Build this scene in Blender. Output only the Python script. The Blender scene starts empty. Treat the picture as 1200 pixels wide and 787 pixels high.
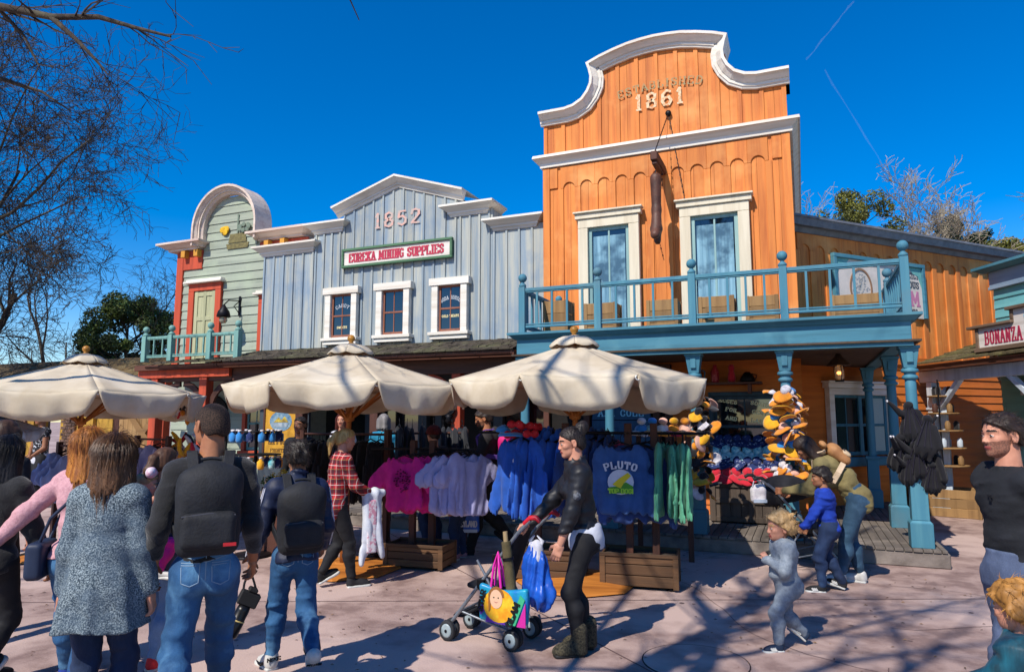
import bpy, bmesh, math, random
import numpy as np
from mathutils import Matrix, Vector
PI = math.pi
random.seed(7)
scene = bpy.context.scene
COL = scene.collection
V3 = lambda *a: np.array(a, float)

# ------------------------------------------------------------------ colour / materials
def srgb(h):
    if isinstance(h, (tuple, list)): return (*h[:3], 1)
    h = h.lstrip('#'); c = [int(h[i:i+2], 16)/255 for i in (0, 2, 4)]
    return (*[(v/12.92 if v <= .04045 else ((v+.055)/1.055)**2.4) for v in c], 1)

MATS = {}
def M(key, c, c2=None, rough=.75, sc=6, stretch=(1, 1, 1), bump=0., bsc=None, bstretch=None, isl=0., metal=0., ramp=(.38, .66),
      spec=.4, c3=None, sc3=1.5, ramp3=(.5, .7), detail=5, fine=0., trans=0., alpha=1., coat=0., sheen=0., emit=0.):
    """procedural material: two mixed colours by stretched noise, an optional third by large patches, per-island variation, bump"""
    if key in MATS: return MATS[key]
    m = bpy.data.materials.new(key); m.use_nodes = True
    nt = m.node_tree; N = nt.nodes; L = nt.links
    b = N['Principled BSDF']
    b.inputs['Roughness'].default_value = rough; b.inputs['Metallic'].default_value = metal
    b.inputs['Specular IOR Level'].default_value = spec
    if trans: b.inputs['Transmission Weight'].default_value = trans
    if coat: b.inputs['Coat Weight'].default_value = coat
    if sheen: b.inputs['Sheen Weight'].default_value = sheen
    b.inputs['Alpha'].default_value = alpha
    if emit:
        b.inputs['Emission Color'].default_value = srgb(c); b.inputs['Emission Strength'].default_value = emit
    tc = N.new('ShaderNodeTexCoord')
    def noise(scale, st, det=5, off=0.):
        mp = N.new('ShaderNodeMapping'); mp.inputs['Scale'].default_value = st; mp.inputs['Location'].default_value = (off, off*.7, off*1.3)
        L.new(tc.outputs['Object'], mp.inputs['Vector'])
        n = N.new('ShaderNodeTexNoise'); n.inputs['Scale'].default_value = scale; n.inputs['Detail'].default_value = det
        n.inputs['Roughness'].default_value = .62
        L.new(mp.outputs['Vector'], n.inputs['Vector']); return n.outputs['Fac']
    def mixc(fac, a, bb, blend='MIX'):
        x = N.new('ShaderNodeMix'); x.data_type = 'RGBA'; x.blend_type = blend
        for s, val in ((0, fac), (6, a), (7, bb)):
            if hasattr(val, 'links'): L.new(val, x.inputs[s])
            else: x.inputs[s].default_value = val
        return x.outputs[2]
    def rampf(v, lo, hi):
        r = N.new('ShaderNodeMapRange'); r.inputs[1].default_value = lo; r.inputs[2].default_value = hi
        L.new(v, r.inputs[0]); return r.outputs[0]
    col = srgb(c)
    if c2: col = mixc(rampf(noise(sc, stretch, detail), *ramp), col, srgb(c2))
    if c3: col = mixc(rampf(noise(sc3, (1, 1, 1), 4, 3.1), *ramp3), col, srgb(c3))
    if isl:
        g = N.new('ShaderNodeNewGeometry'); h = N.new('ShaderNodeHueSaturation')
        L.new(rampf(g.outputs['Random Per Island'], 0, 1), h.inputs['Value'])
        r = h.inputs['Value'].links[0].from_node; r.inputs[3].default_value = 1-isl; r.inputs[4].default_value = 1+isl
        if hasattr(col, 'links'): L.new(col, h.inputs['Color'])
        else: h.inputs['Color'].default_value = col
        col = h.outputs['Color']
    if fine:
        f = noise(220, (1, 1, 1), 2, 9.)
        h = N.new('ShaderNodeHueSaturation')
        r = rampf(f, .3, .7); rn = r.node; rn.inputs[3].default_value = 1-fine; rn.inputs[4].default_value = 1+fine
        L.new(r, h.inputs['Value'])
        if hasattr(col, 'links'): L.new(col, h.inputs['Color'])
        else: h.inputs['Color'].default_value = col
        col = h.outputs['Color']
    if hasattr(col, 'links'): L.new(col, b.inputs['Base Color'])
    else: b.inputs['Base Color'].default_value = col
    if bump:
        bp = N.new('ShaderNodeBump'); bp.inputs['Strength'].default_value = 1; bp.inputs['Distance'].default_value = bump
        L.new(noise(bsc or sc*3, bstretch or stretch, 5, 5.), bp.inputs['Height']); L.new(bp.outputs[0], b.inputs['Normal'])
    m.use_fake_user = False
    MATS[key] = m; return m

VERT = (1, 1, .06); HORX = (.06, 1, 1)
def wood(key, c='', c2='', vert=True, isl=.12, sc=9, bump=.004, rough=.7, c3=None, ramp=(.45, .72)):
    return M(key, c, c2, rough=rough, sc=sc, stretch=VERT if vert else HORX, bump=bump, bsc=14, isl=isl, c3=c3, ramp=ramp, sc3=1.1, ramp3=(.52, .75))

# ------------------------------------------------------------------ objects
WM = {}
def _link(o): COL.objects.link(o); return o
def wmat(o): return WM.get(o.name, Matrix.Identity(4))
def thing(name, label, cat, loc=(0, 0, 0), rotz=0., group=None, kind=None):
    o = bpy.data.objects.new(name, None); _link(o)
    o.location = loc; o.rotation_euler = (0, 0, rotz); o.empty_display_size = .1
    WM[o.name] = Matrix.Translation(Vector(loc)) @ Matrix.Rotation(rotz, 4, 'Z')
    return tag(o, label, cat, group, kind)
def tag(o, label=None, cat=None, group=None, kind=None):
    if label: o['label'] = label
    if cat: o['category'] = cat
    if group: o['group'] = group
    if kind: o['kind'] = kind
    return o
def dup(o, parent=None, loc=None, rotz=None, label=None, group=None, mats=None, scale=None):
    """copy of a thing with copies of its parts and sub-parts; mats maps old material -> new material"""
    c = o.copy(); _link(c)
    if parent is not None: c.parent = parent
    if mats and o.type == 'MESH':
        for i, s in enumerate(c.material_slots):
            k = o.material_slots[i].material
            if k and k.name in mats: s.link = 'OBJECT'; s.material = mats[k.name]
    if loc is not None: c.location = loc
    if rotz is not None: c.rotation_euler = (0, 0, rotz)
    if scale is not None: c.scale = (scale,)*3 if not hasattr(scale, '__len__') else scale
    if label: c['label'] = label
    if group: c['group'] = group
    if parent is None: WM[c.name] = Matrix.Translation(c.location) @ c.rotation_euler.to_matrix().to_4x4()
    for ch in list(o.children): dup(ch, c, mats=mats)
    return c
def add_mesh(name, verts, faces, mat, parent=None, smooth=False, local=True, bevel=0., label=None, matidx=None):
    me = bpy.data.meshes.new(name)
    verts = np.asarray(verts, float)
    if parent is not None and not local:
        inv = np.array(wmat(parent).inverted()); verts = verts @ inv[:3, :3].T + inv[:3, 3]
    me.from_pydata(verts.tolist(), [], faces.tolist() if hasattr(faces, 'tolist') else faces)
    ms = mat if isinstance(mat, (list, tuple)) else [mat]
    for m in ms: me.materials.append(m)
    if matidx is not None: me.polygons.foreach_set('material_index', np.asarray(matidx, np.int32))
    if smooth: me.polygons.foreach_set('use_smooth', np.ones(len(me.polygons), bool))
    me.update()
    o = bpy.data.objects.new(name, me); _link(o)
    if parent is not None:
        o.parent = parent; WM[o.name] = wmat(parent)
    if bevel:
        b = o.modifiers.new('edge', 'BEVEL'); b.width = bevel; b.segments = 1; b.limit_method = 'ANGLE'; b.angle_limit = 1.0
    if label: o['label'] = label
    return o

def rotm(ax, a): return np.array(Matrix.Rotation(a, 3, ax))
def frame(d, up=(0, 0, 1)):
    d = np.asarray(d, float); d = d/np.linalg.norm(d); up = np.asarray(up, float)
    if abs(d @ up) > .98*np.linalg.norm(up): up = V3(0, 1, 0) if abs(d[1]) < .9 else V3(1, 0, 0)
    x = np.cross(up, d); x /= np.linalg.norm(x); y = np.cross(d, x)
    return np.stack([x, y, d], 1)

class MB:
    """collects simple shapes into one mesh"""
    def __init__(s): s.v = []; s.f = []; s.m = []; s.sm = []
    def add(s, v, f, mi=0, sm=False):
        n = len(s.v); s.v += [tuple(map(float, p)) for p in v]; s.f += [tuple(i+n for i in q) for q in f]
        s.m += [mi]*len(f); s.sm += [sm]*len(f); return s
    def box(s, x0, x1, y0, y1, z0, z1, mi=0, R=None, o=None, taper=None):
        v = [(x, y, z) for z in (z0, z1) for y in (y0, y1) for x in (x0, x1)]
        if taper:
            cx, cy = (x0+x1)/2, (y0+y1)/2
            v = [p if p[2] == z0 else (cx+(p[0]-cx)*taper, cy+(p[1]-cy)*taper, p[2]) for p in v]
        if R is not None: v = [np.asarray(R) @ np.array(p) for p in v]
        if o is not None: v = [np.asarray(p)+np.asarray(o) for p in v]
        return s.add(v, [(0, 2, 3, 1), (4, 5, 7, 6), (0, 1, 5, 4), (2, 6, 7, 3), (0, 4, 6, 2), (1, 3, 7, 5)], mi)
    def bar(s, a, b, w, h=None, up=(0, 0, 1), mi=0):
        a = np.asarray(a, float); b = np.asarray(b, float); h = h or w
        R = frame(b-a, up); l = np.linalg.norm(b-a)
        return s.box(-w/2, w/2, -h/2, h/2, 0, l, mi, R, a)
    def tube(s, pts, r, n=8, mi=0, cap=True, sm=True):
        pts = [np.asarray(p, float) for p in pts]; rs = r if hasattr(r, '__len__') else [r]*len(pts)
        v = []; f = []; x = None
        for i, p in enumerate(pts):
            d = pts[min(i+1, len(pts)-1)]-pts[max(i-1, 0)]
            F = frame(d) if x is None else None
            d = d/max(np.linalg.norm(d), 1e-9)
            if x is None: x = F[:, 0]
            x = x-d*(x @ d); x /= max(np.linalg.norm(x), 1e-9); y = np.cross(d, x)
            for k in range(n):
                a = 2*PI*k/n; v.append(p+rs[i]*(x*math.cos(a)+y*math.sin(a)))
        for i in range(len(pts)-1):
            for k in range(n):
                k2 = (k+1) % n; f.append((i*n+k, i*n+k2, (i+1)*n+k2, (i+1)*n+k))
        s.add(v, f, mi, sm)
        if cap:
            for i, rev in ((0, True), (len(pts)-1, False)):
                ring = list(range(n)); s.add([v[i*n+k] for k in ring], [tuple(ring[::-1] if rev else ring)], mi)
        return s
    def lathe(s, prof, o=(0, 0, 0), n=16, mi=0, R=None, sm=True, sides=None):
        v = []; f = []; m = len(prof)
        for r, z in prof:
            for k in range(n):
                a = 2*PI*k/n+(PI/n if n == 4 else 0); q = r*(math.sqrt(2) if n == 4 else 1)
                p = np.array((q*math.cos(a), q*math.sin(a), z))
                if R is not None: p = np.asarray(R) @ p
                v.append(p+np.asarray(o))
        for i in range(m-1):
            for k in range(n):
                k2 = (k+1) % n; f.append((i*n+k, i*n+k2, (i+1)*n+k2, (i+1)*n+k))
        f.append(tuple(range(n))[::-1]); f.append(tuple((m-1)*n+k for k in range(n)))
        return s.add(v, f, mi, sm and n > 4)
    def prism(s, poly, a, b, axis='y', mi=0, R=None, o=None):
        """polygon in (u,v) extruded from a to b; axis y: (u,.,v) ; x: (.,u,v) ; z: (u,v,.)"""
        def P(u, w, d): return {'y': (u, d, w), 'x': (d, u, w), 'z': (u, w, d)}[axis]
        n = len(poly); v = [np.array(P(u, w, a), float) for u, w in poly]+[np.array(P(u, w, b), float) for u, w in poly]
        if R is not None: v = [np.asarray(R) @ p for p in v]
        if o is not None: v = [p+np.asarray(o) for p in v]
        f = [tuple(range(n)), tuple(range(2*n-1, n-1, -1))]+[(i, n+i, n+(i+1) % n, (i+1) % n) for i in range(n)]
        return s.add(v, f, mi)
    def ball(s, c, r, n=12, mi=0, sc=(1, 1, 1)):
        pr = [(max(math.sin(PI*i/8), .001), -math.cos(PI*i/8)) for i in range(9)]
        return s.lathe([(r*a, r*b) for a, b in pr], c, n, mi, R=np.diag(sc))
    def quad(s, pts, mi=0): return s.add(pts, [tuple(range(len(pts)))], mi)
    def grid(s, fn, nu, nv, mi=0, sm=True, closed=False):
        v = [fn(i/nu, j/nv) for j in range(nv+1) for i in range(nu+1)]
        f = [(j*(nu+1)+i, j*(nu+1)+i+1, (j+1)*(nu+1)+i+1, (j+1)*(nu+1)+i) for j in range(nv) for i in range(nu)]
        return s.add(v, f, mi, sm)
    def build(s, name, mat, parent=None, local=True, bevel=0., label=None, fixn=True):
        me_faces = s.f
        o = add_mesh(name, s.v, me_faces, mat, parent, False, local, bevel, label, s.m)
        o.data.polygons.foreach_set('use_smooth', np.array(s.sm, bool))
        if fixn:
            bm = bmesh.new(); bm.from_mesh(o.data); bmesh.ops.recalc_face_normals(bm, faces=bm.faces); bm.to_mesh(o.data); bm.free()
        o.data.update(); return o

# ------------------------------------------------------------------ signed distance bodies
def s_cone(a, b, ra, rb):
    a = np.asarray(a, float); b = np.asarray(b, float); ba = b-a; l2 = max(float(ba @ ba), 1e-9)
    def f(P):
        pa = P-a; h = np.clip(pa @ ba/l2, 0, 1)
        return np.linalg.norm(pa-h[:, None]*ba, axis=1)-(ra+(rb-ra)*h)
    r = max(ra, rb); f.bb = (np.minimum(a, b)-r, np.maximum(a, b)+r); return f
def s_ell(c, r, R=None):
    c = np.asarray(c, float); r = np.asarray(r, float)
    def f(P):
        q = P-c
        if R is not None: q = q @ R
        k0 = np.linalg.norm(q/r, axis=1); k1 = np.linalg.norm(q/(r*r), axis=1)
        return k0*(k0-1)/np.maximum(k1, 1e-6)
    m = r.max(); f.bb = (c-m, c+m)
    if R is None: f.bb = (c-r, c+r)
    return f
def s_box(c, h, rad=.01, R=None):
    c = np.asarray(c, float); h = np.asarray(h, float)-rad
    def f(P):
        q = P-c
        if R is not None: q = q @ R
        q = np.abs(q)-h
        return np.linalg.norm(np.maximum(q, 0), axis=1)+np.minimum(q.max(1), 0)-rad
    m = np.linalg.norm(h)+rad; f.bb = (c-m, c+m)
    if R is None: f.bb = (c-h-rad, c+h+rad)
    return f
def smin(a, b, k): h = np.clip(.5+.5*(b-a)/k, 0, 1); return b+(a-b)*h-k*h*(1-h)
def s_union(fs, k=.03):
    def f(P):
        d = fs[0](P)
        for g in fs[1:]: d = smin(d, g(P), k)
        return d
    f.bb = (np.min([g.bb[0] for g in fs], 0), np.max([g.bb[1] for g in fs], 0)); return f
def nz(P, fr, seed=0, oct=2):
    """cheap smooth noise, about -1..1"""
    rs = np.random.RandomState(seed); o = np.zeros(len(P)); amp = 1.
    for k in range(oct):
        for j in range(3):
            d = rs.normal(size=3); d /= np.linalg.norm(d); w = rs.normal(size=3); w /= np.linalg.norm(w)
            o += amp*np.sin(P @ d*fr+rs.rand()*6.3+1.3*np.sin(P @ w*fr*.6+rs.rand()*6.3))/3
        amp *= .5; fr *= 2.1
    return o

def polygonise(f, res, pad=.02, bb=None):
    """surface nets of a signed distance function (coarse pass, then only blocks near the surface)"""
    lo, hi = bb if bb is not None else f.bb
    lo = np.asarray(lo, float)-pad-res; hi = np.asarray(hi, float)+pad+res
    B = 4
    n = np.maximum(np.ceil((hi-lo)/(res*B)).astype(int), 1); N = n*B+1
    cx = [lo[i]+(np.arange(n[i])+.5)*res*B for i in range(3)]
    CP = np.stack(np.meshgrid(*cx, indexing='ij'), -1).reshape(-1, 3)
    dc = f(CP); act = (np.abs(dc) < res*B*1.35+.022).reshape(n)
    S = np.repeat(np.repeat(np.repeat(np.where(dc < 0, -1., 1.).reshape(n), B, 0), B, 1), B, 2)
    G = np.ones(N)*9.; G[:-1, :-1, :-1] = S*9.
    need = np.zeros(N, bool)
    a = np.argwhere(act)
    off = np.stack(np.meshgrid(*[np.arange(B+1)]*3, indexing='ij'), -1).reshape(-1, 3)
    idx = (a[:, None, :]*B+off[None]).reshape(-1, 3)
    need[idx[:, 0], idx[:, 1], idx[:, 2]] = True
    I = np.argwhere(need)
    G[need] = f(lo+I*res)
    G[G == 0] = 1e-6
    ins = G < 0
    # cells with a sign change
    c = np.zeros(N-1, np.int8)
    for dx in (0, 1):
        for dy in (0, 1):
            for dz in (0, 1):
                c += ins[dx:N[0]-1+dx, dy:N[1]-1+dy, dz:N[2]-1+dz]
    cell = np.argwhere((c > 0) & (c < 8))
    vid = -np.ones(N-1, np.int64); vid[cell[:, 0], cell[:, 1], cell[:, 2]] = np.arange(len(cell))
    acc = np.zeros((len(cell), 3)); cnt = np.zeros(len(cell))
    for ax in range(3):
        o1, o2 = [i for i in range(3) if i != ax]
        for u in (0, 1):
            for w in (0, 1):
                p = cell.copy(); p[:, o1] += u; p[:, o2] += w; q = p.copy(); q[:, ax] += 1
                g0 = G[p[:, 0], p[:, 1], p[:, 2]]; g1 = G[q[:, 0], q[:, 1], q[:, 2]]
                ok = (g0 < 0) != (g1 < 0); t = np.where(ok, g0/np.where(g0-g1 == 0, 1, g0-g1), 0)
                pt = p.astype(float); pt[:, ax] += t
                acc[ok] += pt[ok]; cnt[ok] += 1
    Vv = lo+acc/cnt[:, None]*res
    F = []
    for ax in range(3):
        o1, o2 = [(1, 2), (2, 0), (0, 1)][ax]
        s0 = [slice(1, N[i]-1) for i in range(3)]; s0[ax] = slice(0, N[ax]-1)
        s1 = list(s0); s1[ax] = slice(1, N[ax])
        A = ins[tuple(s0)]; Bm = ins[tuple(s1)]
        e = np.argwhere(A != Bm)
        if not len(e): continue
        flip = A[e[:, 0], e[:, 1], e[:, 2]]
        base = e.copy()
        for i in range(3):
            if i != ax: base[:, i] += 1
        def cv(du, dv):
            q = base.copy(); q[:, o1] -= du; q[:, o2] -= dv; return vid[q[:, 0], q[:, 1], q[:, 2]]
        Q = np.stack([cv(1, 1), cv(0, 1), cv(0, 0), cv(1, 0)], 1)
        Q[~flip] = Q[~flip][:, ::-1]; F.append(Q)
    F = np.concatenate(F) if F else np.zeros((0, 4), int)
    return Vv, F[(F >= 0).all(1)]

def sdf_obj(name, f, res, mat, parent=None, label=None, bb=None, matfn=None, pad=.02):
    v, F = polygonise(f, res, pad, bb)
    mi = None
    if matfn is not None: mi = matfn(v[F].mean(1))
    return add_mesh(name, v, F, mat, parent, True, True, 0, label, mi)

# ------------------------------------------------------------------ lettering
GL = {
 'A': [[(0, 0), (.5, 1), (1, 0)], [(.2, .36), (.8, .36)]], 'B': [[(.1, 0), (.1, 1), (.65, 1), (.88, .88), (.88, .64), (.65, .53), (.1, .53)], [(.65, .53), (.95, .4), (.95, .14), (.7, 0), (.1, 0)]],
 'C': [[(.95, .75), (.9, .92), (.6, 1), (.3, .95), (.08, .7), (.08, .3), (.3, .05), (.6, 0), (.9, .1), (.97, .3)]], 'D': [[(.1, 0), (.1, 1), (.6, 1), (.9, .8), (.95, .5), (.9, .2), (.6, 0), (.1, 0)]],
 'E': [[(.95, .78), (.95, 1), (.1, 1), (.1, 0), (.97, 0), (.97, .22)], [(.1, .52), (.65, .52)]], 'F': [[(.95, .75), (.95, 1), (.1, 1), (.1, 0)], [(.1, .5), (.7, .5)]],
 'G': [[(.95, .8), (.85, .95), (.55, 1), (.25, .93), (.07, .65), (.07, .35), (.25, .06), (.55, 0), (.93, .1), (.93, .45), (.6, .45)]], 'H': [[(.1, 0), (.1, 1)], [(.9, 0), (.9, 1)], [(.1, .5), (.9, .5)]],
 'I': [[(.5, 0), (.5, 1)]], 'K': [[(.1, 0), (.1, 1)], [(.9, 1), (.15, .45)], [(.35, .6), (.95, 0)]], 'L': [[(.1, 1), (.1, 0), (.92, 0), (.92, .28)]], 'M': [[(.05, 0), (.1, 1), (.5, .25), (.9, 1), (.95, 0)]],
 'N': [[(.1, 0), (.1, 1), (.9, 0), (.9, 1)]], 'O': [[(.5, 1), (.2, .93), (.06, .65), (.06, .35), (.2, .07), (.5, 0), (.8, .07), (.94, .35), (.94, .65), (.8, .93), (.5, 1)]], 'P': [[(.1, 0), (.1, 1), (.65, 1), (.92, .88), (.92, .58), (.65, .45), (.1, .45)]],
 'R': [[(.1, 0), (.1, 1), (.65, 1), (.9, .88), (.9, .62), (.65, .5), (.1, .5)], [(.6, .5), (.95, 0)]], 'S': [[(.9, .75), (.85, .93), (.5, 1), (.15, .9), (.12, .65), (.5, .52), (.88, .38), (.9, .12), (.5, 0), (.12, .07), (.08, .28)]],
 'T': [[(.03, .75), (.03, 1), (.97, 1), (.97, .75)], [(.5, 1), (.5, 0)]], 'U': [[(.1, 1), (.1, .25), (.3, 0), (.7, 0), (.9, .25), (.9, 1)]], 'Y': [[(.05, 1), (.5, .45), (.95, 1)], [(.5, .45), (.5, 0)]],
 'V': [[(.05, 1), (.5, 0), (.95, 1)]], 'Z': [[(.08, .75), (.08, 1), (.9, 1), (.08, 0), (.93, 0), (.93, .25)]], 'J': [[(.8, 1), (.8, .2), (.5, 0), (.15, .1), (.1, .3)]], 'W': [[(.03, 1), (.27, 0), (.5, .8), (.73, 0), (.97, 1)]],
 'X': [[(.08, 0), (.92, 1)], [(.08, 1), (.92, 0)]], 'Q': [[(.5, 1), (.1, .8), (.06, .35), (.5, 0), (.94, .35), (.9, .8), (.5, 1)], [(.6, .25), (.95, -.1)]],
 '1': [[(.2, .8), (.5, 1), (.5, 0)]], '2': [[(.1, .72), (.2, .95), (.5, 1), (.85, .9), (.88, .65), (.1, .05), (.92, .05)]], '3': [[(.1, .9), (.5, 1), (.9, .8), (.5, .53), (.92, .25), (.5, 0), (.1, .1)]],
 '5': [[(.85, .97), (.2, .97), (.15, .55), (.55, .63), (.9, .45), (.88, .15), (.5, 0), (.1, .12)]], '6': [[(.85, .88), (.5, 1), (.15, .75), (.08, .3), (.3, .02), (.7, .02), (.92, .28), (.7, .55), (.3, .52), (.1, .3)]],
 '8': [[(.5, 1), (.15, .88), (.18, .6), (.5, .52), (.9, .35), (.85, .08), (.5, 0), (.15, .08), (.1, .35), (.5, .52), (.82, .62), (.85, .88), (.5, 1)]],
 "'": [[(.5, 1), (.45, .75)]], '.': [[(.4, .0), (.5, .06)]], '!': [[(.5, 1), (.5, .3)], [(.5, .1), (.5, 0)]], '&': [[(.95, .4), (.6, .05), (.2, .05), (.1, .3), (.6, .75), (.5, 1), (.25, .95), (.25, .75), (.9, 0)]], '-': [[(.2, .45), (.8, .45)]]}
SERIF = set('ABDEFHIKLMNPRTUYVX1')
def letter_strokes(ch, w, h, t, slab=True):
    """list of quads (2d) for a glyph: heavy stems, slab serifs at stroke ends on the base and cap lines"""
    out = []
    for pl in GL.get(ch, []):
        pts = [(p[0]*w, p[1]*(h-t*.7)+t*.35) for p in pl]
        for i in range(len(pts)-1):
            (x0, y0), (x1, y1) = pts[i], pts[i+1]; dx, dy = x1-x0, y1-y0; l = math.hypot(dx, dy) or 1e-6
            tt = t*(.55+.45*abs(dy)/l); ex, ey = dx/l*tt*.3, dy/l*tt*.3
            nx, ny = -dy/l*tt/2, dx/l*tt/2
            out.append([(x0-ex+nx, y0-ey+ny), (x0-ex-nx, y0-ey-ny), (x1+ex-nx, y1+ey-ny), (x1+ex+nx, y1+ey+ny)])
        if slab and ch in SERIF:
            for p, q in ((pl[0], pts[0]), (pl[-1], pts[-1])):
                if p[1] in (0, 1) : 
                    s = t*.95; yy = 0 if p[1] == 0 else h-t*.62
                    out.append([(q[0]-s, yy), (q[0]+s, yy), (q[0]+s, yy+t*.62), (q[0]-s, yy+t*.62)])
    return out
def text_mb(txt, h, wfac=.62, tfac=.2, gap=.16, o=(0, 0, 0), ux=(1, 0, 0), uy=(0, 0, 1), depth=.004, slab=True, arc=0., center=True, mb=None, space=.5, mi=0, fit=0.):
    """solid lettering: baseline along ux, up along uy, raised by depth towards cross(ux,uy)"""
    mb = mb or MB(); ux = np.asarray(ux, float); uy = np.asarray(uy, float); nrm = np.cross(ux, uy); o = np.asarray(o, float)
    w = h*wfac; t = h*tfac; adv = []; x = 0
    for ch in txt:
        cw = {' ': w*space, 'I': w*.45, '1': w*.6, "'": w*.3, '.': w*.3, '!': w*.35, 'M': w*1.25, 'W': w*1.2}.get(ch, w)
        adv.append((x, cw)); x += cw+h*gap+(t if slab else 0)*.4
    tot = x-h*gap; k = 0
    if fit and tot > fit: return text_mb(txt, h, wfac*fit/tot*.985, tfac*(fit/tot)**.3, gap*fit/tot, o, ux, uy, depth, slab, arc, center, mb, space, mi, fit)
    for ch, (x0, cw) in zip(txt, adv):
        xs = x0-(tot/2 if center else 0)
        for q in letter_strokes(ch, cw, h, t, slab):
            P = []
            for (a, b) in q:
                X, Y = xs+a, b
                if arc:
                    R = tot/arc; xc = xs+cw/2; th = xc/R
                    lx, ly = X-xc, Y
                    X = (R+0)*math.sin(th)+lx*math.cos(th)+ly*math.sin(th); Y = R*math.cos(th)-R+ly*math.cos(th)-lx*math.sin(th)
                P.append((X, Y))
            k += 1; d = depth*(1+.06*(k % 7))
            top = [o+ux*a+uy*b+nrm*d for a, b in P]; bot = [o+ux*a+uy*b-nrm*depth*.5 for a, b in P]
            n = len(P)
            mb.add(top+bot, [tuple(range(n))]+[(i, (i+1) % n, n+(i+1) % n, n+i) for i in range(n)], mi)
    return mb

# ------------------------------------------------------------------ camera model (used to lay the plan out, all results are real positions)
CF, CH, CYAW = 800., 1.65, math.radians(23); CPITCH = math.atan(96.5/CF)
_fw = V3(-math.sin(CYAW)*math.cos(CPITCH), math.cos(CYAW)*math.cos(CPITCH), math.sin(CPITCH)); _rt = V3(math.cos(CYAW), math.sin(CYAW), 0); _up = np.cross(_rt, _fw)
def ray(x, y): return _fw+_rt*(x-600)/CF-_up*(y-393.5)/CF
def onY(x, y, Y): d = ray(x, y); return V3(0, 0, CH)+d*(Y/d[1])
def onZ(x, y, Z=0.): d = ray(x, y); return V3(0, 0, CH)+d*((Z-CH)/d[2])
def onD(x, y, D): d = ray(x, y); return V3(0, 0, CH)+d*D      # D metres ahead of the camera
SUNV = V3(-.41*math.cos(math.radians(48)), -.91*math.cos(math.radians(48)), math.sin(math.radians(48)))
# ------------------------------------------------------------------ camera, sky, sun
cam = bpy.data.cameras.new('camera'); cam.lens = 24; cam.sensor_width = 36; cam.clip_end = 3000; cam.clip_start = .05
co = bpy.data.objects.new('camera', cam); _link(co); co.location = (0, 0, CH)
co.rotation_euler = (PI/2+CPITCH, 0, CYAW); scene.camera = co
w = bpy.data.worlds.new('World'); scene.world = w; w.use_nodes = True
nt = w.node_tree; bg = nt.nodes['Background']
sk = nt.nodes.new('ShaderNodeTexSky'); sk.sky_type = 'NISHITA'; sk.sun_disc = False
SEL = math.radians(46)
SD = V3(-.22*math.cos(SEL), -.975*math.cos(SEL), math.sin(SEL)); SD /= np.linalg.norm(SD)
sk.sun_elevation = SEL; sk.sun_rotation = math.atan2(SD[0], SD[1]); sk.air_density = 1.0; sk.dust_density = .25; sk.ozone_density = 4.0; sk.altitude = 300
hs = nt.nodes.new('ShaderNodeHueSaturation'); hs.inputs['Saturation'].default_value = 1.5; hs.inputs['Value'].default_value = .97; hs.inputs['Hue'].default_value = .508
nt.links.new(sk.outputs[0], hs.inputs['Color']); nt.links.new(hs.outputs[0], bg.inputs['Color']); bg.inputs['Strength'].default_value = .15
sl = bpy.data.lights.new('sun', 'SUN'); sl.energy = 4.9; sl.angle = math.radians(.53); sl.color = (1, .93, .82)
so = bpy.data.objects.new('sun', sl); _link(so); so.location = (-10, -30, 40)
so.rotation_euler = Vector(-SD).to_track_quat('-Z', 'Y').to_euler()
vs = scene.view_settings; vs.view_transform = 'Standard'; vs.look = 'None'; vs.exposure = 0.22; vs.gamma = 1; vs.use_curve_mapping = False
scene.cycles.max_bounces = 6; scene.cycles.diffuse_bounces = 3; scene.cycles.transparent_max_bounces = 12
scene.cycles.sample_clamp_indirect = 4

# ------------------------------------------------------------------ ground
def ground_mat():
    m = M('paving', 'a28a82', '806963', rough=.86, sc=3.2, bump=.004, bsc=60, c3='b8a097', sc3=.7, ramp3=(.46, .58), fine=.24, ramp=(.42, .6))
    return m
g = MB(); g.quad([(-300, -300, 0), (300, -300, 0), (300, 300, 0), (-300, 300, 0)])
tag(g.build('ground', ground_mat()), 'pinkish grey concrete paving crossed by tree shadows', 'ground', kind='structure')
# fine joints and wandering cracks scored in the paving: thin dark strips lying on it
ck = MB(); rs = np.random.RandomState(4)
def strip(pts, w, z=.003):
    for (a, b) in zip(pts[:-1], pts[1:]):
        a = np.array(a); b = np.array(b); d = (b-a)/np.linalg.norm(b-a); n = np.array((-d[1], d[0]))*w/2
        ck.quad([(*(a-n), z), (*(b-n), z), (*(b+n), z), (*(a+n), z)])
for k in range(9):
    p = np.array((rs.uniform(-7, 2), rs.uniform(3.5, 8.5))); a = rs.uniform(-.5, .5)+.2; pts = [p.copy()]
    for i in range(rs.randint(8, 20)):
        a += rs.normal()*.28; p = p+.17*np.array((math.cos(a), math.sin(a))); pts.append(p.copy())
    strip(pts, .006)
for pts in ([(-9, 3.1), (3, 8.4)], [(-6, 9.0), (1.2, 2.8)]): strip(pts, .012)
tag(ck.build('paving_crack', M('crack', '5c4848', rough=.95)), 'thin wandering cracks and joints in the pink paving', 'crack', kind='structure')
mc = onZ(815, 775); mh = MB(); R = .36
mh.lathe([(R, .0), (R, .0035), (R-.006, .0035)], (mc[0], mc[1], 0), 48)
root = thing('manhole_cover', 'round paved inspection cover with a thin dark rim set in the paving', 'manhole cover', (mc[0], mc[1], 0))
q = MB(); q.lathe([(R-.008, .001), (R-.008, .0045)], (0, 0, 0), 48, sm=False); q.build('cover_plate', ground_mat(), root)
q = MB(); q.lathe([(R, .0), (R, .004), (R-.008, .004)], (0, 0, 0), 48, sm=False); q.build('rim', M('rim_dark', '2c2020', rough=.8), root)
gum = MB()
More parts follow.
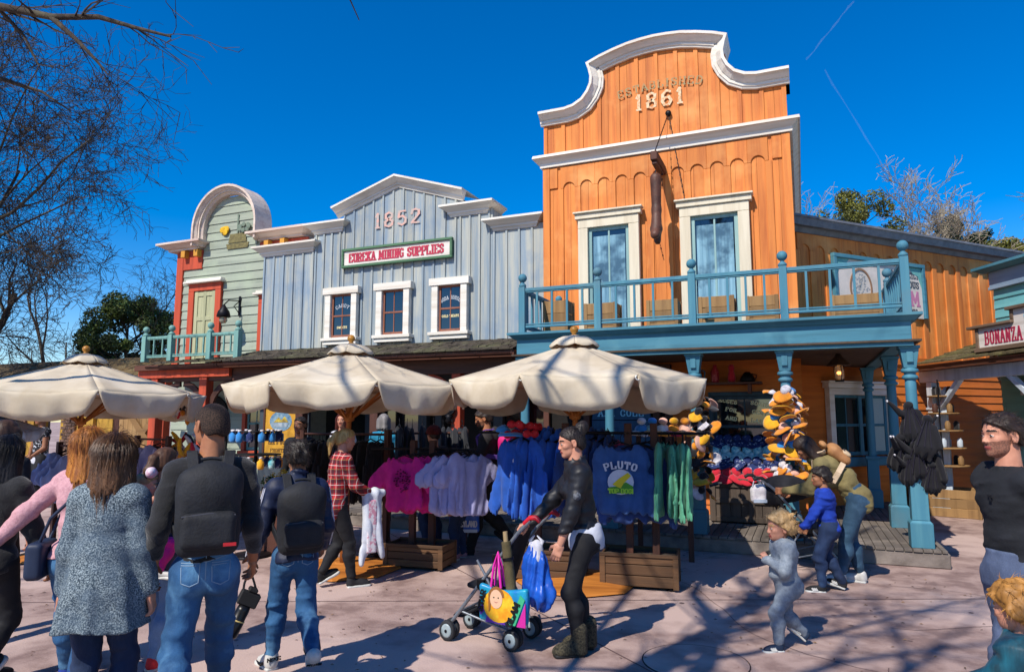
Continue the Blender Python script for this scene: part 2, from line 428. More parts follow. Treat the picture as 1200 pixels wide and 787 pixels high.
for i in range(150):
    x, y = rs.uniform(-7, 3), rs.uniform(2.8, 8.9); r = rs.uniform(.008, .028); gum.quad([(x+r*rs.uniform(.7, 1.2)*math.cos(k*.785), y+r*rs.uniform(.7, 1.2)*math.sin(k*.785), .0028+.0001*(i % 5)) for k in range(8)])
tag(gum.build('paving_stain', M('stain', '6c5654', '7c6662', rough=.9, isl=.25)), 'small trodden dark spots on the paving', 'stain', kind='structure')
# fallen bits: bud scales and dead leaves
lf = MB()
for i in range(900):
    x, y = rs.uniform(-8, 3), rs.uniform(3, 8.9); s = rs.uniform(.004, .013); a = rs.rand()*6.3
    u = np.array((math.cos(a), math.sin(a)))*s*1.6; v = np.array((-math.sin(a), math.cos(a)))*s*.6
    lf.quad([(x-u[0], y-u[1], .006), (x+v[0], y+v[1], .006+s*.6), (x+u[0], y+u[1], .006), (x-v[0], y-v[1], .006+s*.2)])
tag(lf.build('leaf_litter', M('litter', '5a4632', '8a6a48', rough=.9, isl=.4)), 'scattered dry bud scales on the paving', 'leaf litter', kind='stuff')

# ------------------------------------------------------------------ boardwalk with stone kerb
concrete = M('kerb_stone', '7b716a', '5f5650', rough=.9, sc=5, bump=.006, bsc=30, c3='8d8379', fine=.08)
bwm = M('boardwalk_planks', '6f665e', '57504a', rough=.85, sc=6, stretch=(1, .08, 1), bump=.004, isl=.16, c3='8a8076')
kb = MB(); kb.box(-14, 1.42, 9.02, 9.36, 0, .165); kb.box(-14, 1.42, 9.36, 14.2, 0, .165)
tag(kb.build('boardwalk_base', concrete, bevel=.012), 'low stone kerb under the boardwalk', 'kerb', kind='structure')
bw = MB(); x = -13.9
while x < 1.38:
    wd = .095+random.uniform(-.012, .012); x1 = min(x+wd, 1.40)
    bw.box(x, x1-.008, 9.0+random.uniform(0, .012), 14.0, .168, .2); x = x1
tag(bw.build('boardwalk', bwm, bevel=.003), 'grey timber boardwalk in front of the shops', 'boardwalk', kind='structure')

# ------------------------------------------------------------------ trees
def prisms(segs, n=4):
    """tapered n-gon sticks for (a, b, ra, rb) segments, all at once"""
    S = np.array(segs, float); a, b, ra, rb = S[:, 0:3], S[:, 3:6], S[:, 6], S[:, 7]
    d = b-a; d /= np.maximum(np.linalg.norm(d, axis=1), 1e-9)[:, None]
    ref = np.where(np.abs(d[:, 2:3]) > .9, np.array([[1., 0, 0]]), np.array([[0, 0, 1.]]))
    x = np.cross(ref, d); x /= np.linalg.norm(x, axis=1)[:, None]; y = np.cross(d, x)
    V = []
    for k in range(n):
        t = 2*PI*k/n; u = x*math.cos(t)+y*math.sin(t); V.append(a+u*ra[:, None])
    for k in range(n):
        t = 2*PI*k/n; u = x*math.cos(t)+y*math.sin(t); V.append(b+u*rb[:, None])
    V = np.stack(V, 1).reshape(-1, 3); base = np.arange(len(S))[:, None]*2*n
    F = np.concatenate([base+np.array([[k, (k+1) % n, n+(k+1) % n, n+k]]) for k in range(n)])
    return V, F
def grow(rs, base, height, trunk_r, levels=6, lean=(0, 0, 1), spread=.75, droop=0., kids=(3, 4), first=.25, twigr=.004, lshrink=.62, minlen=.12):
    thick = []; thin = []
    def branch(p, d, L, r, lev):
        n = max(3, int(5-lev*.4)); q = p.copy(); d = d/np.linalg.norm(d); nodes = [(q.copy(), d.copy(), r)]
        for i in range(n):
            wob = rs.normal(size=3)*(.10+.05*lev); d = d+wob+np.array((0, 0, .06 if lev < 3 else -droop)); d /= np.linalg.norm(d)
            r2 = r*(1-.62*(i+1)/n) if lev else r*(1-.55*(i+1)/n)
            e = q+d*L/n; (thick if lev <= 2 else thin).append((*q, *e, nodes[-1][2], max(r2, twigr))); q = e; nodes.append((q.copy(), d.copy(), max(r2, twigr)))
        if lev >= levels or L < minlen: return
        k = rs.randint(kids[0], kids[1]+1)+(2 if lev == 0 else 0)+(1 if lev >= 3 else 0)
        for j in range(k):
            t = first+(1-first)*(j+rs.rand()*.6)/k if lev == 0 else .25+.75*(j+rs.rand())/k
            t = min(t, 1)*n; i = min(int(t), n-1); a = nodes[i][0]+(nodes[i+1][0]-nodes[i][0])*(t-i); dd = nodes[i+1][1]
            v = rs.normal(size=3); v -= dd*(v @ dd); v /= np.linalg.norm(v)
            ang = spread*rs.uniform(.7, 1.25)
            nd = dd*math.cos(ang)+v*math.sin(ang)
            branch(a, nd, L*lshrink*rs.uniform(.75, 1.15)*(1.05 if lev == 0 else 1), max(nodes[i+1][2]*.72, twigr), lev+1)
        if lev == 0: branch(q, d, L*.5, nodes[-1][2], 2)
    branch(np.array(base, float), np.array(lean, float), height*.62, trunk_r, 0)
    return thick, thin
bark = M('bark_grey', '4a4036', '2e2822', rough=.95, sc=18, stretch=(1, 1, .3), bump=.01, c3='5e5a48')
twig = M('twig_brown', '3e352c', '2a241e', rough=.9, sc=3)
def bare_tree(loc, height, r, label, seed, extra=None, ns=4, lx=1., name='bare_tree', bm=None, tm=None, group=None, **kw):
    rs = np.random.RandomState(seed); root = thing(name, label, 'tree', loc, group=group)
    A, B = grow(rs, (0, 0, -.1), height, r, **kw)
    for pts, rad, *nn in (extra or []):
        pts = [np.array(p)-np.array(loc) for p in pts]
        for i in range(len(pts)-1):
            r0 = rad*(1-.8*i/(len(pts)-1)); r1 = rad*(1-.8*(i+1)/(len(pts)-1)); A.append((*pts[i], *pts[i+1], r0, r1))
            for j in range((nn[0] if nn else ns) if i > 0 else 0):
                q = pts[i]+(pts[i+1]-pts[i])*rs.rand(); d = (pts[i+1]-pts[i]); d = d/np.linalg.norm(d); v = rs.normal(size=3); v -= d*(v @ d); v /= np.linalg.norm(v)
                a2, b2 = [], []
                dd = d*.75+v*.65; L = rs.uniform(.3, .7)*lx; rr = r1*.5
                for s in range(5):
                    dd = dd+rs.normal(size=3)*.14; dd /= np.linalg.norm(dd); e = q+dd*L/5; B.append((*q, *e, max(rr*(1-s/6), .004), max(rr*(1-(s+1)/6), .003)))
                    if rs.rand() < .75:
                        v2 = rs.normal(size=3); t = dd+v2*.6; t /= np.linalg.norm(t); B.append((*e, *(e+t*rs.uniform(.08, .3)), .004, .002))
                    q = e
    V, F = prisms(A, 7); add_mesh('trunk', V, F, bm or bark, root, True)
    V, F = prisms(B, 3); add_mesh('crown', V, F, tm or twig, root, False)
    return root
tl = onD(-75, 440, 18.); tl[2] = 0
bare_tree(tl, 12.2, .23, 'large leafless tree with fine spreading twigs behind the mud walled house', 12, levels=6, spread=.72, first=.16, kids=(4, 4), lshrink=.635, twigr=.0065)
t2 = onD(60, 440, 30.); t2[2] = 0
bare_tree(t2, 8.5, .14, 'smaller leafless tree far off between the large bare tree and the evergreen', 5, levels=5, twigr=.006, spread=.6)
U3p, U2p = V3(-2.2, 6.8, 2.2), V3(-4.7, 6.4, 2.2)
t3 = onD(190, 440, 24.); t3[2] = 0
bare_tree(t3, 7.2, .08, 'thin leafless sapling just behind the evergreen and the green shop', 15, levels=5, twigr=.005, spread=.5)
def shade(px, py, z):
    return onZ(px, py)+SD/SD[2]*z
# the two trees this side of the square whose branches hang into the top of the view and shade the paving
limb = [(-9.2, 1.2, 4.4), onD(-90, -20, 6.6), onD(0, 8, 6.3), onD(60, 20, 6.2), onD(115, 20, 6.1), onD(160, 33, 6.0), onD(200, 43, 5.9)]
limb2 = [onD(60, 20, 6.2), onD(88, 45, 6.1), onD(112, 70, 6.0), onD(127, 88, 6.0)]
limb3 = [onD(-60, -10, 6.5), onD(0, 12, 6.4), onD(28, 42, 6.4), onD(46, 78, 6.4)]
limb4 = [onD(-90, 60, 7.2), onD(0, 92, 7.0), onD(50, 108, 7.0), onD(82, 130, 6.9)]
bare_tree((-9.2, 1.0, 0), 10.5, .2, 'leafless tree this side of the square with a branch hanging in from the top left', 21,
          extra=[(limb, .05), (limb2, .028), (limb3, .03), (limb4, .03)], levels=4, spread=.7, first=.5, lshrink=.62, twigr=.007, kids=(2, 3), ns=3)
bare_tree((-2.55, -1.7, 0), 12.0, .2, 'leafless tree behind the viewer that throws branch shadows over the paving', 34, levels=4, spread=.42, first=.62, lshrink=.55, twigr=.008, kids=(2, 3), ns=7, lx=1.7, lean=(.03, .0, 1),
          extra=[([(-2.5, -1.7, 4.6), shade(742, 785, 5.6), shade(820, 745, 6.2), shade(896, 706, 6.8), shade(985, 655, 7.8), shade(1030, 630, 8.6)], .11), ([shade(742, 785, 5.6), shade(880, 765, 5.9), shade(1000, 735, 6.4), shade(1090, 712, 6.8), shade(1200, 690, 7.0)], .045), ([shade(820, 745, 6.2), shade(930, 725, 6.4), shade(1060, 715, 6.6), shade(1160, 716, 6.8)], .035), ([(-2.5, -1.7, 5.0), U3p+SD*8.2, U3p+SD*8.0+V3(.6, .5, .4), U3p+SD*8.0+V3(1.1, 1.0, .5)], .05), ([(-2.5, -1.7, 5.6), U2p+SD*8.6+V3(.5, -1, 0), U2p+SD*8.6, U2p+SD*8.6+V3(-.6, .6, .2)], .045), ([shade(896, 706, 6.8), shade(870, 670, 7.8)], .04), ([shade(742, 785, 5.6), shade(560, 780, 6.0), shade(440, 750, 6.4)], .03), ([(-2.4, -1.7, 5.2), (-1.6, -.8, 6.0), onD(330, -160, 4.2), onD(385, -60, 4.3), onD(405, -12, 4.35), onD(421, 24, 4.4)], .016, 0)])

def leaf_cloud(rs, centers, radii, n, size, flat=.55):
    """n little leaf quads spread near the shells of many clumps"""
    c = np.array(centers); r = np.array(radii); k = rs.choice(len(c), n, p=(r**2)/(r**2).sum())
    d = rs.normal(size=(n, 3)); d /= np.linalg.norm(d, axis=1)[:, None]
    p = c[k]+d*(r[k]*rs.uniform(.45, 1.08, n)**.6)[:, None]
    nrm = d*.7+rs.normal(size=(n, 3))*.6; nrm /= np.linalg.norm(nrm, axis=1)[:, None]
    u = np.cross(nrm, rs.normal(size=(n, 3))); u /= np.linalg.norm(u, axis=1)[:, None]; v = np.cross(nrm, u)
    s = size*rs.uniform(.6, 1.35, n)[:, None]
    V = np.stack([p-u*s, p+v*s*flat, p+u*s, p-v*s*flat], 1).reshape(-1, 3); F = np.arange(n*4).reshape(-1, 4)
    return V, F
def leafy_tree(loc, label, hgt, rad, mat, seed, nleaf=9000, size=.07, name='evergreen_tree', shape='round', z0=.6, group=None):
    rs = np.random.RandomState(seed); root = thing(name, label, 'tree', loc, group=group)
    cs, rr, segs = [], [], [(0, 0, -.1, 0, 0, hgt*.5, rad*.07, rad*.05), (0, 0, hgt*.5, 0, 0, hgt*.93, rad*.05, .01)]
    for i in range(80):
        t = rs.rand(); z = z0+(hgt-z0)*t
        if shape == 'round': rm = rad*math.sqrt(max(0, 1-(2*t-1)**2))**.8
        else: rm = rad*(1-t)**.8*(.75+.35*math.sin(t*22))
        a = rs.rand()*6.3; q = rm*math.sqrt(rs.rand()); cr = rad*rs.uniform(.10, .27)*(1 if shape == 'round' else .7)
        cs.append((q*math.cos(a), q*math.sin(a), z)); rr.append(cr); segs.append((0, 0, max(.3, z-.6*q-.2), q*math.cos(a), q*math.sin(a), z, .035, .01))
    V, F = prisms(segs, 5); add_mesh('trunk', V, F, bark, root, True)
    V, F = leaf_cloud(rs, cs, rr, nleaf, size); add_mesh('crown', V, F, mat, root)
    return root
leafD = M('leaf_dark', '5c6e2a', '2c3a16', rough=.65, sc=1.2, isl=.5, spec=.5)
leafY = M('leaf_olive', '6b6a22', '3c4316', rough=.6, sc=1.5, isl=.45)
leafP = M('leaf_pine', '1f3a1c', '0f2110', rough=.6, sc=1.5, isl=.5)
e = onD(146, 440, 22.5); e[2] = 0
leafy_tree(e, 'dense dark evergreen bush tree left of the green shop', 5.5, 1.75, leafD, 3, 42000, .05)
for (px, top, D, rad, label, m, nm, sh, sd) in (
        (1003, 222, 30, 2.3, 'rounded olive green tree just above the long cornice, below a birch', leafY, 'evergreen_tree', 'round', 8),
        (1128, 250, 34, 2.4, 'dark green pine showing above the far end of the orange wing', leafP, 'pine_tree', 'cone', 9),
        (1152, 268, 33, 1.9, 'lower bluish pine right of the taller pine', leafP, 'pine_tree', 'round', 12),
        (1192, 280, 31, 1.9, 'ochre green shrubby tree above the teal shop roof', leafY, 'evergreen_tree', 'round', 13)):
    p = onD(px, 440, D); h = onD(px, top, D)[2]; p[2] = 0
    leafy_tree(p, label, h, rad, m, sd, 30000, .058, nm, sh, z0=h*.45)
birch = M('birch_bark', 'b8a898', '6b5a4c', rough=.8, sc=4, stretch=(1, 1, 3)); birtw = M('birch_twig', 'a09682', '7c705e', rough=.9)
for (px, top, D, sd, label) in ((985, 225, 33, 41, 'pale barked birch with bare twigs rising behind the orange wing, leftmost birch'), (1030, 240, 34, 42, 'pale bare birch beside the leftmost birch above the wing roof'),
                                (1078, 290, 36, 43, 'small bare birch top just clear of the cornice right of the balcony post'), (1190, 295, 33, 44, 'reddish bare birch above the teal shop at the right edge')):
    p = onD(px, 440, D); h = onD(px, top, D)[2]; p[2] = 0
    bare_tree(p, h*.95, .1, label, sd, name='birch_tree', bm=birch, tm=birtw, levels=5, spread=.5, first=.3, lshrink=.6, twigr=.011, kids=(4, 5))
# ------------------------------------------------------------------ paints
orangeV = wood('orange_board_paint', 'cf7b36', 'ac5c26', True, .12, c3='dc9654'); orangeH = wood('orange_clapboard_paint', 'c46c24', '9e5218', False, .1, c3='ce7030')
greyV = wood('blue_grey_board_paint', '7f8e99', 'a0a29a', True, .12, sc=9, c3='6c8298', ramp=(.42, .6)); greenH = wood('sage_clapboard_paint', '969e8e', '7c8678', False, .1, sc=7, c3='9fac94')
cream = wood('cream_trim_paint', 'cfc5ae', 'b8ab92', True, .05, sc=8); white = wood('white_trim_paint', 'd8d3c8', 'c0b6a6', False, .05, sc=8)
tealP = wood('teal_paint', '3c7488', '4e8492', True, .06, sc=9, c3='56707a'); tealH = wood('teal_beam_paint', '3c7488', '2d5c6c', False, .07, sc=9, c3='5a8c98')
tealC = wood('teal_clapboard_paint', '66a6ac', '4f8e96', False, .1, sc=7, c3='80bcbc'); redP = wood('rust_red_paint', 'b5482c', '8e3822', True, .06, sc=9)
seaP = wood('sea_green_paint', '6f9a92', '557c76', True, .07, sc=9); brownW = wood('brown_timber', '4e2c20', '331c14', True, .12); brownH = wood('brown_timber_across', '5a3526', '38201a', False, .12)
tanW = wood('tan_timber', '8a6a42', '63482a', True, .15, c3='a08050'); crateW = wood('crate_timber', '5c4028', '3a2818', False, .18, sc=12, c3='6e5236')
darkin = M('painted_interior_shade', '0e0b0a', '1a1412', rough=.9, sc=3); sashP = wood('sash_brown_paint', '8a5642', '6e4230', True, .05)  # darkin paints the shade inside shop openings as a near-black colour
glass = M('window_glass', '0c1218', rough=.04, spec=.9, coat=.6); iron = M('black_iron', '17161a', rough=.5, metal=.6, sc=20, bump=.002); copper = M('gutter_copper', '4a2c24', '2e1c18', rough=.45, metal=.5, sc=4)
shingle = M('roof_shingle', '4c443a', '332d26', rough=.95, sc=7, stretch=(1, 1, 1), bump=.012, bsc=35, isl=.3, c3='5a5a3e'); gold = M('gilt_paint', 'c8b070', rough=.5)
greyst = M('lead_trim', '77787e', '5c5e66', rough=.6, sc=6)
YO, YG, YN = 11.0, 11.2, 11.6

def boards(mb, x0, x1, z0, topf, y, wd, th=.02, gap=.004, samples=4, jit=.0):
    n = max(1, round((x1-x0)/wd)); wd = (x1-x0)/n
    for i in range(n):
        a, b = x0+i*wd+gap/2, x0+(i+1)*wd-gap/2
        ps = [(a, z0), (b, z0)]+[(b-(b-a)*k/samples, topf(b-(b-a)*k/samples)) for k in range(samples+1)]
        if min(p[1] for p in ps[2:]) <= z0+.01: continue
        d = y-th-random.uniform(0, jit); mb.prism(ps, d, y)
def battens(mb, x0, x1, z0, topf, y, wd, bw=.045, th=.03, skip=()):
    n = max(1, round((x1-x0)/wd)); wd = (x1-x0)/n
    for i in range(n+1):
        c = x0+i*wd; zt = min(topf(c-bw/2), topf(c+bw/2))
        if zt > z0+.02: mb.box(c-bw/2, c+bw/2, y-th-random.uniform(0, .006), y, z0, zt)
def clap(mb, x0, x1, z0, z1, y, h=.15, th=.025, topf=None, lf=None, rf=None):
    """lapped horizontal boards; lf / rf give left and right ends by height"""
    n = max(1, round((z1-z0)/h)); h = (z1-z0)/n
    for i in range(n):
        a, b = z0+i*h, z0+(i+1)*h
        xl = lf(a+h/2) if lf else x0; xr = rf(a+h/2) if rf else x1
        if xr-xl < .05: continue
        xl2 = lf(b) if lf else x0; xr2 = rf(b) if rf else x1
        xla = lf(a) if lf else x0; xra = rf(a) if rf else x1
        mb.add([(xla, y-th, a), (xra, y-th, a), (xr2, y-.006, b), (xl2, y-.006, b), (xla, y, a), (xra, y, a), (xr2, y, b), (xl2, y, b)],
               [(0, 1, 2, 3), (0, 4, 5, 1), (1, 5, 6, 2), (2, 6, 7, 3), (3, 7, 4, 0), (4, 7, 6, 5)])
def offset_poly(pl, d):
    """shift an open polyline sideways (right-hand side of travel is positive)"""
    P = [np.array(p, float) for p in pl]; out = []
    for i, p in enumerate(P):
        a = P[i]-P[i-1] if i else P[1]-P[0]; b = P[i+1]-P[i] if i < len(P)-1 else P[i]-P[i-1]
        a /= np.linalg.norm(a); b /= np.linalg.norm(b); na = np.array((a[1], -a[0])); nb = np.array((b[1], -b[0])); n = na+nb; n /= np.linalg.norm(n)
        out.append(p+n*d/max(n @ na, .5))
    return out
def moulding(mb, pl, layers, y):
    """layers: (d0, d1, proj0, proj1) bands below the polyline; each sticks out of the plane y"""
    for d0, d1, p0, p1 in layers:
        A, B = offset_poly(pl, d0), offset_poly(pl, d1)
        for i in range(len(pl)-1):
            a, b, c, d = A[i], A[i+1], B[i+1], B[i]
            V = [(a[0], y-p0, a[1]), (b[0], y-p0, b[1]), (c[0], y-p1, c[1]), (d[0], y-p1, d[1]), (a[0], y, a[1]), (b[0], y, b[1]), (c[0], y, c[1]), (d[0], y, d[1])]
            mb.add(V, [(0, 1, 2, 3), (0, 4, 5, 1), (1, 5, 6, 2), (2, 6, 7, 3), (3, 7, 4, 0), (7, 6, 5, 4)])
CORN = [(-.02, .035, .20, .20), (.035, .10, .17, .10), (.10, .15, .085, .085), (.15, .22, .06, .03)]
def lvl(x0, x1, z): return [(x0, z), (x1, z)]
def block_cornice(mb, x0, x1, z, y, back=.0, layers=CORN, depth=.5):
    """level cornice with returns at both ends, top capped"""
    for d0, d1, p0, p1 in layers:
        p = max(p0, p1); za, zb = z-d0, z-d1
        V = [(x0-p1, y-p1, zb), (x1+p1, y-p1, zb), (x1+p0, y-p0, za), (x0-p0, y-p0, za), (x0-p1, y+depth, zb), (x1+p1, y+depth, zb), (x1+p0, y+depth, za), (x0-p0, y+depth, za)]
        mb.add(V, [(0, 1, 2, 3), (4, 7, 6, 5), (0, 4, 5, 1), (3, 2, 6, 7), (0, 3, 7, 4), (1, 5, 6, 2)])

def sash_window(parent, x0, x1, z0, z1, y, casing, frame, cw=.13, cap=True, cols=2, rows=2, mid=True, sill=True, capmat=None, depth=.1, fw=.05, proud=.085, muntin=.022, loc=False):
    """cased sash window: the casing is the part, its pane, sash bars, hood and sill are sub-parts; the outer edge is x0..x1, z0..z1"""
    m = MB(); m.box(x0, x0+cw, y-proud, y+.02, z0, z1-cw*.9-.002); m.box(x1-cw, x1, y-proud, y+.02, z0, z1-cw*.9-.002); m.box(x0, x1, y-proud, y+.02, z1-cw*.9, z1)
    o = m.build('window', casing, parent, loc, .006)
    a, b, c, d = x0+cw, x1-cw, z0+(.02 if not sill else .07), z1-cw*.9
    s = MB(); s.box(a, a+fw, y-.024, y+.03, c, d); s.box(b-fw, b, y-.024, y+.03, c, d); s.box(a+fw, b-fw, y-.024, y+.03, d-fw, d); s.box(a+fw, b-fw, y-.024, y+.03, c, c+fw*1.3)
    if mid: s.box(a+fw, b-fw, y-.02, y+.03, (c+d)/2-fw*.45, (c+d)/2+fw*.45)
    for i in range(1, cols): xx = a+(b-a)*i/cols; s.box(xx-muntin/2, xx+muntin/2, y-.014, y+.02, c+fw, d-fw)
    if not mid or rows > 2:
        for j in range(1, rows): zz = c+(d-c)*j/rows; s.box(a+fw, b-fw, y-.011, y+.018, zz-muntin/2, zz+muntin/2)
    s.build('sash', frame, o, loc, .004)
    p = MB(); p.box(a+.01, b-.01, y-.004, y+.008, c+.01, d-.01); p.build('pane', glass, o, loc)
    if sill: q = MB(); q.box(x0-.05, x1+.05, y-proud-.05, y+.05, z0, z0+.062); q.box(x0-.02, x1+.02, y-proud-.015, y+.05, z0-.075, z0-.003); q.build('sill', casing, o, loc, .006)
    if cap:
        q = MB(); q.box(x0-.045, x1+.045, y-proud-.03, y+.02, z1+.003, z1+.09); q.box(x0-.07, x1+.07, y-proud-.07, y+.02, z1+.093, z1+.125); q.build('hood', capmat or casing, o, loc, .006)
    return o

# ================================================================== the orange building
ob = thing('orange_building', 'tall orange board building with curved white parapet and blue balcony', 'building', (-2, YO, 0))
FX0, FX1 = -4.05, 0.0
# core behind the boards
core = MB(); core.box(FX0+.02, FX1-.01, YO+.002, YO+8, .2, 6.0); core.box(FX0+.05, FX1-.05, YO+.003, YO+.5, 6.0, 6.35)
core.build('wall', orangeV, ob, False)
def par_top(x):
    t = abs(x+2.02); P = [(0, 7.93), (.3, 7.92), (.65, 7.86), (.95, 7.76), (1.13, 7.66), (1.131, 7.25), (1.25, 7.08), (1.4, 6.98), (1.56, 6.93), (2.03, 6.93)]
    return float(np.interp(t, [p[0] for p in P], [p[1] for p in P]))-.06
m = MB(); boards(m, FX0+.03, FX1-.03, 6.2, par_top, YO, .165, .02, samples=3)
m.build('parapet_boards', orangeV, ob, False)
m = MB(); battens(m, FX0+.05, FX1-.05, 6.2, lambda x: par_top(x)-.03, YO-.02, .33, .07, .022); m.build('parapet_battens', orangeV, ob, False, .004)
half = [(0, 8.0), (.22, 7.99), (.45, 7.965), (.7, 7.91), (.95, 7.84), (1.17, 7.755), (1.13, 7.64), (1.1, 7.5), (1.11, 7.38), (1.17, 7.25), (1.27, 7.13), (1.42, 7.05), (1.58, 7.02), (2.06, 7.02)]
tp = [(-2.02-a, b) for a, b in half[::-1]][:-1]+[(-2.02+a, b) for a, b in half]
m = MB(); moulding(m, tp, [(-.005, .04, .2, .2), (.04, .12, .17, .09), (.12, .17, .075, .075), (.17, .205, .06, .05)], YO-.03); moulding(m, tp, [(-.005, .2, -.0, .0)], YO+.35)
A = offset_poly(tp, -.004)
for i in range(len(tp)-1): m.quad([(A[i][0], YO-.02, A[i][1]), (A[i+1][0], YO-.02, A[i+1][1]), (A[i+1][0], YO+.36, A[i+1][1]), (A[i][0], YO+.36, A[i][1])])
m.build('parapet_trim', white, ob, False)
m = MB(); m.prism([(x, par_top(x)-.0) for x in np.linspace(FX1-.04, FX0+.04, 60)]+[(FX0+.04, 6.3), (FX1-.04, 6.3)], YO+.003, YO+.34); m.build('parapet_back', orangeV, ob, False)
m = MB(); block_cornice(m, FX0+.01, FX1-.01, 6.21, YO-.02, layers=[(-.03, .02, .16, .17), (.02, .10, .14, .06), (.10, .17, .06, .055)], depth=7.5); m.build('cornice', white, ob, False)
# facade with round headed recessed panels
m = MB(); boards(m, FX0+.015, FX1-.015, 2.8, lambda x: 6.03, YO, .16, .018, samples=1); m.build('facade_boards', orangeV, ob, False)
m = MB(); n = 11; x0, x1 = FX0+.32, FX1-.32; pw = (x1-x0)/n; bw_ = .105; zs, zt = 5.63, 6.02
for i in range(n+1):
    c = x0+i*pw; zt_ = zs+.0
    m.box(c-bw_/2, c+bw_/2, YO-.042-random.uniform(0, .004), YO-.018, 2.86, zs)
for i in range(n):
    a, b = x0+i*pw+bw_/2, x0+(i+1)*pw-bw_/2; r = (b-a)/2; cx = (a+b)/2
    arc = [(cx-r*math.cos(PI*k/12), zs+r*math.sin(PI*k/12)) for k in range(13)]
    m.prism([(a-bw_/2, zt), (a-bw_/2, zs)]+arc+[(b+bw_/2, zs), (b+bw_/2, zt)], YO-.045, YO-.018)
m.box(FX0-.005, FX0+.12, YO-.05, YO+.1, 2.86, 6.03); m.box(FX1-.12, FX1+.005, YO-.05, YO+.1, 2.86, 6.03)
m.box(FX0+.122, x0-bw_/2-.002, YO-.045, YO-.018, zs+.02, zt); m.box(x1+bw_/2+.002, FX1-.122, YO-.045, YO-.018, zs+.02, zt)
m.build('facade_battens', orangeV, ob, False, .005)
seaW = wood('pale_sash_paint', '86a6a4', '6d8e90', True, .05)
for a, b in ((-3.39, -2.35), (-1.69, -.63)):
    wv = sash_window(ob, a, b, 2.87, 5.0, YO-.065, cream, seaW, cw=.17, cols=2, sill=False, depth=.09, fw=.06, muntin=.03)
    cur = MB(); cur.grid(lambda u, v: (a+.25+(b-a-.5)*u, YO-.0725+.0012*math.sin(u*26)+.0006*math.sin(u*61), 2.95+1.75*v), 40, 2); cur.build('lace_curtain', M('lace_fold_tones', '84acbc', '4a7288', rough=.9, sc=13, stretch=(1, 1, .05), ramp=(.38, .66), c3='3c5c70', sc3=1.6, ramp3=(.5, .62), coat=.6), wv, False, fixn=False)  # fold shading and window reflections are painted into the curtain's colour
m = MB(); text_mb('1861', .29, .6, .17, .2, (-1.97, YO-.049, 6.80), depth=.0012, mb=m); m.build('date', M('cream_letter', 'd8c4a0', 'c88450', rough=.8, sc=20, ramp=(.44, .64)), ob, False)
m = MB(); text_mb('ESTABLISHED', .145, .62, .16, .24, (-1.97, YO-.049, 7.14), depth=.0012, mb=m, arc=.42); m.build('lettering', M('grey_letter', '8f8a66', 'c07a42', rough=.8, sc=20, ramp=(.45, .65)), ob, False)
# lower wall under the balcony
m = MB(); clap(m, FX0, FX1, .2, 2.75, YO, .15)
m.build('lower_clapboards', orangeH, ob, False)
# balcony floor, beam, ceiling
BX0, BX1, BY = -3.83, 1.25, 9.0
fl = [(BX0, BY), (BX1, BY), (BX1, 13.72), (.0, 12.35), (0, YO), (BX0, YO)]
m = MB(); m.prism(fl, 2.80, 2.855, 'z'); m.build('balcony_floor', tealH, ob, False)
m = MB(); m.prism([(x+(.04 if x > 0 else 0), y) for x, y in fl], 2.535, 2.56, 'z'); m.build('porch_ceiling', wood('ceiling_boards', '4a3a2c', '33281e', True, .1), ob, False)
m = MB(); m.box(BX0+.06, BX1-.05, BY+.05, BY+.25, 2.50, 2.79); m.box(BX1-.25, BX1-.05, BY+.252, 13.6, 2.50, 2.79); m.box(BX0+.06, BX0+.26, BY+.252, YO-.06, 2.50, 2.79)
m.build('balcony_beam', tealH, ob, False, .008)
m = MB()
block_cornice(m, BX0+.06, BX1-.05, 2.865, BY+.05, layers=[(-.003, .03, .11, .11), (.03, .085, .095, .03)], depth=2.2)
m.box(BX0+.05, BX1-.04, BY+.035, BY+.2, 2.49, 2.525); m.build('beam_moulding', tealH, ob, False)
# columns
def column(parent, x, y, z0=.2, z1=2.5, name='column'):
    m = MB(); R4 = None
    def sq(h0, h1, a, b): m.lathe([(a, h0), (b, h1)], (x, y, 0), 4, sm=False)
    sq(z0, z0+.27, .115, .115); sq(z0+.27, z0+.30, .115, .09); sq(z0+.302, z0+.78, .088, .085); sq(z0+.78, z0+.83, .105, .105)
    m.lathe([(.07, z0+.83), (.062, z0+.87), (.064, z0+1.2), (.06, z1-.52), (.058, z1-.38)], (x, y, 0), 14)
    m.lathe([(.062, z1-.40), (.085, z1-.385), (.085, z1-.36), (.062, z1-.34), (.062, z1-.32), (.092, z1-.31), (.092, z1-.28), (.066, z1-.26)], (x, y, 0), 14)
    sq(z1-.265, z1-.04, .065, .098); sq(z1-.04, z1-.005, .11, .11)
    for s in (-1, 1):
        m.box(x-.035, x+.035, y+s*.098-.004, y+s*.098+.004, z1-.2, z1-.07)
    return m.build(name, tealP, parent, False, .004)
for x, y in ((1.17, 9.2), (-.19, 9.2), (-1.3, 9.2), (-2.45, 9.2), (-3.7, 9.2), (1.13, 10.74), (1.02, 12.95)): column(ob, x, y)
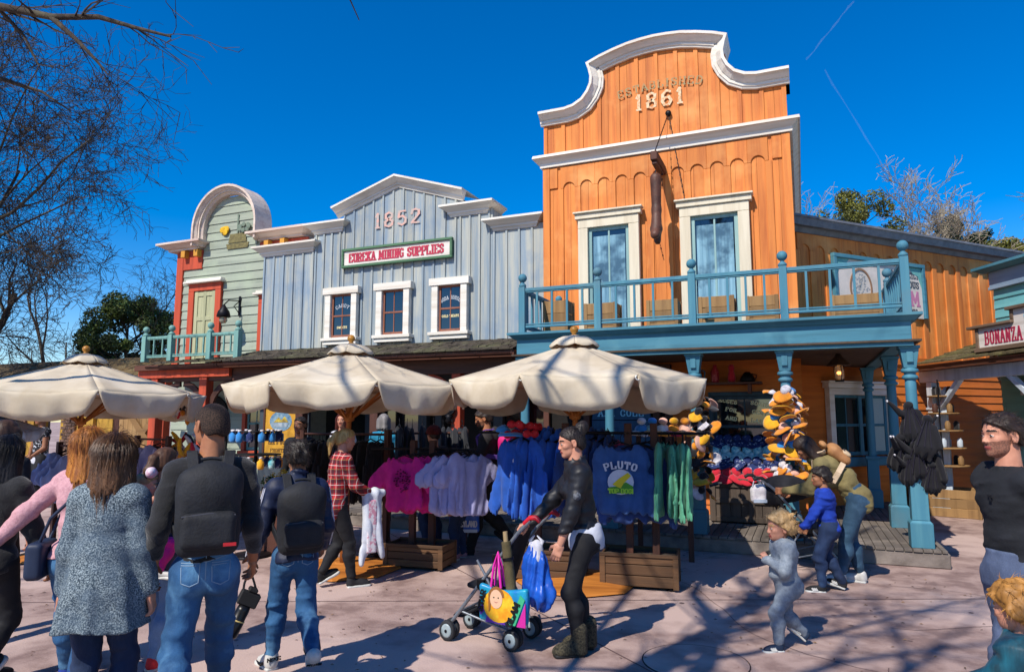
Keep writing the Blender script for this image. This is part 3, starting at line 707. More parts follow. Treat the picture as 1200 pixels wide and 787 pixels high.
# balcony railing
def railing(parent, pts, z0, h, mat, postw=.095, ballr=.065, endskip=(), bal=.028, nb=5, low=.1, rail=.05):
    o = None; pos = [np.array(p, float) for p in pts]
    r = MB()
    for a, b in zip(pos[:-1], pos[1:]):
        for zz, hh in ((z0+h, rail), (z0+h-.035, .02), (z0+low, .035), (z0+low+.035, .02)): r.bar((*a, zz), (*b, zz), rail*1.1 if hh == rail else rail*.7, hh)
    o = r.build('railing', mat, parent, False, .005)
    for i, p in enumerate(pos):
        if i in endskip: continue
        m = MB(); w = postw/2; m.box(p[0]-w, p[0]+w, p[1]-w, p[1]+w, z0, z0+h+.045)
        m.lathe([(w*1.0, z0+h+.045), (w*1.15, z0+h+.06), (w*1.15, z0+h+.075), (w*.5, z0+h+.11), (w*.45, z0+h+.125)], (*p, 0), 12)
        m.ball((*p, z0+h+.115+ballr), ballr); m.build('post', mat, o, False, .004)
    for a, b, k in zip(pos[:-1], pos[1:], nb if hasattr(nb, '__len__') else [nb]*len(pos)):
        for j in range(1, k+1):
            q = a+(b-a)*j/(k+1); m = MB(); m.box(q[0]-bal/2, q[0]+bal/2, q[1]-bal/2, q[1]+bal/2, z0+low, z0+h-.02); m.build('baluster', mat, o, False)
    return o
railing(ob, [(-3.69, 10.93), (-3.69, 9.09), (-2.56, 9.09), (-1.28, 9.09), (-.16, 9.09), (1.17, 9.09), (1.17, 10.75), (1.17, 13.55)], 2.862, .64, tealP, endskip=(0, 7), nb=[9, 4, 4, 4, 4, 7, 9, 14])
m = MB(); m.box(-3.69-.04, -3.69+.04, 10.66, 10.74, 2.86, 3.56); m.ball((-3.69, 10.7, 3.63), .06); m.build('newel', tealP, ob, False)
# lower shop front: window with gilt lettering, shelf, dark doors
wv = sash_window(ob, -1.34, -.30, 1.0, 2.05, YO-.045, wood('dark_teal_paint', '2b4048', '1e2e34', True, .05), wood('dark_teal_paint', '', ''), cw=.07, cols=2, cap=False, sill=True)
for j, (t, x, z, hh) in enumerate((('ACCES', -1.06, 1.88, .062), ('SORIES', -.58, 1.83, .062), ('FOR', -1.02, 1.75, .062), ('GENTS', -.58, 1.7, .062), ('AND', -1.02, 1.62, .062), ('LADIES', -.58, 1.57, .062))):
    m = MB(); text_mb(t, hh, .62, .24, .2, (x, YO-.051, z), ux=(.985, 0, -.17), uy=(.17, 0, .985), depth=.003, mb=m); m.build('window_lettering', M('gilt_letter', 'e0d29a', rough=.5), wv, False)
sh = MB(); sh.box(-1.9, -.55, YO-.3, YO-.03, 2.16, 2.19); sh.box(-1.75, -1.70, YO-.25, YO-.03, 2.02, 2.157); sh.box(-.75, -.70, YO-.25, YO-.03, 2.02, 2.157); sh.build('shelf', brownH, ob, False)
# shop front openings on the left half: blue doors with a fanlight board, dark panel painted as interior shade, posts
m = MB(); m.box(-3.98, -1.9, YO-.06, YO-.03, .2, 2.3); m.build('opening_shade_panel', darkin, ob, False)
doorb = wood('door_blue_paint', '1c4a6c', '143650', True, .07)
d = MB(); d.box(-3.2, -2.22, YO-.12, YO-.064, .2, 1.62); d.prism([(-3.2, 1.63), (-2.22, 1.63)]+[(-2.71+.49*math.cos(PI*k/10), 1.63+.36*math.sin(PI*k/10)) for k in range(1, 10)], YO-.12, YO-.064)
do = d.build('door', doorb, ob, False, .006); d = MB()
for a in (-3.12, -2.66): d.box(a, a+.36, YO-.135, YO-.121, .35, .8); d.box(a, a+.36, YO-.135, YO-.121, .9, 1.5)
d.build('door_panel', doorb, do, False, .01)
m = MB(); text_mb('A.B. COLE', .11, .62, .2, .2, (-2.71, YO-.125, 1.68), depth=.003, mb=m); m.build('door_lettering', M('pale_blue_letter', '78c0dc', rough=.6), do, False)
m = MB()
for x in (-3.98, -3.28, -2.14, -1.95): m.box(x-.05, x+.05, YO-.16, YO-.03, .2, 2.5)
m.box(-4.0, -1.9, YO-.14, YO-.03, 2.3, 2.5); m.build('shop_front_frame', brownW, ob, False, .006)

# ---- the angled orange wing
ow = thing('orange_wing', 'low orange wing with round headed boards running back at an angle', 'building', (0, 12.45, 0), math.atan2(3.35, 3.05))
WL = 6.1       # local x runs along the wing front, front face is local -y
m = MB(); m.box(-.4, WL, .002, 6, 0, 4.8); m.build('wall', orangeV, ow)
m = MB(); boards(m, -.05, WL, 2.75, lambda x: 4.82, 0, .15, .018, samples=1); m.build('upper_boards', orangeV, ow)
m = MB(); n = 17; pw = WL/n; bw_ = .13; zs, zt = 4.52, 4.86
for i in range(n+1):
    c = i*pw; m.box(c-bw_/2, c+bw_/2, -.044-random.uniform(0, .005), -.018, 2.7, zs)
for i in range(n):
    a, b = i*pw+bw_/2, (i+1)*pw-bw_/2; r = (b-a)/2; cx = (a+b)/2
    m.prism([(a-bw_/2, zt), (a-bw_/2, zs)]+[(cx-r*math.cos(PI*k/10), zs+r*math.sin(PI*k/10)) for k in range(11)]+[(b+bw_/2, zs), (b+bw_/2, zt)], -.046, -.018)
m.build('upper_battens', orangeV, ow, True, .005)
m = MB(); block_cornice(m, -.2, WL+.05, 5.02, -.03, layers=[(-.04, .0, .26, .26), (0, .12, .24, .2), (.12, .2, .1, .05)], depth=5); m.build('cornice', greyst, ow)
m = MB(); clap(m, -.2, WL, .2, 2.68, 0, .145); m.build('lower_clapboards', orangeH, ow)
m = MB(); m.box(-.2, WL, -.06, -.003, 2.62, 2.76); m.build('band_board', orangeH, ow)
wv = sash_window(ow, .48, 2.06, 1.0, 2.16, -.045, white, wood('teal_sash_paint', '3c7486', '2c5866', True, .05), cw=.12, cols=4, sill=False, loc=True)
m = MB(); m.box(.42, 2.12, -.15, -.03, .84, .995); m.build('sill', tealH, wv, True, .008)
m = MB(); m.box(1.23, 1.31, -.077, .0, 1.02, 2.04); m.build('mullion', tealP, wv)
m = MB(); m.grid(lambda u, v: (1.62+.26*u, -.0525+.0015*math.sin(u*22), 1.08+.94*v), 20, 2); m.build('curtain', M('pale_curtain', '9ab0ac', rough=.9), wv, fixn=False)

# ================================================================== the blue grey supply shop
gb = thing('grey_building', 'blue grey board and batten shop with stepped white cornices', 'building', (-7.18, YG, 0))
GC = -7.18
def g_top(x):
    t = abs(x-GC)
    if t < 1.32: return 6.26-.32*t
    if t < 2.05: return 5.52
    return 5.14
G0, G1 = -10.55, -4.07
m = MB(); m.box(G0+.03, G1, YG+.002, YG+6, 2.7, 5.1); m.prism([(GC-2.05, 5.1), (GC+2.05, 5.1), (GC+2.05, 5.5), (GC+1.32, 5.5), (GC+1.32, 5.85), (GC, 6.25), (GC-1.32, 5.85), (GC-1.32, 5.5), (GC-2.05, 5.5)], YG+.003, YG+.6)
m.build('wall', greyV, gb, False)
m = MB()
for a, b in ((G0, GC-2.05), (GC-2.05, GC-1.32), (GC-1.32, GC+1.32), (GC+1.32, GC+2.05), (GC+2.05, G1)): boards(m, a, b, 2.72, lambda x: g_top(min(max(x, a+.002), b-.002)), YG, .24, .02, samples=2)
m.build('facade_boards', greyV, gb, False)
m = MB()
for a, b in ((G0+.03, GC-2.05), (GC-1.98, GC-1.38), (GC-1.28, GC+1.28), (GC+1.38, GC+1.98), (GC+2.08, G1-.03)): battens(m, a, b, 2.72, lambda x: g_top(min(max(x, a+.001), b-.001))-.02, YG-.02, .24, .042, .022)
m.build('facade_battens', greyV, gb, False, .004)
m = MB(); L3 = [(-.01, .03, .2, .2), (.03, .11, .18, .08), (.11, .15, .07, .07), (.15, .2, .05, .03)]
for a, b, z in ((G0, GC-2.07, 5.29), (GC+2.1, G1-.22, 5.27), (GC-2.0, GC-1.35, 5.64), (GC+1.2, GC+1.92, 5.64)):
    q = MB(); block_cornice(q, a, b, z, YG-.02, layers=L3); q.build('cornice', white, gb, False)
pk = [(GC-1.5, 5.92), (GC, 6.40), (GC+1.5, 5.92)]
moulding(m, pk, L3, YG-.02); A = offset_poly(pk, -.012)
for i in range(2): m.quad([(A[i][0], YG-.2, A[i][1]), (A[i+1][0], YG-.2, A[i+1][1]), (A[i+1][0], YG+.6, A[i+1][1]), (A[i][0], YG+.6, A[i][1])])
m.build('gable_cornice', white, gb, False)
m = MB(); text_mb('1852', .32, .66, .17, .22, (GC, YG-.049, 5.40), depth=.0012, mb=m); m.build('date', M('pink_letter', 'cf9f92', 'a8a6a0', rough=.8, sc=16, ramp=(.42, .66)), gb, False)
wins = []
for a, b in ((-8.8, -8.04), (-7.58, -6.83), (-6.34, -5.6)):
    wv = sash_window(gb, a, b, 3.18, 4.24, YG-.062, white, sashP, cw=.13, cols=2, cap=False, depth=.07, fw=.04)
    q = MB(); q.box(a-.05, b+.05, YG-.17, YG, 4.12, 4.26); q.build('hood', white, wv, False, .006); wins.append(wv)
for (x, t, z, arc) in ((-8.42, 'CANDY', 3.86, 1.3), (-5.97, 'SODA HOUSE', 3.86, 1.3)):
    m = MB(); text_mb(t, .075, .6, .17, .15, (x, YG-.068, z), depth=.002, mb=m, arc=arc, fit=.4); m.build('window_lettering', M('white_letter', 'a8b0b8', rough=.6), gb, False)
for (x, t, z) in ((-8.42, 'SWEETS', 3.43), (-5.97, 'COLD TREATS', 3.52)):
    m = MB(); text_mb(t, .05, .6, .2, .15, (x, YG-.068, z), depth=.002, mb=m, fit=.36); m.build('window_lettering', M('gilt_letter', ''), gb, False)
# shingled porch roof and gutter (runs on under the green shop's balcony)
PR0, PR1, PY0 = -12.45, -4.32, 10.2
def shingles(mb, x0, x1, y0, z0, y1, z1, rows, wd=.16):
    for r in range(rows):
        t0, t1 = r/rows, min((r+1.45)/rows, 1); x = x0-random.random()*wd
        while x < x1:
            w_ = wd*random.uniform(.6, 1.3); a, b = max(x, x0), min(x+w_-.006, x1); x += w_
            if b-a < .02: continue
            ya, za, yb, zb = y0+(y1-y0)*t0, z0+(z1-z0)*t0, y0+(y1-y0)*t1, z0+(z1-z0)*t1; k = random.uniform(.02, .045); dy = random.uniform(-.015, .01)
            mb.add([(a, ya+dy, za+k), (b, ya+dy, za+k), (b, yb, zb+.012), (a, yb, zb+.012), (a, ya+dy, za), (b, ya+dy, za), (b, yb, zb), (a, yb, zb)], [(0, 1, 2, 3), (4, 7, 6, 5), (0, 4, 5, 1), (1, 5, 6, 2), (2, 6, 7, 3), (3, 7, 4, 0)])
m = MB(); shingles(m, -10.6, PR1, PY0, 2.78, YG-.04, 3.06, 6); m.build('porch_roof', shingle, gb, False)
m = MB(); m.box(-10.6, PR1, PY0+.05, 12.4, 2.66, 2.77); m.box(-10.6, PR1, PY0+.3, PY0+.5, 2.42, 2.66); m.build('porch_soffit', brownH, gb, False)
def gutter(parent, x0, x1, y, z, r=.055):
    m = MB(); sec = [(y-r*math.cos(PI*k/8*1), z-r*math.sin(PI*k/8)) for k in range(9)]+[(y+r*.8, z), (y, z-r*.75), (y-r*.8, z)]
    m.prism([(a, b) for a, b in sec], x0, x1, 'x')
    x = x0+.4
    while x < x1: m.box(x-.012, x+.012, y-r-.008, y+r+.02, z-.012, z+.008); x += .75
    return m.build('gutter', copper, parent, False)
gutter(gb, -10.6, PR1, PY0-.06, 2.72)
for x in (-8.9, -7.2, -5.52):
    p = MB(); p.lathe([(.13, 0), (.13, .3), (.1, .32), (.085, .33), (.085, 2.42)], (x, PY0+.4, 0), 4, sm=False); p.build('porch_post', redP if x > -6 else brownW, gb, False, .006)
    for s in (-1, 1):
        b = MB(); arc = [(x+s*(.09+.5*(1-math.cos(PI/2*k/8))), 1.86+.52*math.sin(PI/2*k/8)) for k in range(9)]
        moulding(b, arc if s > 0 else arc[::-1], [(-.05, .05, .05, .05)], PY0+.43); b.build('bracket', redP if x > -6 else brownW, gb, False)
# ground floor: near-black backing painted as the shop's inner shade, window frames, doorway and pilasters
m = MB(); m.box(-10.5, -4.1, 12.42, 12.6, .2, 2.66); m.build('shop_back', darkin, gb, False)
m = MB()
for a, b in ((-10.4, -10.2), (-9.9, -9.75), (-8.6, -8.45), (-7.3, -7.1), (-6.9, -6.75), (-5.6, -5.4), (-4.4, -4.2)): m.box(a, b, 12.25, 12.415, .2, 2.6)
m.box(-10.4, -4.2, 12.27, 12.41, 2.2, 2.6); m.box(-9.75, -8.6, 12.28, 12.41, .2, .8); m.box(-8.45, -7.3, 12.28, 12.41, .2, .8); m.box(-5.4, -4.4, 12.28, 12.41, .2, .7)
m.build('shop_front_frame', wood('dark_grey_paint', '3c444c', '2a3036', True, .08), gb, False, .006)
for a, b in ((-9.74, -8.61), (-8.44, -7.31), (-5.39, -4.41)):
    q = MB(); q.box(a, b, 12.36, 12.37, .8, 2.2); q.build('shop_pane', glass, gb, False)
m = MB(); m.box(-9.95, -9.3, 11.0, 11.05, .2, 2.4); m.build('grey_door_leaf', wood('grey_door_paint', '93a2a6', '7a888e', True, .06), gb, False)

# ================================================================== the sage green shop with the arched front
nb = thing('green_building', 'sage green clapboard shop with a hooded round arch and rust red trim', 'building', (-12.1, YN, 0))
N0, N1 = -13.56, -9.7
AC, AR = -11.93, .78      # arch centre, inner radius
m = MB(); m.box(N0+.03, N1, YN+.002, YN+5, 0, 5.5); m.box(AC-AR-.1, AC+AR+.1, YN+.003, YN+.5, 5.5, 6.0); m.build('wall', greenH, nb, False)
def lfN(z): return N0+.2 if z < 5.55 else AC-AR if z < 6.0 else AC-math.sqrt(max(AR**2-(z-6.0)**2, 0))
def rfN(z): return N1 if z < 5.55 else AC+AR if z < 6.0 else AC+math.sqrt(max(AR**2-(z-6.0)**2, 0))
m = MB(); clap(m, N0, N1, 2.75, 5.55, YN, .2, .028, lf=lambda z: N0+.2, rf=lambda z: N1); clap(m, 0, 0, 5.55, 6.75, YN, .2, .028, lf=lfN, rf=rfN); m.build('clapboards', greenH, nb, False)
def arch_pts(r, zc=6.0, z0=5.62, n=24): return [(AC-r, z0)]+[(AC-r*math.cos(PI*k/n), zc+r*math.sin(PI*k/n)) for k in range(n+1)]+[(AC+r, z0)]
pinkw = wood('pinkish_white_paint', 'cfbfb0', 'b59c90', False, .05, sc=8)
m = MB(); ap = arch_pts(AR+.16)
moulding(m, ap, [(-.02, .03, .3, .3), (.03, .08, .27, .22), (.08, .12, .2, .2), (.12, .17, .16, .12)], YN)
A = offset_poly(ap, -.021)
for i in range(len(A)-1): m.quad([(A[i][0], YN-.3, A[i][1]), (A[i+1][0], YN-.3, A[i+1][1]), (A[i+1][0], YN+.22, A[i+1][1]), (A[i][0], YN+.22, A[i][1])])
m.build('arch_hood', pinkw, nb, False)
m = MB(); q = MB(); block_cornice(q, N0-.12, AC-AR-.2, 5.75, YN-.03, layers=[(-.01, .04, .3, .3), (.04, .12, .26, .14), (.12, .17, .1, .1)], depth=1.0); q.build('cornice', pinkw, nb, False); block_cornice(m, AC+AR+.22, N1-.2, 5.75, YN-.03, layers=[(-.01, .04, .3, .3), (.04, .12, .26, .14), (.12, .17, .1, .1)], depth=1.0)
m.build('cornice', pinkw, nb, False)
m = MB(); m.box(N0+.02, AC-AR-.06, YN-.05, YN, 5.12, 5.56); m.build('frieze', redP, nb, False, .006); m = MB(); m.box(AC+AR+.1, N1, YN-.05, YN, 5.3, 5.56); m.build('frieze', redP, nb, False, .006); m = MB(); m.box(N0, N0+.2, YN-.06, YN+.3, 2.75, 5.56); m.build('corner_board', redP, nb, False, .006)
for x in (-10.75, -10.3, -13.25, -12.85): m = MB(); m.box(x-.06, x+.06, YN-.18, YN-.052, 5.4, 5.56); m.build('frieze_block', M('ochre_paint', 'c08830', rough=.7), nb, False)
def door(parent, x0, x1, z0, z1, y, casing, leaf, glassed=False):
    m = MB(); m.box(x0, x0+.17, y-.06, y+.02, z0, z1-.172); m.box(x1-.17, x1, y-.06, y+.02, z0, z1-.172); m.box(x0, x1, y-.06, y+.02, z1-.17, z1); o = m.build('door', casing, parent, False, .006)
    q = MB(); a, b = x0+.18, x1-.18; q.box(a, b, y-.015, y, z0, z1-.18)
    q.box(a, a+.1, y-.035, y-.016, z0, z1-.18); q.box(b-.1, b, y-.035, y-.016, z0, z1-.18); q.box((a+b)/2-.04, (a+b)/2+.04, y-.035, y-.016, z0, z1-.18)
    for z in (z0+.05, z0+(z1-z0)*.55, z1-.3): q.box(a+.1, b-.1, y-.033, y-.017, z, z+.1)
    q.build('door_leaf', leaf, o, False, .005)
    h = MB(); h.box(x0-.08, x1+.08, y-.16, y+.02, z1+.003, z1+.05); h.box(x0-.04, x1+.04, y-.11, y+.02, z1+.053, z1+.1); h.build('hood', white, o, False, .005); return o
d1 = door(nb, -13.1, -12.1, 2.82, 4.75, YN-.03, redP, wood('putty_paint', 'a8a884', '8e9070', True, .06))
q = MB(); q.ball((-12.35, YN-.08, 3.75), .035); q.build('door_knob', iron, d1, False)
door(nb, -10.98, -10.1, 2.82, 4.35, YN-.03, redP, wood('green_grey_paint', '7c9a98', '5d7a7a', True, .06))
# painted basket emblem (plain shapes)
m = MB()
m.prism([(-12.02, 5.5), (-11.42, 5.5), (-11.38, 5.62), (-12.06, 5.62)], YN-.04, YN-.03); m.prism([(-12.0, 5.64), (-11.45, 5.64), (-11.5, 5.85), (-11.95, 5.85)], YN-.04, YN-.03)
m.build('emblem_basket', M('emblem_brown', '5e5636', '7c7448', rough=.8, sc=20), nb, False)
m = MB()
for k in range(9): m.lathe([(.075, -.002), (.06, .002)], (-12.1+.09*math.cos(k*2.2)*(.4+k*.07), YN-.040-.004*k, 5.95+.05*math.sin(k*2.2)), 9, R=rotm('X', PI/2))
m.build('emblem_flower', M('emblem_yellow', 'd8b024', 'c09010', rough=.8, sc=20), nb, False)
m = MB(); m.box(-11.75, -11.71, YN-.041, YN-.03, 5.86, 6.3)
for k in range(8): a = k*.9; m.lathe([(.06, -.002), (.05, .002)], (-11.52+.14*math.cos(a), YN-.044-.004*k, 5.97+.07*math.sin(a)), 8, R=rotm('X', PI/2))
m.build('emblem_leaf', M('emblem_green', '5f7064', '74806e', rough=.8, sc=20), nb, False)
# porch roof with balcony rail
m = MB(); shingles(m, -12.5, -10.62, PY0, 2.78, YN-.04, 3.0, 6); m.build('porch_roof', shingle, nb, False)
m = MB(); m.box(-13.2, -10.62, PY0+.12, YN, 2.66, 2.77); m.box(-13.2, -10.62, PY0+.3, PY0+.5, 2.42, 2.66); m.build('porch_soffit', brownH, nb, False)
gutter(nb, -12.6, -10.62, PY0-.06, 2.72)
railing(nb, [(-13.13, 10.5), (-12.36, 10.5), (-11.25, 10.5), (-10.5, 10.5)], 2.86, .52, seaP, postw=.12, ballr=.07, nb=[2, 5, 3])
# lower storey
m = MB(); clap(m, -13.5, -9.9, .2, 2.4, YN, .2, .028); m.build('lower_clapboards', greenH, nb, False)
for x in (-12.75, -11.35): 
    p = MB(); p.box(x-.1, x+.1, PY0+.25, PY0+.45, .0, 2.5); p.build('porch_post', redP, nb, False, .008)
    for s in (-1, 1):
        b = MB(); arc = [(x+s*(.1+.55*(1-math.cos(PI/2*k/8))), 1.75+.62*math.sin(PI/2*k/8)) for k in range(9)]
        moulding(b, arc if s > 0 else arc[::-1], [(-.06, .06, .05, .05)], PY0+.4); b.build('bracket', brownW, nb, False)
m = MB(); m.box(-13.2, -10.62, PY0+.22, PY0+.299, 2.5, 2.66); m.build('porch_beam', redP, nb, False)
m = MB(); m.prism([(-12.7, .2), (-11.75, .2), (-11.75, 1.75)]+[(-12.225+.475*math.cos(PI*k/10), 1.75+.42*math.sin(PI*k/10)) for k in range(1, 10)]+[(-12.7, 1.75)], YN-.06, YN-.03); m.build('arched_shade_panel', darkin, nb, False)  # solid dark panel painted as the shade inside the arch
sash_window(nb, -11.25, -10.55, .9, 2.2, YN-.05, redP, seaP, cw=.1, cap=False)

# ================================================================== the teal shop at the right, facing left
tb = thing('teal_building', 'teal clapboard shop with white posts and a mossy shingle porch at the right', 'building', (3.35, 14.95, 0), math.atan2(-.9, .437))
# local x runs toward the viewer along the front, front face is local -y (towards the square)
TL = 9
m = MB(); m.box(0, TL, .002, 5, 0, 4.15); m.build('wall', tealC, tb)
m = MB(); clap(m, 0, TL, 2.6, 4.0, 0, .165); m.build('upper_clapboards', tealC, tb)
m = MB(); block_cornice(m, 0, TL, 4.42, -.03, layers=[(-.02, .03, .22, .22), (.03, .09, .2, .1)], depth=5); m.build('cornice', tealH, tb)
m = MB(); m.box(-.02, TL, -.07, -.003, 4.06, 4.33); m.box(-.03, TL, -.09, -.003, 4.0, 4.055); m.build('fascia', wood('grey_blue_paint', '7f94a8', '6a7e92', False, .05), tb, True, .006)
m = MB(); clap(m, 0, TL, 0, 2.5, 0, .16); m.build('lower_clapboards', tealC, tb)
m = MB(); shingles(m, -.1, TL, -1.55, 2.62, -.02, 3.1, 8, .17); m.build('porch_roof', M('mossy_shingle', '5e5438', '453c2a', rough=.95, sc=7, bump=.012, bsc=35, isl=.28, c3='666238'), tb)
m = MB(); m.box(-.1, TL, -1.5, -.01, 2.5, 2.6); m.build('porch_soffit', brownH, tb)
gutter_o = MB(); gutter_o.prism([(-1.6-.055*math.cos(PI*k/8), 2.58-.055*math.sin(PI*k/8)) for k in range(9)], -.08, TL, 'x'); gutter_o.build('gutter', copper, tb)
whiteP = wood('blue_white_paint', 'b8c2cc', '98a2ae', True, .05)
m = MB(); m.box(-.2, TL, -1.42, -1.3, 2.3, 2.5); m.build('porch_beam', whiteP, tb, True, .006)
for x in (.08, 2.6, 5.0):
    p = MB(); p.box(x-.075, x+.075, -1.435, -1.285, 0, 2.29); p.box(x-.1, x+.1, -1.46, -1.26, 0, .42); p.box(x-.095, x+.095, -1.455, -1.265, 1.62, 1.67); p.box(x-.095, x+.095, -1.455, -1.265, 1.8, 1.84); p.build('porch_post', whiteP, tb, True, .006)
    for s in (-1, 1):
        if x < 1 and s < 0: continue
        q = MB(); q.bar((x+s*.07, -1.36, 1.75), (x+s*.72, -1.36, 2.32), .09, .08); q.build('brace', whiteP, tb, True, .006)
dd = MB(); dd.box(.55, .67, -.05, .02, 0, 2.05); dd.box(1.35, 1.47, -.05, .02, 0, 2.05); dd.box(.5, 1.52, -.08, .02, 2.053, 2.2); dd.box(.45, 1.57, -.12, .02, 2.203, 2.25); d = dd.build('door', whiteP, tb, True, .006)
q = MB(); q.box(.68, 1.34, -.03, -.002, 0, 2.04); q.build('door_leaf', wood('teal_door_paint', '477e88', '35626c', True, .05), d); q = MB(); q.box(.8, 1.22, -.036, -.031, .95, 1.9); q.build('pane', glass, d)
sash_window(tb, 2.6, 3.6, .8, 2.0, -.045, whiteP, tealP, cw=.11, cap=True, loc=True)

# ================================================================== mud walled house and plank gate at the left
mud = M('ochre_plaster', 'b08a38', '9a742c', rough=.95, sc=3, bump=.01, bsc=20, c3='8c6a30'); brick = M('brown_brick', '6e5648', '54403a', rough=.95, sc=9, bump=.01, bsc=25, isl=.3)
mw = thing('mud_house', 'yellow mud walled house with an arched opening and a shingle roof', 'building', (-19.5, 12.3, 0))
AX = onY(53, 520, 12.3)[0]
m = MB(); zc, r = 1.62, .56
arcp = [(AX+r*math.cos(PI*k/14), zc+r*.55*math.sin(PI*k/14)) for k in range(15)]
m.prism([(-26, 0), (AX-r, 0), (AX-r, zc)]+arcp[::-1][1:-1]+[(AX+r, zc), (AX+r, 0), (-16.4, 0), (-16.4, 2.55), (-26, 2.55)], 12.3, 12.7); m.build('wall', mud, mw, False)
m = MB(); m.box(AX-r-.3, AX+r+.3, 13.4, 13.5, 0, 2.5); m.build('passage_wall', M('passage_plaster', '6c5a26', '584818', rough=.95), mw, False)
m = MB()
for zz in np.arange(0, 2.3, .085):
    for (a, b) in ((AX+r+.12, AX+r+.62), (AX-r-.72, AX-r-.3)):
        x = a+(.07 if int(round(zz/.085)) % 2 else 0)
        while x < b: m.box(x, min(x+.17, b+.03), 12.24-random.uniform(0, .02), 12.3, zz, zz+.075); x += .182
m.build('brick_pier', brick, mw, False, .006)
m = MB(); shingles(m, -26, -15.1, 11.7, 2.55, 13.6, 3.35, 9, .2); m.build('roof', M('tan_shingle', '6a5636', '4e3e26', rough=.95, sc=6, bump=.01, isl=.3, c3='786846'), mw, False)
m = MB(); m.box(-26, -15.1, 11.78, 13.6, 2.47, 2.54); m.build('eaves', brownH, mw, False)
gt = thing('plank_gate', 'tall weathered plank gate with diagonal braces, one leaf ajar beside a rust red post', 'gate', (-15, 12.2, 0))
gx0, gx1 = onY(138, 520, 12.2)[0], onY(189, 520, 12.2)[0]
m = MB(); x = gx0
while x < gx1: m.box(x, min(x+.16, gx1)-.006, 12.2, 12.235, .05, 2.5+random.uniform(-.01, .01)); x += .16
m.build('planks', wood('gate_planks', '8e6e44', '6c5030', True, .16, c3='a4855a'), gt, False, .004)
m = MB(); m.bar((gx0+.05, 12.17, .3), (gx1-.05, 12.17, 1.95), .16, .05, (0, 1, 0)); m.bar((gx0+.05, 12.165, 2.1), (gx1-.05, 12.165, .7), .16, .05, (0, 1, 0)); m.box(gx0, gx1, 12.13, 12.199, 2.2, 2.38); m.box(gx0, gx1, 12.13, 12.199, .15, .33); m.build('brace', wood('gate_brace', '7c5e38', '5e4428', False, .1), gt, False, .006)
m = MB(); x = gx0-.95
while x < gx0-.05: m.box(x, x+.15, 12.32, 12.35, .05, 2.5); x += .157
m.build('gate_leaf', brownW, gt, False, .004)
m = MB(); m.box(gx1+.01, gx1+.2, 12.05, 12.25, 0, 2.6); m.build('gate_post', redP, gt, False, .008)
m = MB(); m.box(gx0-1.1, gx0-.98, 12.2, 12.4, 0, 2.6); m.build('jamb', mud, gt, False)
# ================================================================== signs, lanterns and things fixed to the fronts
def board_sign(name, label, x0, x1, z0, z1, y, txt, h, bmat, fmat, tmat, fr=.05):
    root = thing(name, label, 'sign', ((x0+x1)/2, y, z0))
    m = MB(); m.box(x0, x1, y-.04, y, z0, z1); m.build('board', bmat, root, False)
    m = MB()
    for a in ((x0-fr, x1+fr, z1, z1+fr), (x0-fr, x1+fr, z0-fr, z0)): m.box(a[0], a[1], y-.075, y, a[2], a[3])
    m.box(x0-fr, x0, y-.072, y, z0, z1); m.box(x1, x1+fr, y-.072, y, z0, z1); m.build('frame', fmat, root, False, .006)
    m = MB(); text_mb(txt, h, .60, .23, .12, ((x0+x1)/2, y-.042, (z0+z1)/2-h/2), depth=.005, mb=m, fit=(x1-x0)*.9); m.build('lettering', tmat, root, False)
    return root
crim = M('crimson_letter', 'b8304a', '9c2840', rough=.7, sc=12); signw = wood('sign_white', 'd6d0c8', 'bdb2a8', False, .02); greenf = wood('green_frame', '4a6e50', '385840', False, .05)
board_sign('shop_sign', 'long white sign with crimson slab letters in a green frame on the grey shop', -8.40, -5.98, 4.70, 4.99, YG-.05, 'EUREKA MINING SUPPLIES', .19, signw, greenf, crim)
# big bill on the wing
def onwing(px, py):
    d = ray(px, py); n = V3(math.sin(ow.rotation_euler.z), -math.cos(ow.rotation_euler.z), 0); p0 = V3(0, 12.45, 0)
    t = n @ (p0-V3(0, 0, CH))/(n @ d); p = V3(0, 0, CH)+d*t; return (p-p0) @ V3(math.cos(ow.rotation_euler.z), math.sin(ow.rotation_euler.z), 0), p[2]
bl, bz = onwing(973, 296); br, bz2 = onwing(1077, 365); 
root = thing('billboard', 'big pale painted bill with an oval portrait frame on the orange wing behind the balcony', 'sign', tuple(ow.location), ow.rotation_euler.z)
zb0, zb1 = 3.5, 4.46
m = MB(); m.box(bl, br, -.085, -.05, zb0, zb1); m.build('board', M('bill_paper', 'd2c8c0', 'b8b4ac', rough=.85, sc=3), root)
m = MB(); m.box(bl-.07, bl, -.13, -.05, zb0, zb1); m.box(br, br+.07, -.13, -.05, zb0, zb1); m.box(bl-.07, br+.07, -.132, -.05, zb1, zb1+.07); m.build('frame', tealH, root, True, .006)
for sx in (bl, br):
    s = 1 if sx == bl else -1; m = MB()
    m.prism([(sx, zb1), (sx+s*.35, zb1), (sx+s*.24, zb1-.12), (sx+s*.1, zb1-.16), (sx, zb1-.4)], -.091, -.086)
    m.build('corner_ornament', M('bill_teal', '5c9c9c', '78b0a8', rough=.8, sc=14), root)
m = MB(); oc, rr = bl+.62, .27
for k in range(32):
    a, b = 2*PI*k/32, 2*PI*(k+1)/32; m.bar((oc+rr*math.cos(a), -.088, 3.96+1.25*rr*math.sin(a)), (oc+rr*math.cos(b), -.088, 3.96+1.25*rr*math.sin(b)), .035, .02, (0, 1, 0))
m.build('oval_frame', M('bill_brown', '8c6c54', rough=.8), root)
m = MB(); rs = np.random.RandomState(2)
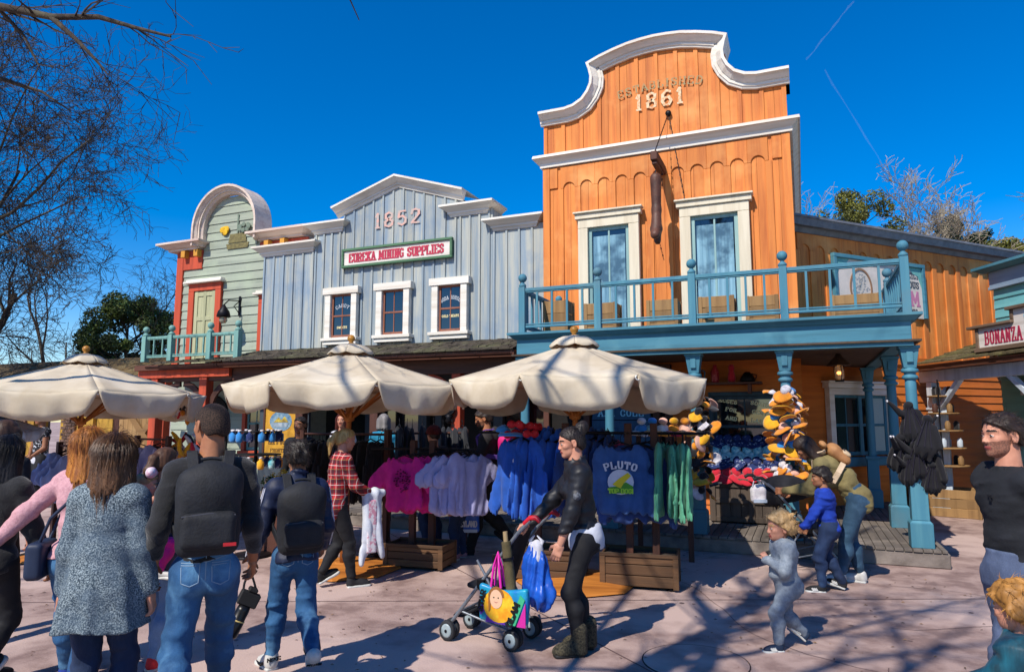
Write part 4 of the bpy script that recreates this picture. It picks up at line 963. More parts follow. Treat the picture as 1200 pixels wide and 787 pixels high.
for k in range(70):
    a = rs.rand()*6.3; q = rr*math.sqrt(rs.rand())*.8; m.prism([(oc+q*math.cos(a)+.03*math.cos(j*2.1), 3.96+1.2*q*math.sin(a)+.022*math.sin(j*2.1)) for j in range(3)], -.09, -.086)
m.build('oval_picture', M('bill_grey', '8c949c', 'b0aca4', rough=.8, sc=20), root)
for t, h, x, z, mt in (("IT'S PERFECTLY", .13, bl+1.2+(br-bl-1.2)/2, 4.24, 'bill_dark'), ('MIRACULOUS', .13, bl+1.2+(br-bl-1.2)/2, 4.06, 'bill_dark'), ('BALM', .29, bl+1.2+(br-bl-1.2)/2, 3.72, 'bill_rose'), ('SOAP & TONIC', .09, bl+1.2+(br-bl-1.2)/2, 3.58, 'bill_dark')):
    m = MB(); text_mb(t, h, .55, .2, .14, (x, -.086, z), depth=.003, mb=m, fit=br-bl-1.35); m.build('lettering', M(mt, '3c4450' if mt == 'bill_dark' else 'b87898', rough=.8), root)
# sign on the teal shop's porch
root = thing('porch_sign', 'white stepped sign board with magenta slab letters on the teal shop porch roof', 'sign', tuple(tb.location), tb.rotation_euler.z)
sx0, sx1 = 1.34, 3.6; sy = -1.35; sz0, sz1 = 2.78, 3.10
m = MB(); m.prism([(sx0, sz0), (sx1, sz0), (sx1, sz1), (sx1-.65, sz1), (sx1-.65, sz1+.2), (sx0+.75, sz1+.2), (sx0+.75, sz1), (sx0, sz1)], sy-.04, sy); m.build('board', signw, root)
woodF = wood('sign_frame_timber', '6e5a4a', '52402f', False, .08)
m = MB(); m.box(sx0-.08, sx1+.08, sy-.08, sy+.02, sz0-.07, sz0); m.box(sx0-.06, sx0, sy-.06, sy+.02, sz0, sz1); m.box(sx0-.2, sx0+.75, sy-.1, sy+.02, sz1, sz1+.045); m.box(sx0+.65, sx1-.55, sy-.1, sy+.02, sz1+.2, sz1+.25); m.box(sx0+.69, sx0+.75, sy-.06, sy+.02, sz1+.047, sz1+.2)
m.build('frame', woodF, root, True, .006)
m = MB(); text_mb('BONANZA', .22, .34, .125, .11, (sx0+.14, sy-.042, sz0+.04), depth=.005, mb=m, center=False); m.build('lettering', M('magenta_letter', 'a82848', '922440', rough=.7, sc=12), root)
m = MB(); text_mb('OUTFITTERS', .17, .34, .17, .07, (sx0+1.2, sy-.042, sz0+.07), depth=.005, mb=m, center=False); m.build('small_lettering', M('magenta_letter', ''), root)
m = MB(); text_mb('& SONS', .12, .7, .2, .2, (sx0+.95, sy-.042, sz1+.04), depth=.004, mb=m, center=False); m.build('upper_lettering', M('pale_blue_letter', ''), root)
# hanging wooden boot on a beam
root = thing('hanging_boot', 'tall brown wooden boot hung on chains from a beam on the orange front', 'sign', (-1.95, YO, 5.5))
bx, by = -1.95, 10.3
m = MB(); m.box(bx-.055, bx+.055, by-.1, YO-.05, 5.62, 5.76); m.box(bx-.04, bx+.04, by-.06, by+.5, 5.56, 5.618); m.build('beam', brownW, root, False, .01)
boot = s_union([s_cone((bx, by+.02, 5.36), (bx, by+.02, 4.85), .088, .07), s_cone((bx, by+.02, 4.85), (bx, by-.03, 4.55), .07, .085), s_cone((bx, by-.04, 4.52), (bx, by-.14, 4.42), .088, .07), s_cone((bx, by+.05, 4.5), (bx, by+.05, 4.36), .06, .05)], .05)
sdf_obj('boot', boot, .02, M('boot_leather', '5c3a2c', '3c241a', rough=.55, sc=5, bump=.006, bsc=16), root).parent = root
bootm = root.children[-1]; bootm.location = tuple(-np.array(root.location))
def chain(mb, a, b, r=.011, link=.05):
    a = np.array(a, float); b = np.array(b, float); n = max(2, int(np.linalg.norm(b-a)/link)); d = (b-a)/n
    for i in range(n):
        p, q = a+d*(i+.1), a+d*(i+.9); mb.bar(p, q, r*(1.6 if i % 2 else .7), r*(.7 if i % 2 else 1.6))
for pts in (((bx, by+.02, 5.56), (bx, by+.02, 5.36)), ((bx, by-.02, 5.76), (bx+.12, YO-.06, 6.66)), ((bx+.12, YO-.06, 6.66), (bx+.35, YO-.08, 5.1)), ((bx+.02, by+.04, 4.38), (bx+.09, by+.06, 4.05)), ((bx+.06, by+.25, 5.56), (bx+.08, by+.1, 5.2))):
    m = MB(); chain(m, *pts); m.build('chain', iron, root, False)
m = MB(); m.lathe([(.05, 0), (.05, .03), (.02, .05)], (bx+.12, YO-.05, 6.66), 10, R=rotm('X', PI/2)); m.build('chain_plate', iron, root, False)
# lanterns
lampglass = M('lamp_glass', 'b8b0a0', rough=.15, trans=.6); glow = M('lamp_glow', 'ffb060', emit=6.)
def hang_lantern(x, y, ztop, z, label):
    root = thing('hanging_lantern', label, 'lantern', (x, y, z))
    m = MB(); m.lathe([(.16, 0), (.15, .015), (.05, .12), (.03, .16), (.012, .2), (.012, ztop-z)], (0, 0, 0), 16); m.build('shade', M('rusty_iron', '3c2c24', '5a3c28', rough=.7, metal=.3, sc=9), root)
    m = MB(); m.lathe([(.03, -.2), (.06, -.17), (.062, -.08), (.05, -.01), (.04, 0)], (0, 0, 0), 14); m.build('globe', lampglass, root)
    m = MB(); m.ball((0, 0, -.1), .022); m.build('bulb', glow, root)
    m = MB()
    for k in range(4): a = k*PI/2+.4; m.tube([(.065*math.cos(a), .065*math.sin(a), 0), (.07*math.cos(a), .07*math.sin(a), -.1), (.05*math.cos(a), .05*math.sin(a), -.2)], .005, 5)
    m.lathe([(.055, -.22), (.06, -.2), (.05, -.195)], (0, 0, 0), 12); m.build('cage', iron, root)
    return root
p = onY(983, 430, 10.4); hang_lantern(p[0], p[1], 2.53, p[2]+.02, 'lit rusty lantern with a wide conical shade under the porch ceiling')
p = onY(262, 370, YN-.45)
root = thing('bracket_lantern', 'black bell shaped lantern on a scrolled bracket beside the green shop door', 'lantern', tuple(p))
m = MB(); m.lathe([(.02, .25), (.05, .2), (.12, .1), (.15, -.02), (.13, -.03)], (0, 0, 0), 14); m.build('bell', iron, root)
m = MB(); m.lathe([(.05, -.16), (.09, -.1), (.07, -.03)], (0, 0, 0), 12); m.build('globe', lampglass, root)
m = MB(); m.tube([(0, 0, .25), (.02, .1, .36), (.03, .42, .4)], .014, 6); m.tube([(.03, .42, .4), (.03, .25, .25), (.03, .4, .12)], .012, 6); m.box(-.0, .06, .41, .44, .05, .5); m.build('bracket', iron, root)
p = onY(527, 478, PY0+.28)
root = thing('post_lantern', 'round glass lantern in a dark iron ring fixed to the rust red porch post', 'lantern', tuple(p))
m = MB(); m.ball((0, -.02, 0), .085, 14); m.build('globe', lampglass, root)
m = MB()
for k in range(16):
    a, b = 2*PI*k/16, 2*PI*(k+1)/16; m.bar((.105*math.cos(a), -.02, .105*math.sin(a)), (.105*math.cos(b), -.02, .105*math.sin(b)), .03, .05, (0, 1, 0))
m.lathe([(.03, -.26), (.07, -.22), (.05, -.17), (.08, -.12)], (0, -.02, 0), 12); m.lathe([(.08, .1), (.05, .15), (.02, .19)], (0, -.02, 0), 12); m.box(-.02, .02, 0, .14, -.02, .02); m.build('holder', iron, root)
# wooden crates on the balcony
def make_crate(name, label, w_, d_, h_, loc, rotz=0, mat=None, group=None, slats=3, cat='crate'):
    root = thing(name, label, cat, loc, rotz, group); mat = mat or tanW
    m = MB()
    for i in range(slats):
        z0, z1 = h_*i/slats+.004, h_*(i+1)/slats-.004
        m.box(-w_/2+.012, w_/2-.012, -d_/2+.012, -d_/2+.026, z0, z1); m.box(-w_/2+.012, w_/2-.012, d_/2-.026, d_/2-.012, z0, z1)
        m.box(-w_/2+.012, -w_/2+.026, -d_/2+.027, d_/2-.027, z0, z1); m.box(w_/2-.026, w_/2-.012, -d_/2+.027, d_/2-.027, z0, z1)
    m.box(-w_/2+.027, w_/2-.027, -d_/2+.027, d_/2-.027, .0, .02); m.build('side_boards', mat, root, True, .004)
    m = MB()
    for sx in (-1, 1):
        for sy in (-1, 1):
            m.box(sx*(w_/2)-(.05 if sx > 0 else 0), sx*(w_/2)+(.05 if sx < 0 else 0), sy*d_/2-.011*(sy > 0), sy*d_/2+.011*(sy < 0), 0, h_); m.box(sx*w_/2-.011*(sx > 0), sx*w_/2+.011*(sx < 0), sy*d_/2-(.06 if sy > 0 else -.012), sy*d_/2+(.06 if sy < 0 else -.012), 0, h_-.002)
    m.build('corner_battens', mat, root, True, .003)
    return root
cl = ('wooden crate in the balcony corner at the far left', 'wooden crate on the balcony left of the first window post', 'tan wooden crate on the balcony below the boot', 'wooden crate on the balcony before the right window', 'wide wooden crate right of the right window', 'wide wooden crate before the pale bill at the balcony right end')
for (a, b, t, yy), lab in zip(((636, 665, 352, 9.9), (684, 722, 355, 9.9), (757, 794, 351, 9.8), (818, 860, 347, 9.7), (873, 912, 346, 9.7), (973, 1034, 345, 9.75)), cl):
    pa, pb = onY(a, t, yy), onY(b, t, yy); make_crate('balcony_crate', lab, pb[0]-pa[0], .36, pa[2]-2.86-.01, ((pa[0]+pb[0])/2, yy+.18, 2.86), 0, tanW, 'crates on the balcony')
# poster by the grey door
p0, p1 = onY(312, 472, 10.9), onY(346, 536, 10.9)
root = thing('poster', 'tall ochre poster with a blue oval landscape beside the shop doorway', 'poster', (p0[0], 10.9, p1[2]))
x0, x1, z0, z1 = p0[0], p1[0], p1[2], p0[2]; cx, cz = (x0+x1)/2, z0+(z1-z0)*.66
m = MB(); m.box(x0, x1, 10.9, 10.93, z0, z1); m.build('board', M('poster_ochre', 'c8942c', 'a87820', rough=.8, sc=6), root, False)
m = MB(); m.prism([(cx+.28*math.cos(2*PI*k/24), cz+.2*math.sin(2*PI*k/24)) for k in range(24)], 10.894, 10.899); m.build('oval', M('poster_blue', '4a7090', '88a0a8', rough=.8, sc=9), root, False)
m = MB(); m.prism([(cx-.18, cz-.02), (cx-.05, cz+.08), (cx+.02, cz+.02), (cx+.1, cz+.1), (cx+.2, cz-.02)], 10.889, 10.893); m.build('oval_hill', M('poster_hill', 'c8b040', '7a6430', rough=.8, sc=12), root, False)
m = MB(); m.prism([(cx-.22, cz-.03), (cx+.22, cz-.03), (cx+.16, cz-.12), (cx-.16, cz-.12)], 10.889, 10.893); m.build('oval_water', M('poster_water', 'a0aab0', '5c7488', rough=.8, sc=9), root, False)
m = MB(); text_mb('FRONTIER', .075, .62, .22, .14, (cx, 10.899, z0+.1), depth=.003, mb=m); text_mb("ERA'S WORLD", .085, .45, .22, .14, (cx, 10.899, z0+.25), depth=.003, mb=m); text_mb('GALLERY', .1, .55, .22, .14, (cx, 10.899, z1-.13), depth=.003, mb=m); m.build('lettering', M('poster_brown', '6a4a18', rough=.8), root, False)
m = MB()
for a in ((x0-.04, x0, z0-.04, z1+.04), (x1, x1+.04, z0-.04, z1+.04)): m.box(a[0], a[1], 10.88, 10.93, a[2], a[3])
m.box(x0, x1, 10.88, 10.93, z1, z1+.04); m.box(x0, x1, 10.88, 10.93, z0-.04, z0); m.build('frame', brownW, root, False)
m = MB(); m.box(x0-.2, x1+.25, 10.95, 11.02, .2, 2.4); m.build('backing_board', wood('dark_grey_paint', ''), root, False)
# vapour trails high in the sky
for (a, b, lab) in (((966, 82), (1085, 275), 'thin white vapour trail slanting down toward the pine'), ((1000, 2), (945, 70), 'faint vapour trail at the upper right of the sky')):
    m = MB(); pa, pb = onD(*a, 2200), onD(*b, 2200); k = 12; rs = np.random.RandomState(3); pts = [pa+(pb-pa)*i/k+rs.normal(size=3)*1.0 for i in range(k+1)]
    m.tube(pts, [2.4+1.1*math.sin(i*1.7) for i in range(k+1)], 8); tag(m.build('vapour_trail', M('vapour', 'ffffff', rough=1, alpha=.02, spec=0)), lab, 'vapour trail', kind='structure')
# ================================================================== market parasols
canvas = M('canvas_cream', 'd8cbb2', 'cabba0', rough=.9, sc=3, bump=.006, bsc=5, c3='dfd4be', fine=.05); poleW = wood('parasol_pole', '9a5c22', '7a4418', True, .05)
def canvas_translucent():
    m = MATS['canvas_cream']; nt = m.node_tree; b = nt.nodes['Principled BSDF']; t = nt.nodes.new('ShaderNodeBsdfTranslucent'); t.inputs['Color'].default_value = srgb('c88a48')
    mx = nt.nodes.new('ShaderNodeMixShader'); mx.inputs[0].default_value = .22; out = nt.nodes['Material Output']
    nt.links.new(b.outputs[0], mx.inputs[1]); nt.links.new(t.outputs[0], mx.inputs[2]); nt.links.new(mx.outputs[0], out.inputs['Surface'])
canvas_translucent()
def parasol(label, loc, rot, R=1.32, zr=2.06, zp=2.44, drop=.26, zs=1., mat=None, seed=0, base=True, group='cream market parasols', open_corner=.13):
    root = thing('market_parasol', label, 'parasol', loc, rot, group); mat = mat or canvas; n = 8; rs = np.random.RandomState(seed)
    m = MB(); U = 10; Vn = 8; r0 = .14
    dr = [drop*rs.uniform(.86, 1.15) for _ in range(n)]; ph = rs.rand(n)*6
    for k in range(n):
        a0, a1 = 2*PI*(k-.5)/n, 2*PI*(k+.5)/n; p0, p1 = V3(math.sin(a0), -math.cos(a0), 0), V3(math.sin(a1), -math.cos(a1), 0)
        def fn(u, v, k=k):
            d = p0+(p1-p0)*u; e = 4*u*(1-u); r = r0+(R-r0)*v
            z = zp-.02-(zp-zr)*(v**.92)-.03*e*v+.007*math.sin(v*11+ph[k]+u*7)*e+.005*math.sin(v*4-u*15+ph[k])*e
            q = d*r*(1-.035*e*v); return (q[0], q[1], z)
        m.grid(fn, U, Vn)
        def flap(u, v, k=k):
            d = p0+(p1-p0)*u; e = 4*u*(1-u); top = fn(u, 1); ed = min(u, 1-u)
            c = max(0, 1-ed/open_corner); L = dr[k]*(1-.93*c**1.7)*(1+.25*(e-.6))
            out = .09*v-.10*v*v+.022*v*math.sin(u*11+ph[k])+.012*math.sin(u*23+ph[k]*2)*v
            q = V3(*top)+d/np.linalg.norm(d)*out; return (q[0], q[1], top[2]-L*(.55*v+.45*v*v))
        m.grid(flap, 28, 5)
    c = m.build('canopy', mat, root, fixn=False); sd = c.modifiers.new('cloth', 'SOLIDIFY'); sd.thickness = .003
    m = MB()
    m.grid(lambda u, v: ((.13+.13*v)*math.sin(2*PI*u), -(.13+.13*v)*math.cos(2*PI*u), zp+.075-.03*v-.06*v*v-.022*v*abs(math.sin(u*PI*8))), 64, 4)
    m.grid(lambda u, v: (.135*v*math.sin(2*PI*u), -.135*v*math.cos(2*PI*u), zp+.10-.03*v), 24, 2)
    o = m.build('vent_cap', mat, root, fixn=False); sd = o.modifiers.new('cloth', 'SOLIDIFY'); sd.thickness = .006
    m = MB(); m.lathe([(.02, zp+.08), (.035, zp+.1), (.02, zp+.115), (.042, zp+.14), (.045, zp+.165), (.03, zp+.19), (.005, zp+.2)], (0, 0, 0), 12); m.build('finial', M('finial_wood', 'b8802c', '8c5a1c', rough=.4), root)
    m = MB(); m.tube([(0, 0, .02), (0, 0, zp+.05)], .028, 10); m.lathe([(.03, zr-.42), (.06, zr-.4), (.06, zr-.34), (.03, zr-.32)], (0, 0, 0), 10); m.build('pole', poleW, root)
    for k in range(n):
        a = 2*PI*(k-.5)/n; s, c_ = math.sin(a), -math.cos(a)
        m = MB(); m.bar((.05*s, .05*c_, zp-.06), (R*.985*s, R*.985*c_, zr-.035), .024, .03); m.bar((.05*s, .05*c_, zr-.37), (R*.5*s, R*.5*c_, (zr+zp)/2-.07), .02, .024); m.build('rib', poleW, root)
        q = MB(); q.tube([(R*1.0*s+.02*math.cos(t)*c_, R*1.0*c_-.02*math.cos(t)*s, zr-.05+.022*math.sin(t)) for t in np.linspace(0, 2*PI, 9)], .006, 5); q.build('corner_ring', M('white_plastic', 'd8d8d4', rough=.4), root)
    if base:
        m = MB()
        m.lathe([(.62, .012), (.6, .03), (.12, .075), (.1, .085)], (0, 0, 0), 8, sm=False); m.build('base_skirt', wood('base_orange', 'b4702a', '8c5018', False, .1), root, True, .004)
        q = MB(); q.lathe([(.06, .08), (.055, .5), (.03, .52)], (0, 0, 0), 10); q.build('sleeve', poleW, root)
    return root
def toward(x, y): return math.atan2(-x, y)+PI if False else math.atan2(x, -y)*-1*-1
U3, U2 = onZ(676, 683), onZ(404, 667); U1 = onD(95, 490, 8.5); U1[2] = 0
def facecam(p): return math.atan2(-p[0], p[1])*-1          # rotation that turns local -y toward the viewer
parasol('cream market parasol with a scalloped cap right of the others, over the blue sweatshirts', (U3[0], U3[1], 0), -facecam(U3)*1.0+.03, seed=3, zp=2.42, zr=2.05)
parasol('middle cream market parasol standing over the pink shirts and the black clothes', (U2[0], U2[1], 0), -facecam(U2)-.2, seed=5, zp=2.40, zr=2.03, drop=.24)
parasol('leftmost cream market parasol in front of the mud walled house, one corner toward the square', (U1[0], U1[1], 0), -facecam(U1)+PI/8+.1, seed=9, zp=2.36, zr=1.98, R=1.42, drop=.3)
p = onD(-12, 500, 7.6)
bluec = M('canvas_pale_blue', '8c9cb4', 'a8b4c4', rough=.7, sc=5)
parasol('small pale blue parasol at the far left edge below the cream one', (p[0], p[1], 0), .4, R=.5, zr=1.56, zp=1.7, drop=.1, mat=bluec, seed=4, base=False, group=None)

# ================================================================== garments
fab = lambda k, c, c2: M('cloth_'+k, c, c2, rough=.92, sc=7, bump=.004, bsc=22, fine=.07, ramp=(.3, .7), sheen=.1)
navy = fab('navy', '26427a', '1a2f5c'); denimb = fab('denim_blue', '34588e', '264678'); royal = fab('royal', '1f56b4', '17448e'); green_c = fab('jade', '4f9474', '3c7a60'); pinkc = fab('pink', 'dc2088', 'b81670'); lav = fab('lavender', 'a8a6cc', '9090bc'); blackc = fab('black', '141418', '0c0c10')
rose = fab('rose', 'b83a5a', '962a48'); greyc = fab('charcoal', '24262c', '1a1c22'); whitec = fab('white', 'c8c8d0', 'b4b4c0'); bluew = fab('sky', '8898c8', '7488bc')
def squash(f, k, bbs=1.): 
    g = lambda P: f(P*np.array([1, 1/k, 1]))*min(k, 1)*1.0
    lo, hi = f.bb; g.bb = (lo*np.array([1, k, 1]), hi*np.array([1, k, 1])); return g
def garment_sdf(kind, seed):
    rs = np.random.RandomState(seed); a, b = rs.rand()*6, rs.rand()*6
    if kind == 'tee': L, hw, sl, r0, r1 = .60, .215, .22, .085, .095
    elif kind == 'dress': L, hw, sl, r0, r1 = .66, .20, .18, .08, .09
    else: L, hw, sl, r0, r1 = .66, .235, .56, .085, .06
    parts = [s_box((0, 0, -L/2-.02), (hw, .14, L/2-.01), .06)]
    for s in (-1, 1): parts.append(s_cone((s*(hw-.06), 0, -.085), (s*(hw+(.12 if sl < .3 else .085)), .0, -.09-sl), r0*.92, r1))
    if kind == 'hoodie': parts.append(s_ell((0, .16, -.02), (.13, .12, .13)))
    core = squash(s_union(parts, .022), .21)
    def f(P):
        x, y, z = P[:, 0], P[:, 1], P[:, 2]; dn = np.clip(-z/L, 0, 1.1)
        Q = P.copy(); fl = .10 if kind == 'dress' else .0
        Q[:, 0] = x/(1+fl*dn)
        rip = (np.sin(x*27+a+z*2.5)*.6+np.sin(x*52+b-z*6)*.35)*(.25+dn)*.018+nz(P*np.array([1, .4, .7]), 15, seed, 2)*.012
        Q[:, 1] = y-rip; d = core(Q)-nz(P, 34, seed+5, 2)*.003-(.45-np.abs(nz(P*np.array([1, .4, .32]), 34, seed+8, 2)))*.008
        neck = np.sqrt((x/.085)**2+(y/.09)**2+((z-.0)/.075)**2)-1
        d = np.maximum(d, -neck*.06) if kind != 'hoodie' else d
        return d*.6
    w = hw+.24; f.bb = (V3(-w, -.13, -max(L, .09+sl)-.12), V3(w, .15, .12)); return f
GPROTO = {}
def garment(kind, mat, seed=1):
    """mesh pair for one garment kind: cloth + hanger"""
    k = (kind, seed)
    if k not in GPROTO:
        v, F = polygonise(garment_sdf(kind, seed), .0135, .01)
        h = MB(); h.tube([(-.19, 0, -.06), (-.1, 0, -.015), (0, 0, .02), (.1, 0, -.015), (.19, 0, -.06)], .008, 6); h.tube([(0, 0, .02), (0, 0, .07), (.02, 0, .10), (.035, 0, .085), (.03, 0, .065)], .004, 5)
        GPROTO[k] = [v, F, h, None, None]
    g = GPROTO[k]
    if g[3] is None:
        me = bpy.data.meshes.new('cloth'); me.from_pydata(g[0].tolist(), [], g[1].tolist()); me.materials.append(mat); me.polygons.foreach_set('use_smooth', np.ones(len(me.polygons), bool)); me.update(); g[3] = me
        o = g[2].build('hanger', iron); g[4] = o.data; bpy.data.objects.remove(o)
    return g
NOUN = {'tee': ('shirt', 't shirt'), 'dress': ('shirt', 'shirt'), 'sweat': ('sweatshirt', 'sweatshirt'), 'hoodie': ('hooded_sweatshirt', 'sweatshirt')}
def hang(kind, mat, loc, rotz, label, group=None, seed=1, sc=1., name=None, cat=None):
    g = garment(kind, mat, seed); root = thing(name or NOUN[kind][0], label, cat or NOUN[kind][1], loc, rotz, group); root.scale = (sc,)*3
    c = bpy.data.objects.new('cloth', g[3]); _link(c); c.parent = root; c.material_slots[0].link = 'OBJECT'; c.material_slots[0].material = mat
    h = bpy.data.objects.new('hanger', g[4]); _link(h); h.parent = root
    return root
def row(kind, mat, a, b, n, label, group, z, rot=None, seeds=(1, 2), sc=1., jit=.08):
    a, b = np.array(a, float), np.array(b, float); d = b-a; r = math.atan2(d[1], d[0])+PI/2 if rot is None else rot; rs = np.random.RandomState(int(abs(a[0]*100)) % 999)
    for i in range(n):
        p = a+d*(i+.5)/n; hang(kind, mat, (p[0]+rs.normal()*.025, p[1]+rs.normal()*.025, z+rs.uniform(-.03, .02)), r+rs.normal()*jit*1.7, label, group, seeds[i % len(seeds)], sc*rs.uniform(.97, 1.03))
def rack(label, loc, rot, w_=.72, d_=.42, h_=.3, zbar=1.5, barw=1.3, px=(-.14, .1), arms=(), mat=None):
    root = thing('crate_rack', label, 'clothes rack', loc, rot); mat = mat or crateW
    m = MB()
    for i in range(3):
        z0, z1 = .03+(h_-.03)*i/3+.003, .03+(h_-.03)*(i+1)/3-.003
        m.box(-w_/2+.02, w_/2-.02, -d_/2+.012, -d_/2+.03, z0, z1); m.box(-w_/2+.02, w_/2-.02, d_/2-.03, d_/2-.012, z0, z1); m.box(-w_/2+.012, -w_/2+.03, -d_/2+.031, d_/2-.031, z0, z1); m.box(w_/2-.03, w_/2-.012, -d_/2+.031, d_/2-.031, z0, z1)
    m.build('crate_boards', mat, root, True, .005)
    m = MB()
    for sx in (-1, 1):
        for sy in (-1, 1): m.box(sx*w_/2-(.055 if sx > 0 else 0), sx*w_/2+(.055 if sx < 0 else 0), sy*d_/2-.011*(sy > 0), sy*d_/2+.011*(sy < 0), .02, h_+.004)
    m.box(-w_/2, w_/2, -d_/2-.004, -d_/2+.011, h_-.03, h_+.006); m.box(-w_/2, w_/2, d_/2-.011, d_/2+.004, h_-.03, h_+.006); m.build('crate_battens', mat, root, True, .004)
    m = MB(); m.box(-w_/2+.032, w_/2-.032, -d_/2+.032, d_/2-.032, h_-.06, h_-.03); m.build('ballast', M('gravel', '4a4038', '2e2620', rough=1, sc=40, bump=.02), root)
    for sx in (-1, 1): 
        for sy in (-1, 1): q = MB(); q.lathe([(.035, 0), (.03, .03)], (sx*(w_/2-.08), sy*(d_/2-.07), 0), 8); q.build('foot', iron, root)
    for x in px: q = MB(); q.box(x-.035, x+.035, -.035, .035, h_-.05, zbar+.1); q.build('post', brownW, root, True, .006)
    q = MB(); q.tube([(-barw/2, 0, zbar), (barw/2, 0, zbar)], .014, 8)
    for (x, y) in arms: q.tube([(x, 0, zbar), (x, y, zbar)], .012, 8)
    q.build('bar', iron, root)
    return root
C2 = onZ(746, 691); C1 = onZ(480, 668); C3 = onZ(632, 684)
r2, r1, r3 = .12, .10, .15
# rack under the right parasol: navy sweatshirt facing out, more navy behind it, jade ones to the right, rose ones to the left
rack('crate based clothes rack of navy and jade sweatshirts under the right parasol', (C2[0], C2[1]+.2, 0), r2, .76, .42, .34, 1.50, 1.35, px=(-.1, .16), arms=((-.1, -.3),))
def at(c, r, dx, dy): return (c[0]+dx*math.cos(r)-dy*math.sin(r), c[1]+.2+dx*math.sin(r)+dy*math.cos(r))
q = at(C2, r2, -.14, -.30); f0 = hang('sweat', denimb, (*q, 1.40), r2+.05, 'navy sweatshirt with arched white lettering facing the square', None, 3, 1.0)
m = MB(); text_mb('PLUTO', .075, .62, .24, .2, (0, -.066, -.235), depth=.006, mb=m, arc=.75, slab=False); m.build('lettering', whitec, f0)
m = MB(); m.prism([(.125*math.cos(2*PI*k/20), -.36+.12*math.sin(2*PI*k/20)) for k in range(20)], -.075, -.04); m.build('print_disc', whitec, f0)
m = MB(); m.prism([(-.1, -.47), (.11, -.46), (.12, -.40), (.05, -.36), (-.03, -.40), (-.11, -.41)], -.0795, -.07); m.build('print_hill', M('print_green', '4f8c2c', rough=.9), f0)
m = MB(); m.prism([(-.08, -.385), (-.02, -.33), (.07, -.27), (.1, -.3), (.03, -.37), (.0, -.42)], -.081, -.07); m.build('print_sun', M('print_yellow', 'd0b828', rough=.9), f0)
m = MB(); text_mb('TOP DOG!', .05, .62, .26, .14, (0, -.0765, -.47), depth=.008, mb=m, slab=False, fit=.24); m.build('print_lettering', M('print_lime', '9ac83c', rough=.9), f0)
a, b = at(C2, r2, -.02, -.22), at(C2, r2, .16, .12); row('sweat', navy, a, b, 4, 'plain navy sweatshirt hanging just behind the one with white lettering', 'navy sweatshirts on the right rack', 1.40, r2+.25, (4, 5), 1.08)
a, b = at(C2, r2, .22, -.12), at(C2, r2, .49, -.10); row('sweat', green_c, a, b, 8, 'jade green sweatshirt in the sideways row right of the navy ones', 'jade sweatshirts on the right rack', 1.42, None, (4, 6, 7), 1.0)
a, b = at(C2, r2, -.55, .3), at(C2, r2, -.28, .2); row('sweat', rose, a, b, 4, 'rose red sweatshirt in the row half hidden behind the navy one', 'rose sweatshirts on the right rack', 1.44, r2+.5, (4, 5), .95)
# rack of royal blue hooded sweatshirts
rack('crate based clothes rack of royal blue hooded sweatshirts behind the pushchair', (C3[0], C3[1]+.25, 0), r3, .78, .45, .32, 1.5, 1.5, px=(-.1, .2), mat=crateW)
C3b = V3(C3[0], C3[1]+.05, 0)
q = at(C3b, r3, -.24, -.22); f1 = hang('hoodie', royal, (*q, 1.44), r3-.45, 'royal blue hooded sweatshirt with pale dangling print, front of the row', None, 3, 1.12)
m = MB()
for (x, z, r) in ((.0, -.2, .03), (.0, -.27, .022), (-.035, -.33, .03), (.03, -.36, .035), (0, -.42, .025)): m.lathe([(r, -.006), (r*.8, .004)], (x, -.078, z), 9, R=rotm('X', PI/2))
m.build('print_patch', whitec, f1)
a, b = at(C3b, r3, -.18, -.12), at(C3b, r3, .24, .02); row('hoodie', royal, a, b, 9, 'royal blue hooded sweatshirt in the long blue row', 'royal blue sweatshirts on the middle rack', 1.44, r3+1.15, (4, 5, 6), 1.1)
a, b = at(C3b, r3, .25, .0), at(C3b, r3, .75, .12); row('hoodie', navy, a, b, 6, 'dark blue hooded sweatshirt at the right end of the blue row', 'dark blue sweatshirts on the middle rack', 1.42, r3+1.2, (4, 5), 1.05)
# rack of pink and lavender shirts
rack('crate based clothes rack of pink and lavender shirts under the middle parasol', (C1[0], C1[1]+.22, 0), r1, .72, .42, .27, 1.3, 1.3, px=(-.1, .14))
q = at(C1, r1, -.06, -.30); f2 = hang('tee', pinkc, (*q, 1.23), r1+.08, 'bright pink t shirt with a faint dark face print, front of the row', None, 3, .95)
m = MB(); rs = np.random.RandomState(8)
for k in range(60):
    a = rs.rand()*6.3; q = .10*math.sqrt(rs.rand()); x, z = q*math.cos(a), -.27+q*1.3*math.sin(a); m.prism([(x+.008*math.cos(j*2.1+a), z+.008*math.sin(j*2.1+a)) for j in range(3)], -.068, -.03)
m.build('print_speckle', M('print_plum', '7a1050', rough=.9), f2)
a, b = at(C1, r1, .02, -.24), at(C1, r1, .2, -.02); row('tee', pinkc, a, b, 5, 'bright pink t shirt behind the printed one', 'pink t shirts on the crate rack', 1.23, r1+.3, (4, 5), .95, .03)
a, b = at(C1, r1, .36, -.14), at(C1, r1, .64, .02); row('dress', lav, a, b, 6, 'lavender white shirt in the row right of the pink ones', 'lavender shirts on the crate rack', 1.27, r1+1.0, (4, 5, 6), .95, .03)
